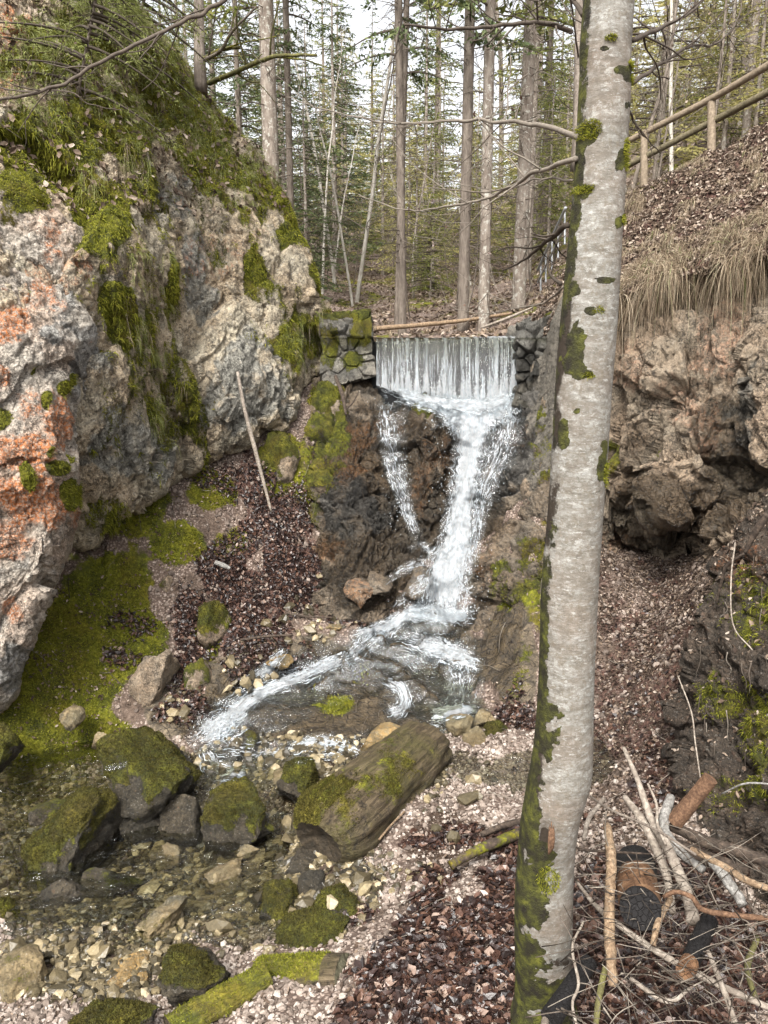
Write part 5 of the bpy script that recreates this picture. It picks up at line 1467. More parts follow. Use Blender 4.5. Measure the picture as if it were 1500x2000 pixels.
strk = blobs(cliff.u, cliff.v, [(240, 560, 40, 110, -8), (260, 700, 40, 100, -8), (300, 800, 40, 60), (330, 620, 30, 120, -10), (420, 340, 120, 60, 35), (590, 650, 50, 60), (200, 330, 60, 60)], nz=cliff.nz)
blades('hanging_grass', 'green_grass', cliff.G, cliff.N, strk * sstep(-0.1, 0.4, fbm(cliff.G, 4, 3, seed=61)), 3600, 0.11, 0.004, 'thin green grass hanging down the cliff face', 1.1, clump=8, spread=0.4)
blades('dry_grass', 'dry_grass', cliff.G, cliff.N, np.maximum(strk, topz) * sstep(-0.1, 0.4, fbm(cliff.G, 4, 3, seed=62)), 5000, 0.13, 0.004, 'thin dry grass hanging down the cliff face', 1.1, clump=6, spread=0.4)
# long dry grass over the lip of the right bank
lip = blobs(rbank.u, rbank.v, [(1240, 560, 60, 50), (1300, 520, 70, 40), (1370, 500, 60, 40), (1440, 480, 50, 38), (1490, 470, 60, 45), (1600, 420, 140, 45), (1330, 560, 100, 25), (1220, 600, 60, 25)], nz=rbank.nz)
mid = blobs(rbank.u, rbank.v, [(1300, 430, 70, 30, -20), (1370, 470, 80, 30), (1460, 340, 40, 60), (1250, 400, 60, 25, -25), (1420, 380, 60, 25), (1180, 480, 60, 40), (1500, 500, 40, 30), (1350, 330, 40, 20, -20)], nz=rbank.nz)
blades('dry_grass', 'dry_grass', rbank.G, rbank.N, lip * sstep(-0.15, 0.35, fbm(rbank.G, 3.0, 3, seed=44)), 17000, 0.40, 0.0055, 'long straw coloured grass hanging over the lip of the right bank', 0.85, clump=50, spread=0.75, seg=5, out=0.6, lvar=(0.2, 1.35))
blades('dry_grass', 'dry_grass', rbank.G, rbank.N, mid * sstep(-0.1, 0.4, fbm(rbank.G, 3.0, 3, seed=45)), 6000, 0.22, 0.006, 'tufts of dry grass among the leaves on the right bank', 0.9, clump=36, spread=0.32, seg=4, out=0.5)
bg_ = (Y2 > 9.6) * (Y2 < 26) * (gu > 500) * (gu < 1500) * sstep(0.0, 0.5, fbm(GV, 0.8, 3, seed=71))
blades('dry_grass', 'dry_grass', GV, GN, bg_, 12000, 0.32, 0.014, 'tufts of straw grass on the forest floor above the weir', 0.8, clump=30, spread=0.5, seg=3, out=0.5)
blades('moss', 'moss_tuft', nbank.G, nbank.N, mossmask(nbank, 0.4), 7000, 0.03, 0.004, 'moss fronds on the dark bank', 0.5, seg=2)
# ---------------------------------------------------------------- fallen log
def local_axes(p0, p1):
    x = np.asarray(p1, float) - np.asarray(p0, float); L = np.linalg.norm(x); x /= L
    y = np.cross([0, 0, 1.0], x); y /= np.linalg.norm(y); z = np.cross(x, y)
    return np.stack([x, y, z]), L


def log_object(name, p0, p1, prof, mat, label, cat, seed, mossf, flat=0.92, ns=72, nl=90, rough=0.05, hollow=0.0, endmat=None, slant=(0, 0), bend=0.0):
    """Log along local X from p0 to p1; prof = [(t, radius)]; its cut faces are children."""
    A, L = local_axes(p0, p1)
    root = empty(name, tuple(p0))
    Mx = Matrix([list(A[:, i]) for i in range(3)]).to_4x4()
    root.rotation_euler = Matrix(((A[0, 0], A[1, 0], A[2, 0]), (A[0, 1], A[1, 1], A[2, 1]), (A[0, 2], A[1, 2], A[2, 2]))).to_euler()
    tag(root, label, cat)
    rough *= 1.7
    t = np.linspace(0, 1, nl); r = np.interp(t, [a for a, _ in prof], [b for _, b in prof])
    th = np.arange(ns) / ns * 2 * np.pi
    T_, TH = np.meshgrid(t, th, indexing='ij')
    x = T_ * L
    base = np.stack([T_ * 3 + seed, np.cos(TH) * 1.6, np.sin(TH) * 1.6], -1)
    grain = np.stack([T_ * L * 2.0 + seed, np.cos(TH) * 7, np.sin(TH) * 7], -1)
    rr = r[:, None] * (1 + rough * 0.9 * fbm(base, 1.0, 3, seed=seed) + rough * 0.9 * ridged(grain, 0.8, 3, seed))
    y = np.cos(TH) * rr; z = np.sin(TH) * rr * flat + bend * np.sin(T_ * np.pi)
    sl = slant[0] * (1 - T_) ** 3 + slant[1] * T_ ** 3
    x = x + sl * z + 0.03 * r.mean() * fbm(base, 4, 2, seed=seed) * ((T_ < 0.02) | (T_ > 0.98))
    V = np.stack([x, y, z], -1)
    W = np.asarray(p0) + V @ A
    mk = np.zeros(V.shape[:2] + (4,)); mk[..., 0] = mossf(W, T_, TH)
    i = np.arange(nl - 1)[:, None] * ns; j = np.arange(ns)[None]; j2 = (j + 1) % ns
    Q = np.stack([i + j, i + j2, i + ns + j2, i + ns + j], -1).reshape(-1, 4)
    mesh_np('log_surface' if cat == 'log' else 'wood_surface', V.reshape(-1, 3), Q, mat=mat, parent=root, attrs={'mk': mk.reshape(-1, 4)})
    tri = np.concatenate([Q[:, :3], Q[:, [0, 2, 3]]])
    n_f = int(26000 * L * r.mean() * 2)
    VV = V.reshape(-1, 3); rsf = np.random.RandomState(seed)
    a, b, c3 = W.reshape(-1, 3)[tri[:, 0]], W.reshape(-1, 3)[tri[:, 1]], W.reshape(-1, 3)[tri[:, 2]]
    nn = np.cross(b - a, c3 - a); ar = np.linalg.norm(nn, axis=1); nn /= np.maximum(ar, 1e-9)[:, None]
    cen = np.asarray(p0) + np.outer((VV[tri[:, 0], 0]), A[0]); flip = np.sign(((a - cen) * nn).sum(1)); nn *= flip[:, None]
    wt = ar * np.maximum(mk.reshape(-1, 4)[tri[:, 0], 0] - 0.42, 0)
    i_ = rsf.choice(len(tri), n_f, p=wt / wt.sum()); q1 = np.sqrt(rsf.rand(n_f, 1)); q2 = rsf.rand(n_f, 1)
    p_ = a[i_] * (1 - q1) + b[i_] * q1 * (1 - q2) + c3[i_] * q1 * q2
    d_ = nn[i_] + rsf.normal(size=(n_f, 3)) * 0.6; d_ /= np.linalg.norm(d_, axis=1, keepdims=True)
    s_ = np.cross(d_, rsf.normal(size=(n_f, 3))); s_ /= np.linalg.norm(s_, axis=1, keepdims=True)
    l_ = rsf.uniform(0.005, 0.015, (n_f, 1))
    F_ = (np.stack([p_ - s_ * 0.0022, p_ + s_ * 0.0022, p_ + d_ * l_], 1).reshape(-1, 3) - np.asarray(p0)) @ A.T
    cc_ = np.repeat(rsf.rand(n_f) * 0.9, 3)
    mesh_np('moss', F_, T=np.arange(3 * n_f).reshape(-1, 3), mat=M['moss_dark' if cat == 'log' else 'moss_tuft'], parent=root, attrs={'mk': np.stack([cc_, cc_ * 0, cc_ * 0, cc_ * 0 + 1], -1)})
    for e, nm in ((0, 'cut_end'), (nl - 1, 'cut_end')):
        ring = V[e]; c = ring.mean(0)
        rows = [ring]
        k = 7
        for q in range(1, k):
            f = 1 - q / k
            rr_ = c + (ring - c) * f
            dx = (hollow if e == 0 else 0.01) * (1 - f) * (1 if e == 0 else -1) + 0.012 * np.array([perlin(np.array([[a[1] * 25, a[2] * 25, seed]]))[0] for a in rr_])
            rr_ = rr_.copy(); rr_[:, 0] += dx
            rows.append(rr_)
        Vc = np.concatenate(rows + [c[None] + np.array([[hollow if e == 0 else -0.01, 0, 0]])])
        Qc = []
        for q in range(k - 1):
            Qc.append(np.stack([q * ns + np.arange(ns), (q + 1) * ns + np.arange(ns), (q + 1) * ns + (np.arange(ns) + 1) % ns, q * ns + (np.arange(ns) + 1) % ns], -1))
        Tc = np.stack([(k - 1) * ns + np.arange(ns), np.full(ns, k * ns), (k - 1) * ns + (np.arange(ns) + 1) % ns], -1)
        Qc = np.concatenate(Qc)
        if e: Qc = Qc[:, ::-1]; Tc = Tc[:, ::-1]
        mesh_np(nm, Vc, Qc, Tc, mat=endmat or mat, parent=root, attrs={'mk': np.zeros((len(Vc), 4))})
    return root


def log_moss(W, T_, TH):
    up = np.sin(TH)
    n = fbm(W, 5, 4, seed=91)
    return np.clip(0.46 * sstep(-0.3, 0.8, up) * (1.1 - 0.5 * T_) + 0.35 * (T_ < 0.25) * (np.cos(TH) > -0.2) * sstep(-0.5, 0.6, up) + 0.30 * n, 0, 1)


n_ = NT('dark_wet_wood_end')
rg = n_.noise(30, 5, 0.7)
M['wood_end'] = n_.surf(n_.pbr(n_.ramp(rg, [(0.3, (0.012, 0.010, 0.007)), (0.6, (0.045, 0.033, 0.02)), (0.8, (0.09, 0.065, 0.04))]), 0.7, n_.bump(rg, 0.02), 0.3))
p0 = P(622, 1645, 3.95); p1 = P(836, 1452, 4.95)
log_object('fallen_log', p0, p1, [(0, 0.13), (0.02, 0.165), (0.05, 0.195), (0.12, 0.22), (0.25, 0.225), (0.5, 0.205), (0.8, 0.19), (0.97, 0.178), (1, 0.165)], M['log'], 'big rotten mossy log lying across the edge of the stream', 'log', 5, log_moss, 0.92, hollow=0.06, endmat=M['wood_end'], slant=(-0.30, -0.25))

# mossy timber near the bottom edge
def tim_moss(W, T_, TH):
    return np.clip(0.75 * sstep(-0.1, 0.7, np.sin(TH)) + 0.35 * fbm(W, 7, 3, seed=92), 0, 1) * (1 - 0.8 * (T_ < 0.18))


n_ = NT('grey_cut_timber')
rg = n_.noise(1.0, 5, 0.7, n_.mapv((40, 40, 6)))
M['timber_end'] = n_.surf(n_.pbr(n_.ramp(rg, [(0.3, (0.03, 0.028, 0.018)), (0.55, (0.12, 0.11, 0.07)), (0.8, (0.26, 0.24, 0.16))]), 0.75, n_.bump(rg, 0.01), 0.3))
log_object('mossy_timber', P(672, 1900, 3.12), P(505, 1902, 3.28), [(0, 0.078), (0.4, 0.082), (1, 0.07)], M['log'], 'short mossy timber with a cut end lying at the bottom', 'timber', 8, tim_moss, 0.8, ns=48, nl=50, rough=0.03, endmat=M['timber_end'])
log_object('mossy_timber', P(520, 1905, 3.14), P(330, 2010, 2.88), [(0, 0.05), (0.5, 0.062), (1, 0.05)], M['log'], 'low bright green mossy branch running to the bottom edge', 'timber', 9, lambda W, T_, TH: 0.8 + 0 * T_, 0.7, ns=40, nl=50, rough=0.05)

# ---------------------------------------------------------------- foreground beech
def beech():
    rows = [(2010, 1062, 62, 2.80), (1985, 1061, 60, 2.80), (1940, 1061, 53, 2.78), (1860, 1061, 55, 2.72), (1760, 1062, 56, 2.66), (1680, 1066, 55, 2.63), (1600, 1075, 56, 2.58), (1520, 1093, 60, 2.55), (1440, 1101, 56, 2.52), (1320, 1106, 53.5, 2.48),
            (1140, 1113, 54, 2.43), (960, 1127, 53, 2.38), (780, 1138, 54.5, 2.33), (665, 1147, 54.5, 2.30), (500, 1160, 52, 2.26), (350, 1171, 49.5, 2.23), (160, 1182, 49.5, 2.18), (0, 1189, 49, 2.14)]
    pts = [P(u, v, d) for v, u, h, d in rows]; rad = [h * d / FPX for v, u, h, d in rows]
    pts = [pts[0] - np.array([0, 0, 0.12])] + pts; rad = [rad[0] * 1.1] + rad
    top = pts[-1]
    for k in range(1, 8):
        pts.append(top + np.array([0.05 * k, 0.06 * k, 0.95 * k])); rad.append(0.068 - 0.008 * k)
    base = pts[1]
    c, r = smooth_path(pts, 1300, rad)
    ns = 84; th = np.arange(ns) / ns * 2 * np.pi
    V = np.stack([c[:, None, 0] + np.cos(th) * r[:, None], c[:, None, 1] + np.sin(th) * r[:, None], c[:, None, 2] + 0 * th], -1)
    flare = 1 + 0.16 * sstep(0.35, -0.05, V[..., 2]) * (0.8 + 0.4 * np.cos(3 * th + 1)) + 0.016 * fbm(V, 4, 3, seed=95) + 0.006 * fbm(V * np.array([1, 1, 4]), 16, 3, seed=96)
    V[..., 0] = c[:, None, 0] + (V[..., 0] - c[:, None, 0]) * flare
    V[..., 1] = c[:, None, 1] + (V[..., 1] - c[:, None, 1]) * flare
    u, v, _ = UV(V)
    nz = fbm(V, 11, 6, rough=0.65, seed=97)
    left = sstep(-0.62, -0.95, np.cos(th))[None] * (0.60 + 0.6 * fbm(V * np.array([1, 1, 0.5]), 3, 3, seed=98))
    mk = np.zeros(V.shape[:2] + (4,))
    spots = [(1180, 95, 16, 9), (1215, 135, 14, 8), (1228, 145, 10, 16), (1225, 205, 8, 8), (1140, 265, 26, 22, -30), (1213, 310, 12, 38, 15), (1135, 375, 24, 14, -20), (1210, 432, 11, 12), (1120, 560, 14, 18), (1182, 547, 22, 6), (1120, 690, 24, 70), (1155, 608, 13, 10),
             (1137, 730, 16, 8), (1128, 803, 6, 5), (1180, 870, 9, 11), (1178, 920, 12, 40), (1100, 850, 14, 30), (1050, 1420, 40, 70, 0, 0.9), (1035, 1600, 32, 110, 0, 0.9), (1060, 1680, 28, 40), (1030, 1750, 40, 80, 0, 0.9), (1055, 1940, 90, 50), (1030, 1880, 30, 60), (1100, 1960, 60, 40, 0, 0.9), (1062, 2010, 110, 50)]
    mk[..., 0] = np.maximum(left * 0.95, blobs(u, v, spots, nz=nz, namp=0.5)) * 1.0
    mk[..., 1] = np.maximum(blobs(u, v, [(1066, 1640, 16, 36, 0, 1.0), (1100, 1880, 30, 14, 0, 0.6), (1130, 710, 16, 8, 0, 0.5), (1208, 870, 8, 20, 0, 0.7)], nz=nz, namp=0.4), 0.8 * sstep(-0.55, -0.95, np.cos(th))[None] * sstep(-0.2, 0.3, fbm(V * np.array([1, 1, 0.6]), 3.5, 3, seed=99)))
    # healed wound: a hollow
    n_rows = len(c)
    i = np.arange(n_rows - 1)[:, None] * ns; j = np.arange(ns)[None]; j2 = (j + 1) % ns
    Q = np.stack([i + j, i + j2, i + ns + j2, i + ns + j], -1).reshape(-1, 4)
    wnd = blobs(u, v, [(1066, 1638, 15, 34)], soft=0.6)
    fr_ = (np.sin(th) < 0)[None]
    V[..., 1] += 0.016 * wnd * fr_
    root = empty('beech_tree', tuple(base)); tag(root, 'pale smooth barked beech trunk with moss down its left side, nearest of all', 'tree')
    o = np.asarray(base)
    mesh_np('trunk', (V - o).reshape(-1, 3), Q, mat=M['beech'], parent=root, attrs={'mk': mk.reshape(-1, 4)})
    # torn wood in the wound
    mb = MB()
    for k in range(7):
        uu_ = 1072 + k * 1.4; a = P(uu_, 1668 - k * 2, 2.445); b = P(uu_ + 1, 1612 + 3 * (k % 3) - (8 if k == 3 else 0), 2.43)
        mb.add(*tube([a, (a + b) / 2 + np.array([0, -0.003, 0]), b], [0.0035, 0.005, 0.001], 5, 8), c=[0.2, 0, 0, 1])
    mb.build('torn_bark', M['orange_wood'], root, origin=o)
    # moss cushions standing off the bark
    rsb = np.random.RandomState(8)
    for (su, sv, ru, rv, side) in [(1142, 262, 22, 20, 0), (1215, 308, 9, 32, 0), (1213, 432, 9, 10, 0), (1176, 922, 8, 26, 0), (1060, 1682, 22, 26, 0), (1133, 376, 18, 10, 0), (1225, 135, 10, 6, 0), (1230, 160, 7, 9, 0), (1180, 93, 12, 7, 0), (1155, 608, 9, 7, 0), (1137, 730, 11, 5, 0)]:
        mb = MB(); cnt = int(40 + ru * rv * 0.9)
        lv = sv
        ci = np.argmin(np.abs(UV(c)[1] - lv)); cc, rr = c[ci], r[ci]
        dd = UV(c)[2][ci]
        for _ in range(cnt):
            a_ = rsb.rand() * 6.28; q = math.sqrt(rsb.rand())
            pu, pv = su + math.cos(a_) * q * ru, sv + math.sin(a_) * q * rv
            cvv = UV(c)[1][::-1]; fi = np.interp(pv, cvv, np.arange(len(c))[::-1]); ci2 = int(fi); cc = c[ci2] + (c[ci2 + 1] - c[ci2]) * (fi - ci2); rr = r[ci2]
            dx = np.clip((pu - UV(c)[0][ci2]) * dd / FPX / rr, -1.0, 1.0)
            nx, ny = dx, -math.sqrt(max(0, 1 - dx * dx))
            bp = cc + np.array([nx, ny, 0]) * rr * 0.995
            bp[2] = cc[2]
            dr = np.array([nx, ny, 0.25]) + rsb.normal(size=3) * 0.5; dr /= np.linalg.norm(dr)
            sd_ = np.cross(dr, rsb.normal(size=3)); sd_ /= np.linalg.norm(sd_)
            l_ = rsb.uniform(0.006, 0.016)
            mb.add(np.array([bp - sd_ * 0.0015, bp + sd_ * 0.0015, bp + dr * l_ - np.array([0, 0, 0.003])]), T=[[0, 1, 2]], c=[rsb.rand(), 0, 0, 1])
        mb.build('moss_cushion', M['moss_tuft'], root, origin=o)
    return root, o, c, r


beech_root, BO, beech_c, beech_r = beech()


def branch(parent, origin, pts, r0, r1, mat='twig', twigs=0, seed=0, tl=0.25, name='branch', cval=0.6, leafy=0, up=0.2, n=None, sub=True):
    """One bough with its side twigs, a single mesh."""
    rs_ = np.random.RandomState(seed)
    mb = MB(); pts = np.asarray(pts, float)
    # slight crookedness
    c, r = smooth_path(pts, max(10, len(pts) * 7), np.linspace(r0, r1, len(pts)))
    L = np.linalg.norm(np.diff(c, axis=0), axis=1).sum()
    c[1:-1] += np.stack([perlin(np.stack([np.arange(len(c)) * 0.37 + seed, np.zeros(len(c)) + k * 9, np.zeros(len(c))], -1)) for k in range(3)], -1)[1:-1] * 0.006 * L ** 0.5
    mb.add(*tube(c, r, 7, len(c) * 2), c=[cval, 0, 0, 1])
    def side(c_, r_, cnt, tl_, depth):
        for _ in range(cnt):
            i = rs_.randint(max(1, len(c_) // 8), len(c_) - 1)
            d = c_[min(i + 1, len(c_) - 1)] - c_[i - 1]; d = d / max(np.linalg.norm(d), 1e-6)
            o_ = rs_.normal(size=3); o_ -= d * o_.dot(d); o_ /= np.linalg.norm(o_)
            dr = d * rs_.uniform(0.5, 1.0) + o_ * 0.8 + np.array([0, 0, up]); dr /= np.linalg.norm(dr)
            ln = tl_ * rs_.uniform(0.3, 1.2)
            q = [c_[i]]
            for k in range(4):
                dr = dr + rs_.normal(size=3) * 0.16 + np.array([0, 0, up * 0.3]); dr /= np.linalg.norm(dr)
                q.append(q[-1] + dr * ln / 4)
            rr_ = max(r_[i] * 0.5, 0.0011)
            mb.add(*tube(q, [rr_, rr_ * 0.5], 4, 9), c=[np.clip(cval + rs_.uniform(-0.2, 0.2), 0, 1), 0, 0, 1])
            cc_ = np.array(q)
            if depth > 0: side(cc_, np.full(len(cc_), rr_ * 0.6), rs_.randint(1, 4), tl_ * 0.5, depth - 1)
            if leafy and rs_.rand() < leafy:
                s_ = rs_.uniform(0.01, 0.02); fr = frames(rs_.normal(size=(1, 3)), rs_.rand(1) * 6)
                LM.add((LEAF_V * s_) @ fr[0] + q[-1], T=LEAF_T, c=[rs_.uniform(0.4, 0.9), 0, 0, 1])
    LM = MB()
    side(c, r, twigs, tl, 1 if sub else 0)
    o = mb.build(name, M[mat], parent, origin=origin)
    if leafy and LM.n: LM.build('dead_leaves', M['leaf'], o, origin=origin if parent is None else origin)
    return o


def pp(*a): return [P(*q) for q in a]


branch(beech_root, BO, pp((1130, 268, 2.2), (1060, 245, 2.5), (980, 238, 2.9), (880, 236, 3.4), (760, 240, 4.0), (640, 215, 4.6), (560, 190, 5.0)), 0.009, 0.003, twigs=26, seed=1, tl=0.45, cval=0.75, leafy=0.25)
branch(beech_root, BO, pp((1125, 310, 2.2), (1050, 335, 2.5), (960, 384, 3.0), (880, 402, 3.4), (790, 410, 3.9), (700, 380, 4.3)), 0.008, 0.002, twigs=24, seed=2, tl=0.4, cval=0.8, leafy=0.25)
branch(beech_root, BO, pp((1118, 352, 2.25), (1050, 350, 2.6), (980, 372, 3.0), (900, 360, 3.4)), 0.004, 0.0015, twigs=14, seed=3, tl=0.3, cval=0.7)
branch(beech_root, BO, pp((1108, 440, 2.25), (1060, 478, 2.5), (1020, 510, 2.8), (980, 530, 3.1)), 0.009, 0.002, twigs=12, seed=4, tl=0.25, cval=0.15)
branch(beech_root, BO, pp((1100, 560, 2.3), (1066, 590, 2.6), (1020, 600, 3.0), (940, 612, 3.6), (880, 600, 4.2)), 0.004, 0.0015, twigs=14, seed=5, tl=0.3, cval=0.85, leafy=0.4)
branch(beech_root, BO, pp((1095, 555, 2.3), (1078, 540, 2.4), (1070, 520, 2.45), (1072, 500, 2.5)), 0.006, 0.002, twigs=3, seed=6, tl=0.12, cval=0.15)
branch(beech_root, BO, pp((1236, 78, 2.2), (1300, 50, 2.5), (1360, 15, 2.8), (1400, -40, 3.0)), 0.008, 0.003, twigs=16, seed=7, tl=0.4, cval=0.35)
branch(beech_root, BO, pp((1236, 162, 2.2), (1290, 125, 2.5), (1350, 90, 2.9), (1400, 84, 3.2), (1440, 40, 3.5), (1450, -30, 3.7)), 0.007, 0.003, twigs=20, seed=8, tl=0.45, cval=0.35)
branch(beech_root, BO, pp((1228, 215, 2.2), (1250, 255, 2.35), (1290, 300, 2.6)), 0.004, 0.0015, twigs=8, seed=9, tl=0.2, cval=0.4)
branch(beech_root, BO, pp((1140, 30, 2.15), (1120, 0, 2.2), (1100, -40, 2.3)), 0.008, 0.004, twigs=6, seed=10, tl=0.4, cval=0.2)
for k in range(10):     # the crown above the picture
    rs_ = np.random.RandomState(300 + k)
    i = 800 + k * 45
    a_ = rs_.rand() * 6.28; q = beech_c[i]; e = q + np.array([math.cos(a_) * 2.0, math.sin(a_) * 2.0, 1.4])
    branch(beech_root, BO, [q, (q + e) / 2 + np.array([0, 0, 0.3]), e], 0.02, 0.004, twigs=12, seed=310 + k, tl=0.7, cval=0.5)

# ---------------------------------------------------------------- trees at the cliff top and boughs crossing the view
def bare_tree(name, u, v, d, utop, vtop, dtop, r, label, mat='twig', trunkmat='brown_bark', boughs=(), nrand=5, seed=0, cval=0.4, h_extra=5.0):
    base = P(u, v, d); top = P(utop, vtop, dtop); up_ = top - base; up_ /= np.linalg.norm(up_)
    root = empty(name, tuple(base)); tag(root, label, 'tree')
    V, Q, T = tube([base - np.array([0, 0, 0.3]), base, (base + top) / 2, top, top + up_ * h_extra], [r * 1.25, r * 1.1, r, r * 0.92, r * 0.4], 14, 60, rough=0.03, seed=seed)
    mesh_np('trunk', V - base, Q, T, M[trunkmat], root, {'mk': np.zeros((len(V), 4))})
    for k, b_ in enumerate(boughs):
        branch(root, base, pp(*b_[0]), b_[1], b_[2], mat=b_[3] if len(b_) > 3 else mat, twigs=b_[4] if len(b_) > 4 else 10, seed=seed + k, tl=0.6, cval=cval)
    rs_ = np.random.RandomState(seed)
    for k in range(nrand):
        t = rs_.uniform(0.1, 1.0); q = top + up_ * h_extra * t * 0.9 if t > 0.4 else base + (top - base) * rs_.uniform(0.4, 1)
        a_ = rs_.rand() * 6.28; e = q + np.array([math.cos(a_), math.sin(a_), 0.4]) * rs_.uniform(0.8, 1.8)
        branch(root, base, [q, (q + e) / 2 + np.array([0, 0, 0.1]), e], r * 0.22, 0.004, mat=mat, twigs=8, seed=seed + 50 + k, tl=0.5, cval=cval, sub=False)
    return root


M['mossy_bough'] = mat_bark('mossy_bough_bark', (0.05, 0.045, 0.02), (0.11, 0.10, 0.04), (0.19, 0.18, 0.06), sc=2, bd=0.008)
bare_tree('bare_tree', 390, 120, 7.9, 388, 0, 8.0, 0.055, 'reddish dead trunk with two mossy boughs on the cliff top', boughs=[
    ([(398, 118, 7.9), (430, 100, 7.6), (455, 60, 7.4), (500, 15, 7.2)], 0.022, 0.01, 'brown_bark', 6),
    ([(408, 162, 7.9), (450, 145, 7.5), (520, 115, 7.1), (565, 108, 6.9), (618, 108, 6.7)], 0.028, 0.012, 'mossy_bough', 5),
    ([(395, 118, 7.9), (430, 98, 7.7), (468, 92, 7.5)], 0.026, 0.014, 'mossy_bough', 2)], seed=11)
bare_tree('bare_tree', 256, 55, 6.9, 258, -20, 6.9, 0.045, 'short mossy trunk between two others at the top of the cliff', trunkmat='mossy_bough', seed=21, nrand=3)
bare_tree('bare_tree', 222, 50, 6.9, 214, -20, 6.9, 0.02, 'thin trunk left of the mossy trunk at the top of the cliff', seed=22, nrand=3)
bare_tree('bare_tree', 1128, 262, 6.6, 1132, 0, 7.0, 0.04, 'slim brown trunk half hidden behind the near beech', seed=23, nrand=3, boughs=[
    ([(1116, 62, 6.6), (1060, 44, 6.3), (980, 50, 6.0), (880, 57, 5.6), (790, 48, 5.2)], 0.022, 0.008, 'twig', 16)])

# bough sweeping over the cliff from above
g0 = P(470, -60, 2.6)
bz = branch(None, g0, pp((470, -25, 2.6), (420, 12, 2.6), (360, 42, 2.55), (270, 85, 2.5), (190, 125, 2.4), (120, 165, 2.35), (40, 188, 2.3), (-60, 200, 2.2)), 0.0075, 0.004, twigs=9, seed=41, tl=0.22, cval=0.45, name='overhanging_bough', up=-0.05)
bz.location = tuple(g0); tag(bz, 'long bare bough sweeping down across the top left corner', 'bough')
g0 = P(790, -60, 2.8)
bz = branch(None, g0, pp((795, -40, 2.8), (790, 0, 2.8), (778, 70, 2.8), (765, 150, 2.8), (752, 215, 2.8), (742, 285, 2.8), (745, 335, 2.8)), 0.0038, 0.0015, twigs=6, seed=42, tl=0.07, cval=0.03, name='hanging_twig', up=-0.2)
bz.location = tuple(g0); tag(bz, 'thin dark twig hanging straight down before the trees', 'twig')
g0 = P(60, 290, 2.6)
bz = branch(None, g0, pp((-60, 160, 2.6), (40, 178, 2.6), (130, 178, 2.6), (180, 205, 2.6), (240, 215, 2.6)), 0.003, 0.001, twigs=10, seed=43, tl=0.2, cval=0.5, name='hanging_twig')
bz.location = tuple(g0); tag(bz, 'fine grey twig crossing below the long bough at the left edge', 'twig')

# ---------------------------------------------------------------- sticks
def stick(name, pts, r, mat, label, cat='stick', seed=0, n=None, ns=9, rough=0.12, group=None, c=None):
    pts = np.asarray([P(*q) for q in pts]); o = pts[0]
    V, Q, T = tube(pts - o, r, ns, n or max(14, len(pts) * 8), rough=rough, seed=seed)
    mkc = np.zeros((len(V), 4)) if c is None else c(V + o)
    ob = mesh_np(name, V, Q, T, M[mat], None, {'mk': mkc})
    ob.location = o; tag(ob, label, cat, group)
    return ob


stick('propped_stick', [(464, 726, 6.45), (478, 800, 6.5), (500, 885, 6.55), (530, 1000, 6.6)], [0.013, 0.016, 0.018, 0.010], 'grey_stick', 'long bare stick leaning against the left cliff', seed=1, rough=0.15)
stick('dead_branch', [(735, 642, 10.5), (830, 634, 10.6), (905, 626, 10.8), (1000, 612, 11)], [0.035, 0.03, 0.02], 'tan_stick', 'thin fallen pole lying across the stream just above the weir', 'branch', seed=2)
stick('dead_branch', [(940, 640, 9.2), (990, 622, 9.4), (1040, 600, 9.6)], [0.012, 0.02, 0.008], 'grey_stick', 'short dead branch at the right end of the weir crest', 'branch', seed=3)
stick('dead_branch', [(655, 735, 7.45), (668, 770, 7.3), (676, 810, 7.15)], [0.018, 0.02, 0.01], 'dark_stick', 'reddish stick standing on the rock below the wing wall', 'branch', seed=4)
stick('dead_branch', [(675, 800, 7.2), (690, 785, 7.3), (700, 765, 7.4)], [0.008, 0.006], 'dark_stick', 'small dark twig beside the reddish stick below the wing wall', 'branch', seed=5)
stick('dead_branch', [(880, 1690, 3.72), (930, 1662, 3.78), (970, 1645, 3.85), (1030, 1622, 3.95)], [0.022, 0.026, 0.028], 'dark_stick', 'dark mossy root running left from behind the near beech', 'branch', seed=6, c=lambda V: np.tile([0.5, 0, 0, 1], (len(V), 1)))
stick('dead_branch', [(940, 1630, 3.95), (985, 1612, 4.0), (1040, 1600, 4.05)], [0.014, 0.02], 'dark_stick', 'dark root upper of the two left of the near beech', 'branch', seed=7)
stick('dead_branch', [(1500, 1005, 3.9), (1475, 1040, 3.95), (1455, 1080, 4.0)], [0.02, 0.017, 0.008], 'dark_stick', 'black wet branch poking from the bank at the right edge', 'branch', seed=8)
stick('dead_branch', [(1455, 1080, 4.0), (1420, 1105, 4.1), (1408, 1140, 4.15), (1400, 1180, 4.2)], [0.008, 0.01, 0.004], 'dark_stick', 'thin dark root hanging down the dark bank', 'branch', seed=9)
stick('dead_branch', [(1436, 1060, 4.0), (1428, 1130, 3.95), (1432, 1220, 3.85), (1470, 1270, 3.75)], [0.004, 0.003], 'grey_stick', 'fine pale root dangling down the dark bank', 'branch', seed=10)
stick('dead_branch', [(1324, 1320, 4.0), (1350, 1390, 3.85), (1358, 1450, 3.75), (1368, 1520, 3.6)], [0.003, 0.004, 0.003], 'grey_stick', 'thin upright stem before the left edge of the dark bank', 'branch', seed=11)
stick('dead_branch', [(420, 1098, 6.3), (435, 1104, 6.3), (450, 1110, 6.28)], [0.02, 0.022, 0.012], 'birch_stick', 'small pale driftwood chip on the leaf slope', 'branch', seed=12)
stick('dead_branch', [(560, 1198, 6.35), (600, 1204, 6.32), (650, 1206, 6.3)], [0.010, 0.007], 'dark_stick', 'thin black stick on the leaf slope by the stream', 'branch', seed=13)
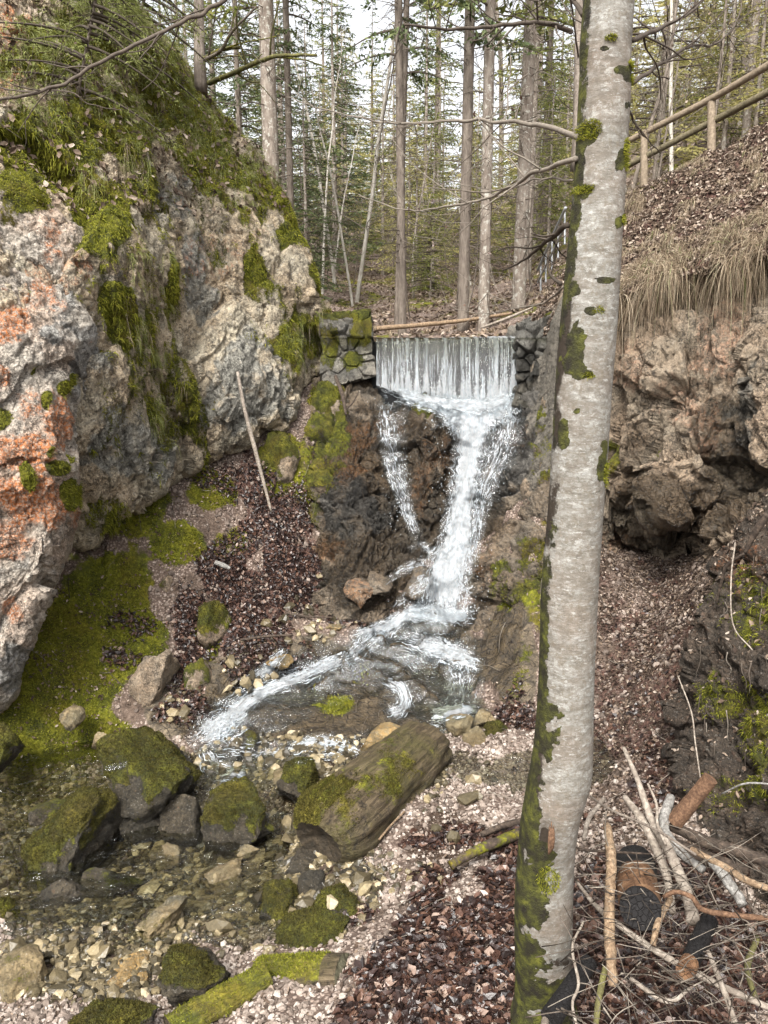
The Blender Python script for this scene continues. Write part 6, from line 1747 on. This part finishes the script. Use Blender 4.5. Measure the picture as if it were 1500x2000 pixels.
stick('dead_branch', [(470, 1250, 6.05), (520, 1243, 6.05), (570, 1240, 6.05)], [0.012, 0.008], 'dark_stick', 'second dark stick lower on the leaf slope', 'branch', seed=14)
stick('dead_branch', [(740, 1640, 4.0), (765, 1610, 4.1), (790, 1585, 4.2)], [0.006, 0.005], 'tan_stick', 'short tan stick resting on the gravel right of the log', 'branch', seed=15)

# the heap of wood at the foot of the beech
PILE = [
    ([(1186, 1612, 2.85), (1194, 1680, 2.72), (1190, 1760, 2.6), (1192, 1850, 2.5), (1198, 1926, 2.45)], [0.014, 0.018, 0.0175, 0.018, 0.016], 'tan_stick', 'thick peeled tan stick standing upright just right of the beech'),
    ([(1218, 1460, 3.2), (1244, 1520, 3.1), (1272, 1600, 2.98), (1304, 1656, 2.85), (1340, 1740, 2.72), (1354, 1800, 2.6)], [0.008, 0.012, 0.018, 0.020, 0.022], 'grey_stick', 'longest grey stick rising highest from the wood heap'),
    ([(1220, 1556, 3.15), (1260, 1612, 3.0), (1300, 1704, 2.85), (1314, 1785, 2.75)], [0.012, 0.018, 0.017, 0.012], 'grey_stick', 'grey stick close beside the longest one in the heap'),
    ([(1310, 1556, 3.1), (1296, 1612, 3.0), (1324, 1660, 2.9), (1375, 1700, 2.8)], [0.018, 0.02, 0.018, 0.014], 'birch_stick', 'crooked pale birch stick in the middle of the heap'),
    ([(1390, 1684, 2.75), (1420, 1718, 2.68), (1452, 1768, 2.6)], [0.016, 0.019, 0.016], 'birch_stick', 'short birch stick with a broken orange tip'),
    ([(1310, 1612, 3.05), (1380, 1645, 2.95), (1440, 1662, 2.9), (1500, 1684, 2.85)], [0.022, 0.026, 0.022], 'dark_stick', 'dark charred branch running to the right edge'),
    ([(1300, 1640, 3.05), (1370, 1672, 2.95), (1460, 1700, 2.9)], [0.02, 0.03, 0.02], 'dark_stick', 'black branch lying low behind the birch sticks'),
    ([(1350, 1658, 2.8), (1420, 1696, 2.7), (1470, 1725, 2.65), (1560, 1750, 2.55)], [0.010, 0.013, 0.010], 'tan_stick', 'brown stick slanting down to the right edge'),
    ([(1296, 1752, 2.55), (1320, 1742, 2.52), (1350, 1752, 2.5), (1372, 1776, 2.5), (1420, 1786, 2.5), (1520, 1796, 2.45)], [0.007, 0.008, 0.009, 0.009], 'orange_wood', 'curved reddish brown stick arching over the heap'),
    ([(1310, 1754, 2.6), (1286, 1800, 2.5), (1275, 1846, 2.45)], [0.009, 0.011, 0.009], 'tan_stick', 'short tan stick leaning against the charred log end'),
    ([(1125, 1720, 2.85), (1160, 1765, 2.75), (1200, 1800, 2.6), (1280, 1856, 2.5), (1380, 1912, 2.42), (1540, 1985, 2.35)], [0.006, 0.010, 0.011, 0.010], 'grey_stick', 'long thin grey stick lying across the whole heap'),
    ([(1382, 1856, 2.45), (1416, 1940, 2.38), (1440, 2010, 2.35)], [0.007, 0.009, 0.008], 'grey_stick', 'pale stick sloping to the bottom right'),
    ([(1182, 1890, 2.5), (1170, 1950, 2.42), (1162, 2020, 2.4)], [0.009, 0.010, 0.008], 'mossy_bough', 'greenish stick at the bottom edge beside the peeled stick'),
    ([(1128, 1900, 2.6), (1100, 1940, 2.5), (1070, 1980, 2.45), (1058, 2030, 2.4)], [0.010, 0.013, 0.012], 'brown_bark', 'brown branch curving round the foot of the beech'),
    ([(1140, 1800, 2.7), (1118, 1850, 2.6), (1130, 1920, 2.5), (1118, 1960, 2.45), (1128, 2010, 2.4)], [0.004, 0.005, 0.004], 'grey_stick', 'thin bent twig before the foot of the beech'),
    ([(1230, 1910, 2.45), (1300, 1955, 2.4), (1350, 1930, 2.4)], [0.006, 0.008, 0.005], 'grey_stick', 'thin stick low at the bottom of the heap'),
    ([(1480, 1830, 2.6), (1460, 1890, 2.5), (1480, 1960, 2.4)], [0.009, 0.011, 0.007], 'mossy_bough', 'greenish stick near the bottom right corner'),
    ([(1410, 1550, 3.0), (1460, 1530, 2.9), (1540, 1535, 2.8)], [0.003, 0.004, 0.003], 'birch_stick', 'thin white twig reaching to the right edge'),
    ([(1140, 1545, 3.0), (1190, 1580, 2.9), (1280, 1620, 2.75), (1360, 1670, 2.65)], [0.004, 0.005, 0.004], 'brown_bark', 'thin brown twig crossing behind the peeled stick'),
    ([(1130, 1660, 2.8), (1200, 1664, 2.8), (1270, 1668, 2.85)], [0.004, 0.005, 0.003], 'dark_stick', 'thin dark twig lying level behind the peeled stick'),
    ([(1180, 1560, 3.2), (1150, 1600, 3.1), (1140, 1640, 3.0)], [0.008, 0.010, 0.008], 'grey_stick', 'short grey stick at the back of the heap by the beech'),
    ([(1265, 1530, 3.05), (1282, 1570, 3.0), (1284, 1610, 2.9), (1300, 1650, 2.8)], [0.004, 0.006, 0.005], 'grey_stick', 'slender grey twig beside the crooked birch stick'),
]
for k, (pts, r, m_, lb) in enumerate(PILE):
    stick('stick', pts, r, m_, lb, seed=60 + k, group='sticks heaped beside the beech', rough=0.18)


def short_log(name, a, b, ra, rb, label, mat, mkf, endcol, seed, nring=0, ends=(1, 1), cat='log'):
    pa, pb = P(*a), P(*b)
    A, L = local_axes(pa, pb)
    root = empty(name, tuple(pa)); tag(root, label, cat)
    ns, nl = 40, 40
    t = np.linspace(0, 1, nl); th = np.arange(ns) / ns * 2 * np.pi
    T_, TH = np.meshgrid(t, th, indexing='ij'); r = ra + (rb - ra) * T_
    r = r * (1 + 0.05 * fbm(np.stack([T_ * 2 + seed, np.cos(TH), np.sin(TH)], -1), 1.3, 3) + 0.02 * fbm(np.stack([T_ * 3 + seed, np.cos(TH) * 5, np.sin(TH) * 5], -1), 1.2, 2))
    V = (T_ * L)[..., None] * A[0] + (np.cos(TH) * r)[..., None] * A[1] + (np.sin(TH) * r)[..., None] * A[2]
    i = np.arange(nl - 1)[:, None] * ns; j = np.arange(ns)[None]; j2 = (j + 1) % ns
    Q = np.stack([i + j, i + j2, i + ns + j2, i + ns + j], -1).reshape(-1, 4)
    mk = np.zeros((nl * ns, 4)); mk[:, 0] = mkf(T_, TH).ravel()
    mesh_np('wood_surface', V.reshape(-1, 3), Q, mat=M[mat], parent=root, attrs={'mk': mk})
    for e in (0, nl - 1):
        ring = V[e]; c = ring.mean(0)
        rows = [ring] + [c + (ring - c) * f + A[0] * (0.004 * (1 - f)) * (1 if e == 0 else -1) for f in (0.8, 0.6, 0.4, 0.2)]
        Vc = np.concatenate(rows + [c[None]]); k = len(rows)
        Qc = np.concatenate([np.stack([q * ns + np.arange(ns), (q + 1) * ns + np.arange(ns), (q + 1) * ns + (np.arange(ns) + 1) % ns, q * ns + (np.arange(ns) + 1) % ns], -1) for q in range(k - 1)])
        Tc = np.stack([(k - 1) * ns + np.arange(ns), np.full(ns, k * ns), (k - 1) * ns + (np.arange(ns) + 1) % ns], -1)
        mm = np.zeros((len(Vc), 4)); mm[:, 0] = endcol
        mesh_np('cut_end', Vc, Qc, Tc, mat=M[mat], parent=root, attrs={'mk': mm})
    return root


short_log('charred_log', (1251, 1776, 2.52), (1240, 1690, 3.0), 0.066, 0.078, 'short round log with a burnt black end in the heap', 'char', lambda T_, TH: np.clip(np.where(T_ < 0.05, 1, 0) + sstep(0.45, 0.8, T_) + 0.15, 0, 1), 1.0, 3)
short_log('split_log', (1388, 1520, 2.95), (1318, 1606, 3.02), 0.028, 0.032, 'short orange brown log sticking up at the back of the heap', 'orange_wood', lambda T_, TH: 0 * T_, 0.0, 4)
short_log('charred_log', (1338, 1898, 2.36), (1385, 1800, 2.62), 0.028, 0.030, 'dark half burnt branch end pointing down at the front of the heap', 'char', lambda T_, TH: np.clip(np.where(T_ < 0.16, -0.1, 1), 0, 1), 0.3, 5)
short_log('charred_log', (1150, 1880, 2.62), (1075, 1990, 2.42), 0.030, 0.034, 'black burnt log beside the foot of the beech', 'char', lambda T_, TH: 1 + 0 * T_, 1.0, 6)

# loose fine twigs of the heap and on the ground
rs = np.random.RandomState(77)
mb = MB()
for k in range(210):
    a = np.array([rs.uniform(1125, 1520), rs.uniform(1650, 2020)]); d0 = 3.4 - (a[1] - 1500) * 0.00195
    an = rs.uniform(-0.6, 1.2) if rs.rand() < 0.7 else rs.uniform(0, 3.14)
    ln = rs.uniform(60, 190)
    q = [P(a[0] + math.cos(an) * ln * t + rs.normal() * 7, a[1] + math.sin(an) * ln * t + rs.normal() * 7, d0 - rs.uniform(0.15, 0.42)) for t in (-0.5, -0.15, 0.2, 0.5)]
    mb.add(*tube(q, [rs.uniform(0.001, 0.003), 0.0008], 4, 14), c=[rs.uniform(0, 1), 0, 0, 1])
tag(mb.build('brushwood', M['twig']), 'tangle of fine twigs through the wood heap', kind='stuff')
mb = MB()
for k in range(420):
    y = rs.uniform(1.9, 7.4); x = rs.uniform(-0.55, 0.6) * y * 1.0
    if (x < -0.05 * y and y < 5) : continue
    z = gz(x, y); a_ = rs.rand() * 6.28; ln = rs.uniform(0.06, 0.3)
    q = []
    for t in (-0.5, 0, 0.5):
        xx = x + math.cos(a_) * ln * t; yy = y + math.sin(a_) * ln * t
        q.append([xx + rs.normal() * 0.01, yy + rs.normal() * 0.01, gz(xx, yy) + 0.018])
    mb.add(*tube(q, [rs.uniform(0.001, 0.0035), 0.001], 4, 8), c=[rs.uniform(0, 1), 0, 0, 1])
tag(mb.build('fallen_twigs', M['twig']), 'small fallen twigs strewn over the ground', kind='stuff')

# roots hanging in the dark bank and under the right lip
mb = MB()
for k in range(70):
    u, v = (rs.uniform(1350, 1500), rs.uniform(1080, 1500)) if k < 40 else (rs.uniform(1200, 1500), rs.uniform(540, 620))
    h = hit(u, v)
    if not h: continue
    d0 = h[2] - 0.04; ln = rs.uniform(30, 110)
    q = [P(u + rs.normal() * 10 * t, v + ln * t, d0) for t in (0, 0.33, 0.66, 1.0)]
    mb.add(*tube(q, [rs.uniform(0.0015, 0.005), 0.001], 4, 12), c=[rs.uniform(0, 0.8), 0, 0, 1])
tag(mb.build('hanging_roots', M['twig']), 'fine roots hanging from the banks', kind='stuff')

# ---------------------------------------------------------------- railing on the right
rf = empty('wooden_railing', tuple(P(1390, 310, 8.6))); tag(rf, 'weathered wooden handrail climbing the right slope', 'railing')
ro = P(1390, 310, 8.6)


def part_tube(nm, pts, r, mat, parent, origin, seed=0):
    V, Q, T = tube([P(*q) for q in pts], r, 12, 30, rough=0.05, seed=seed)
    return mesh_np(nm, V - origin, Q, T, M[mat], parent, {'mk': np.zeros((len(V), 4))})


part_tube('rail', [(1130, 325, 9.9), (1228, 275, 9.3), (1385, 195, 8.6), (1500, 128, 8.0), (1800, -50, 6.8)], [0.034, 0.037, 0.04], 'rail_wood', rf, ro, 1)
part_tube('rail', [(1130, 368, 9.9), (1228, 322, 9.3), (1390, 238, 8.62), (1500, 180, 8.0), (1800, 20, 6.8)], [0.034, 0.037, 0.04], 'rail_dark', rf, ro, 2)
part_tube('post', [(1390, 190, 8.6), (1389, 330, 8.6)], [0.045, 0.048], 'rail_wood', rf, ro, 3)
part_tube('post', [(1258, 262, 9.15), (1258, 395, 9.15)], [0.042, 0.045], 'rail_wood', rf, ro, 4)
part_tube('post', [(1640, 45, 7.4), (1640, 250, 7.4)], [0.05, 0.05], 'rail_wood', rf, ro, 5)
rf2 = empty('metal_railing', tuple(P(1080, 560, 13))); ro = P(1080, 560, 13); tag(rf2, 'pale metal railing beside steps seen left of the beech trunk', 'railing')
for k, (u, v, l) in enumerate([(1056, 575, 60), (1066, 552, 62), (1078, 528, 64), (1090, 505, 66), (1103, 478, 70)]):
    part_tube('post', [(u, v, 13 - k * 0.3), (u, v - l, 13 - k * 0.3)], [0.015, 0.015], 'metal', rf2, ro, 6 + k)
part_tube('rail', [(1050, 528, 13), (1105, 405, 11.6)], [0.022, 0.022], 'metal', rf2, ro, 12)
part_tube('rail', [(1050, 552, 13), (1105, 440, 11.6)], [0.016, 0.016], 'metal', rf2, ro, 13)
# ---------------------------------------------------------------- forest
def spruce_parts(seed, H, z0, R0, rt, nb, mat, dens=1.0, dead=26, card=0.16, trunkmat='spruce_bark', droop=0.35, ragged=0.3, cw=0.035):
    """Trunk, crown (branches with needle sprays) and dead twigs of one spruce standing at the origin."""
    rs = np.random.RandomState(seed)
    V, Q, T = tube([(0, 0, -0.5), (0, 0, 0.0), (0.02, 0.01, H * 0.35), (0.03 * rs.normal(), 0.03, H * 0.7), (0, 0, H)], [rt * 1.45, rt * 1.15, rt * 0.9, rt * 0.5, 0.01], 12, 60, rough=0.02, seed=seed)
    tr = ('trunk', V, Q, T, trunkmat, None)
    mb = MB(); nd = MB()
    P_, D_, S_ = [], [], []
    for k in range(nb):
        t = (k + rs.rand()) / nb; z = z0 + (H - z0) * t ** 1.05
        L = R0 * (1 - t) ** 0.8 * rs.uniform(1 - ragged, 1 + ragged) + 0.25
        a = rs.rand() * 6.283; dx, dy = math.cos(a), math.sin(a)
        m_ = 7; s = np.linspace(0, 1, m_)
        path = np.stack([dx * L * s, dy * L * s, z + L * (0.12 * s - droop * s ** 2 + 0.12 * s ** 3)], -1)
        mb.add(*tube(path, [0.012 + 0.006 * L, 0.004], 4, 8, cap=False), c=[0.35, 0, 0, 1])
        nt = int(7 * L * dens) + 4
        for q in range(nt):
            f = rs.uniform(0.12, 1.0); i = f * (m_ - 1); i0 = min(int(i), m_ - 2)
            b = path[i0] + (path[i0 + 1] - path[i0]) * (i - i0)
            sg = 1 if rs.rand() < 0.5 else -1
            la = L * 0.34 * (1.15 - f) * rs.uniform(0.5, 1.2) + 0.10
            d = np.array([dx * 0.65 - dy * sg, dy * 0.65 + dx * sg, -0.25 + rs.normal() * 0.15]); d /= np.linalg.norm(d)
            nc_ = max(2, int(la / (card * 0.55)))
            for c in range(nc_):
                P_.append(b + d * la * (c + 0.3) / nc_ + np.array([0, 0, -0.06 * (c / nc_) ** 2]) + rs.normal(size=3) * 0.02); D_.append(d + rs.normal(size=3) * 0.35); S_.append(rs.uniform(0.6, 1.2))
    P_, D_, S_ = np.array(P_), np.array(D_), np.array(S_)
    D_ /= np.linalg.norm(D_, axis=1, keepdims=True)
    sd_ = np.cross(D_, rs.normal(size=D_.shape) + np.array([0, 0, 1.5])); sd_ /= np.linalg.norm(sd_, axis=1, keepdims=True)
    l_ = (card * S_)[:, None]; w_ = (cw * S_)[:, None]
    a = P_ - D_ * l_ * 0.5; b = P_ + D_ * l_ * 0.6
    mid_ = P_ + np.array([0, 0, 0.01])
    Vn = np.stack([a, mid_ - sd_ * w_, b, mid_ + sd_ * w_], 1).reshape(-1, 3)
    n = len(P_); Qn = (np.arange(n) * 4)[:, None] + np.arange(4)
    cc = np.repeat(np.clip(rs.rand(n) * 0.8 + 0.35 * (fbm(P_, 1.1, 2, seed=seed)) + 0.1, 0, 1), 4)
    # dead lower twigs
    for k in range(dead):
        z = rs.uniform(0.8, max(z0 + 1.5, 2.0)); a = rs.rand() * 6.283; L = rs.uniform(0.3, 1.5) * min(1, R0 / 2)
        q = [(0, 0, z)]
        for s in range(3): q.append((math.cos(a) * L * (s + 1) / 3 + rs.normal() * 0.05, math.sin(a) * L * (s + 1) / 3 + rs.normal() * 0.05, z + rs.normal() * 0.06 - 0.05 * s))
        mb.add(*tube(q, [0.010, 0.003], 4, 8, cap=False), c=[rs.uniform(0.2, 0.7), 0, 0, 1])
        for w2 in range(4):
            b = np.array(q[rs.randint(1, 4)]); e = b + rs.normal(size=3) * 0.22
            mb.add(*tube([b, (b + e) / 2 + rs.normal(size=3) * 0.02, e], [0.004, 0.002], 3, 4, cap=False), c=[rs.uniform(0.2, 0.7), 0, 0, 1])
    VB = np.concatenate(mb.V); QB = np.concatenate(mb.Q)
    Cn = np.stack([cc, cc * 0, cc * 0, cc * 0 + 1], -1)
    crown = ('crown', np.concatenate([Vn, VB]), np.concatenate([Qn, QB + len(Vn)]), None, (mat, 'twig', len(Qn)), np.concatenate([Cn, np.concatenate(mb.C)]))
    return [tr, crown]


def bare_parts(seed, H, rt, nb, trunkmat='pale_bark', lean=0.05, spread=1.6, leaf=0.0, crook=0.06):
    rs = np.random.RandomState(seed)
    pts = [np.array([0, 0, -0.4])]; p = np.array([0.0, 0, 0.0]); pts.append(p)
    d = np.array([rs.normal() * lean, rs.normal() * lean, 1.0])
    for k in range(8):
        d = d + np.array([rs.normal() * crook, rs.normal() * crook, 0]); p = p + d / np.linalg.norm(d) * H / 8; pts.append(p)
    V, Q, T = tube(pts, [rt * 1.3, rt * 1.1, rt, rt * 0.9, rt * 0.8, rt * 0.7, rt * 0.55, rt * 0.4, rt * 0.25, 0.005], 9, 50, rough=0.03, seed=seed)
    tr = ('trunk', V, Q, T, trunkmat, None)
    c, r = smooth_path(pts, 50, np.linspace(rt, 0.005, len(pts)))
    mb = MB(); lf = MB()
    def grow(b, dr, L, rr, lev):
        q = [b]
        for s in range(4):
            dr = dr + rs.normal(size=3) * 0.16 + np.array([0, 0, 0.06]); dr = dr / np.linalg.norm(dr); q.append(q[-1] + dr * L / 4)
        mb.add(*tube(q, [rr, rr * 0.35], 4 if lev < 2 else 3, 7, cap=False), c=[rs.uniform(0.4, 0.9), 0, 0, 1])
        if lev < 2:
            for _ in range(3 if lev else 5): grow(q[rs.randint(1, 5)], dr * 0.6 + rs.normal(size=3) * 0.6, L * 0.5, rr * 0.5, lev + 1)
        if leaf and rs.rand() < leaf:
            fr = frames(rs.normal(size=(1, 3)), rs.rand(1) * 6); s_ = rs.uniform(0.035, 0.07)
            lf.add((LEAF_V * s_) @ fr[0] + q[-1], T=LEAF_T, c=[rs.uniform(0, 1), 0, 0, 1])
    for k in range(nb):
        i = int(rs.uniform(0.18, 0.97) * 49); a = rs.rand() * 6.283
        grow(c[i], np.array([math.cos(a), math.sin(a), rs.uniform(0.1, 0.8)]), spread * (1.1 - i / 50) * rs.uniform(0.5, 1.2) + 0.2, max(r[i] * 0.35, 0.005), 0)
    VB = np.concatenate(mb.V); QB = np.concatenate(mb.Q); CB = np.concatenate(mb.C)
    if lf.n: return [tr, ('crown', np.concatenate([VB, np.concatenate(lf.V)]), QB, np.concatenate(lf.T) + len(VB), ('twig', 'leaf_pale', len(QB)), np.concatenate([CB, np.concatenate(lf.C)]))]
    return [tr, ('crown', VB, QB, None, 'twig', CB)]


def make_tree(name, parts):
    root = empty(name)
    for nm, V, Q, T, mt, C in parts:
        C = C if C is not None else np.zeros((len(V), 4))
        if isinstance(mt, tuple):
            nf = len(Q) + (len(T) if T is not None else 0)
            mesh_np(nm, V, Q, T, None, root, {'mk': C}, mats=[M[mt[0]], M[mt[1]]], mi=(np.arange(nf) >= mt[2]).astype(int))
        else:
            mesh_np(nm, V, Q, T, M[mt], root, {'mk': C})
    return root


def dup(root, label, group, loc, rz, s, cat='tree', lean=(0, 0)):
    c = root.copy(); COL.objects.link(c)
    c.location = loc; c.rotation_euler = (lean[0], lean[1], rz); c.scale = s if isinstance(s, tuple) else (s, s, s)
    tag(c, label, cat, group)
    for ch in root.children:
        k = ch.copy(); COL.objects.link(k); k.parent = c
    return c


PROTO = {
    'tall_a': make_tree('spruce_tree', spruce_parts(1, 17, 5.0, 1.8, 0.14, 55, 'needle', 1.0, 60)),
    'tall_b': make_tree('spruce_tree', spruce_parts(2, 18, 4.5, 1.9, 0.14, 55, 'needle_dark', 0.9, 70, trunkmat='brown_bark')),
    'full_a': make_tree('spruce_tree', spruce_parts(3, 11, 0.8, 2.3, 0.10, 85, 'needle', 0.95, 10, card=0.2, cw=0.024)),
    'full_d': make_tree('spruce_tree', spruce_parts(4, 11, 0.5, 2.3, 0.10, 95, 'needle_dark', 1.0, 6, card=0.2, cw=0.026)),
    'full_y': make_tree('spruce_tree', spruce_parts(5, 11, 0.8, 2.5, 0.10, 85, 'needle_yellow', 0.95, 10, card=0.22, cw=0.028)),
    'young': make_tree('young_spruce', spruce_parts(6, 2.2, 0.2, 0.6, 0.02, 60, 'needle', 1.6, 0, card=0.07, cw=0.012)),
    'bare_a': make_tree('bare_tree', bare_parts(11, 9, 0.045, 22, 'pale_bark', leaf=0.05)),
    'bare_b': make_tree('bare_tree', bare_parts(12, 8, 0.035, 20, 'brown_bark', lean=0.12, leaf=0.08)),
    'bare_c': make_tree('bare_tree', bare_parts(13, 10, 0.055, 26, 'spruce_bark', lean=0.06, leaf=0.03)),
    'bushy': make_tree('bare_tree', bare_parts(14, 4, 0.02, 26, 'brown_bark', lean=0.2, spread=1.2, leaf=0.15)),
}
used = set()


def plant(kind, x, y, s, label, group=None, rz=None, z=None, lean=(0, 0)):
    zz = float(ground_z(np.array([x]), np.array([y]))[0]) if z is None else z
    rz = random.uniform(0, 6.28) if rz is None else rz
    r = PROTO[kind]
    if kind not in used:
        used.add(kind); FIRST.append((r, label, group, (x, y, zz), rz, s, lean)); return r
    return dup(r, label, group, (x, y, zz), rz, s, lean=lean)


FIRST = []


def at_px(u, y):
    return (u - 750) / FPX * y * 1.0


def tree_px(kind, u, v, rpx, label, d=None, group=None, lean=(0, 0), sz=1.0):
    """Tree whose foot shows at pixel (u, v); the distance follows from where that sight line meets the ground."""
    if d is None:
        o = np.array([0, 0, EYE]); dr = P(u, v, 1.0) - o; d = 9.0
        for k in range(900):
            p = o + dr * d
            if ground_z(np.array([p[0]]), np.array([p[1]]))[0] > p[2]: break
            d += 0.08
    p = P(u, v, d)
    base_r = {'tall_a': 0.14, 'tall_b': 0.14, 'full_a': .1, 'full_d': .1, 'full_y': .1, 'bare_a': 0.045, 'bare_b': 0.035, 'bare_c': 0.055, 'young': 0.02}[kind]
    s = rpx * d / FPX / base_r
    z = float(ground_z(np.array([p[0]]), np.array([p[1]]))[0])
    sx = s if kind not in ('tall_a', 'tall_b') else s
    return plant(kind, float(p[0]), float(p[1]), (sx, sx, sz * max(0.8, min(s, 1.5))) if kind.startswith('tall') else s, label, group, z=min(z, float(p[2])) if v > 380 else z, lean=lean)


tree_px('tall_a', 534, 470, 15.0, 'thick pale grey spruce trunk rising behind the left cliff', d=13.5)
tree_px('tall_b', 569, 480, 6.5, 'slimmer trunk just right of the thick one behind the cliff', d=15)
tree_px('tall_b', 473, 400, 4, 'thin dark trunk left of the thick grey one behind the cliff', d=17)
tree_px('tall_b', 786, 655, 7.5, 'dark spruce trunk right one of the close pair above the weir', lean=(0, R(-1.2)))
tree_px('tall_b', 776, 640, 6, 'dark spruce trunk left one of the close pair above the weir', lean=(0, R(-1.6)))
tree_px('tall_b', 904, 648, 10, 'brown spruce trunk left of two standing over the weir centre', lean=(0, R(-0.3)))
tree_px('tall_a', 944, 648, 10, 'greyer spruce trunk right of two standing over the weir centre', lean=(0, R(-0.4)))
tree_px('tall_a', 1012, 602, 12, 'stout pale trunk with a flared foot right of the weir', lean=(0, R(-0.6)))
tree_px('tall_a', 1030, 545, 6.5, 'pale trunk just right of the stout flared one')
tree_px('tall_a', 1042, 500, 5.5, 'slim pale trunk third in the cluster right of the weir')
tree_px('tall_b', 1058, 480, 7, 'brown trunk beside the pale cluster near the beech')
tree_px('bare_a', 697, 592, 4.0, 'slender white barked sapling above the wing wall', lean=(0, R(0.8)))
tree_px('bare_a', 630, 575, 2.6, 'thin pale sapling nearest the cliff edge')
tree_px('bare_a', 655, 560, 3.2, 'thin grey sapling between the cliff edge and the white sapling')
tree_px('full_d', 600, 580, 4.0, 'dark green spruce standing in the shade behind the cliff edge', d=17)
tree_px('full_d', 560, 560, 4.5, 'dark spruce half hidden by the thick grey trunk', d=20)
tree_px('full_a', 845, 570, 2.6, 'narrow young spruce between the trunk pairs')
tree_px('young', 840, 565, 1.6, 'small spruce seedling tree on the far floor', d=17)
tree_px('bare_c', 972, 470, 5, 'crooked dark trunk in the gap right of the central pair', lean=(0, R(4)))
tree_px('tall_a', 1468, 130, 7, 'pale trunk at the top right above the handrail', d=16)
tree_px('bare_c', 1135, 420, 6, 'thin trunk just left of the beech far behind', d=14)

GEN = {
    'full_a': ('green spruce far back in the forest', 'spruces in the forest behind'),
    'full_d': ('dark green spruce far back in the forest', 'dark spruces in the forest behind'),
    'full_y': ('yellow green conifer lit on the far hillside', 'yellow green conifers on the hillside'),
    'tall_a': ('tall grey trunk far back in the forest', 'tall grey trunks in the forest behind'),
    'tall_b': ('tall brown trunk far back in the forest', 'tall brown trunks in the forest behind'),
    'bare_a': ('thin pale leafless tree in the forest behind', 'thin pale leafless trees'),
    'bare_b': ('thin brown leafless tree in the forest behind', 'thin brown leafless trees'),
    'bare_c': ('grey leafless tree in the forest behind', 'grey leafless trees'),
    'bushy': ('twiggy brown sapling bush on the slope', 'twiggy saplings on the slope'),
}
rt_ = np.random.RandomState(21)
placed = []


def forest(kinds, n, y0, y1, u0, u1, smin, smax, sep=1.2, ypow=1.0, avoid=None):
    c = 0; tries = 0
    while c < n and tries < n * 40:
        tries += 1
        y = y0 + (y1 - y0) * rt_.rand() ** ypow; u = rt_.uniform(u0, u1); x = (u - 750) / FPX * y
        if any((x - a) ** 2 + (y - b) ** 2 < sep ** 2 for a, b in placed): continue
        if avoid and avoid(u, y): continue
        placed.append((x, y)); k = kinds[rt_.randint(len(kinds))]
        plant(k, x, y, rt_.uniform(smin, smax), *GEN[k]); c += 1


gap = lambda u, y: (870 < u < 1000 and y < 60 and rt_.rand() < 0.8)
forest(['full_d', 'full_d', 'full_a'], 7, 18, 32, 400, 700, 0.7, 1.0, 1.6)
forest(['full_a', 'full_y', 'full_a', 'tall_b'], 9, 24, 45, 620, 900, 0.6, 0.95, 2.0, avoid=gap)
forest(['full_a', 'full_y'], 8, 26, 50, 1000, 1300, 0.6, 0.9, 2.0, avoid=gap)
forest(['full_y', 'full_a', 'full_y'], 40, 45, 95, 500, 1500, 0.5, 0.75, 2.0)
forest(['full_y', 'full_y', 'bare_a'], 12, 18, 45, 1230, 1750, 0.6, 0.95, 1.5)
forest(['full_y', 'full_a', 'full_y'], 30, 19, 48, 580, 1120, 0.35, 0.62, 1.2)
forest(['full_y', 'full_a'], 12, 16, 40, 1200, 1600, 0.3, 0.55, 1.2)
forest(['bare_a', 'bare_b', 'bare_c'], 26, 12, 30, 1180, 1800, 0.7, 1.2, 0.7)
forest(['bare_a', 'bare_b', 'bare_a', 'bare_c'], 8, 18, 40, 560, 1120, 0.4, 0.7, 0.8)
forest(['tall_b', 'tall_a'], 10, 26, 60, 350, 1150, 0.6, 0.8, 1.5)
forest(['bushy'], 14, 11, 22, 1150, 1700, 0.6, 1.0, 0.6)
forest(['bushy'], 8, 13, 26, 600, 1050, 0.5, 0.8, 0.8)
for r, lb, gr, loc, rz, s, lean in FIRST:
    r.location = loc; r.rotation_euler = (lean[0], lean[1], rz); r.scale = s if isinstance(s, tuple) else (s, s, s)
    tag(r, lb, 'tree', gr)
for k, r in PROTO.items():
    if k not in used:
        for ch in list(r.children): bpy.data.objects.remove(ch)
        bpy.data.objects.remove(r)

# trees growing on the cliff top, their sprays hanging into the top left
rs_ = np.random.RandomState(9)
tp = make_tree('young_spruce', spruce_parts(31, 2.6, 0.05, 0.75, 0.015, 60, 'green_grass', 3.2, 0, card=0.06, cw=0.0045, droop=0.4, trunkmat='brown_bark'))
k = 0
for (u, v, s, lb) in [(150, 190, 0.75, 'feathery green spruce sprig lowest on the cliff face at left'), (245, 120, 0.8, 'feathery green spruce on the cliff top under the long bough'), (180, 90, 0.8, 'feathery green spruce near the top left corner')]:
    h = hit(u, v)
    if not h: continue
    c = h[0]
    if k == 0:
        tp.location = c; tp.scale = (s, s, s); tag(tp, lb, 'tree', 'small spruces on the cliff'); tp.rotation_euler = (R(25), 0, 1)
    else:
        dup(tp, lb, 'small spruces on the cliff', tuple(c), k * 1.3, s, lean=(R(25), 0))
    k += 1
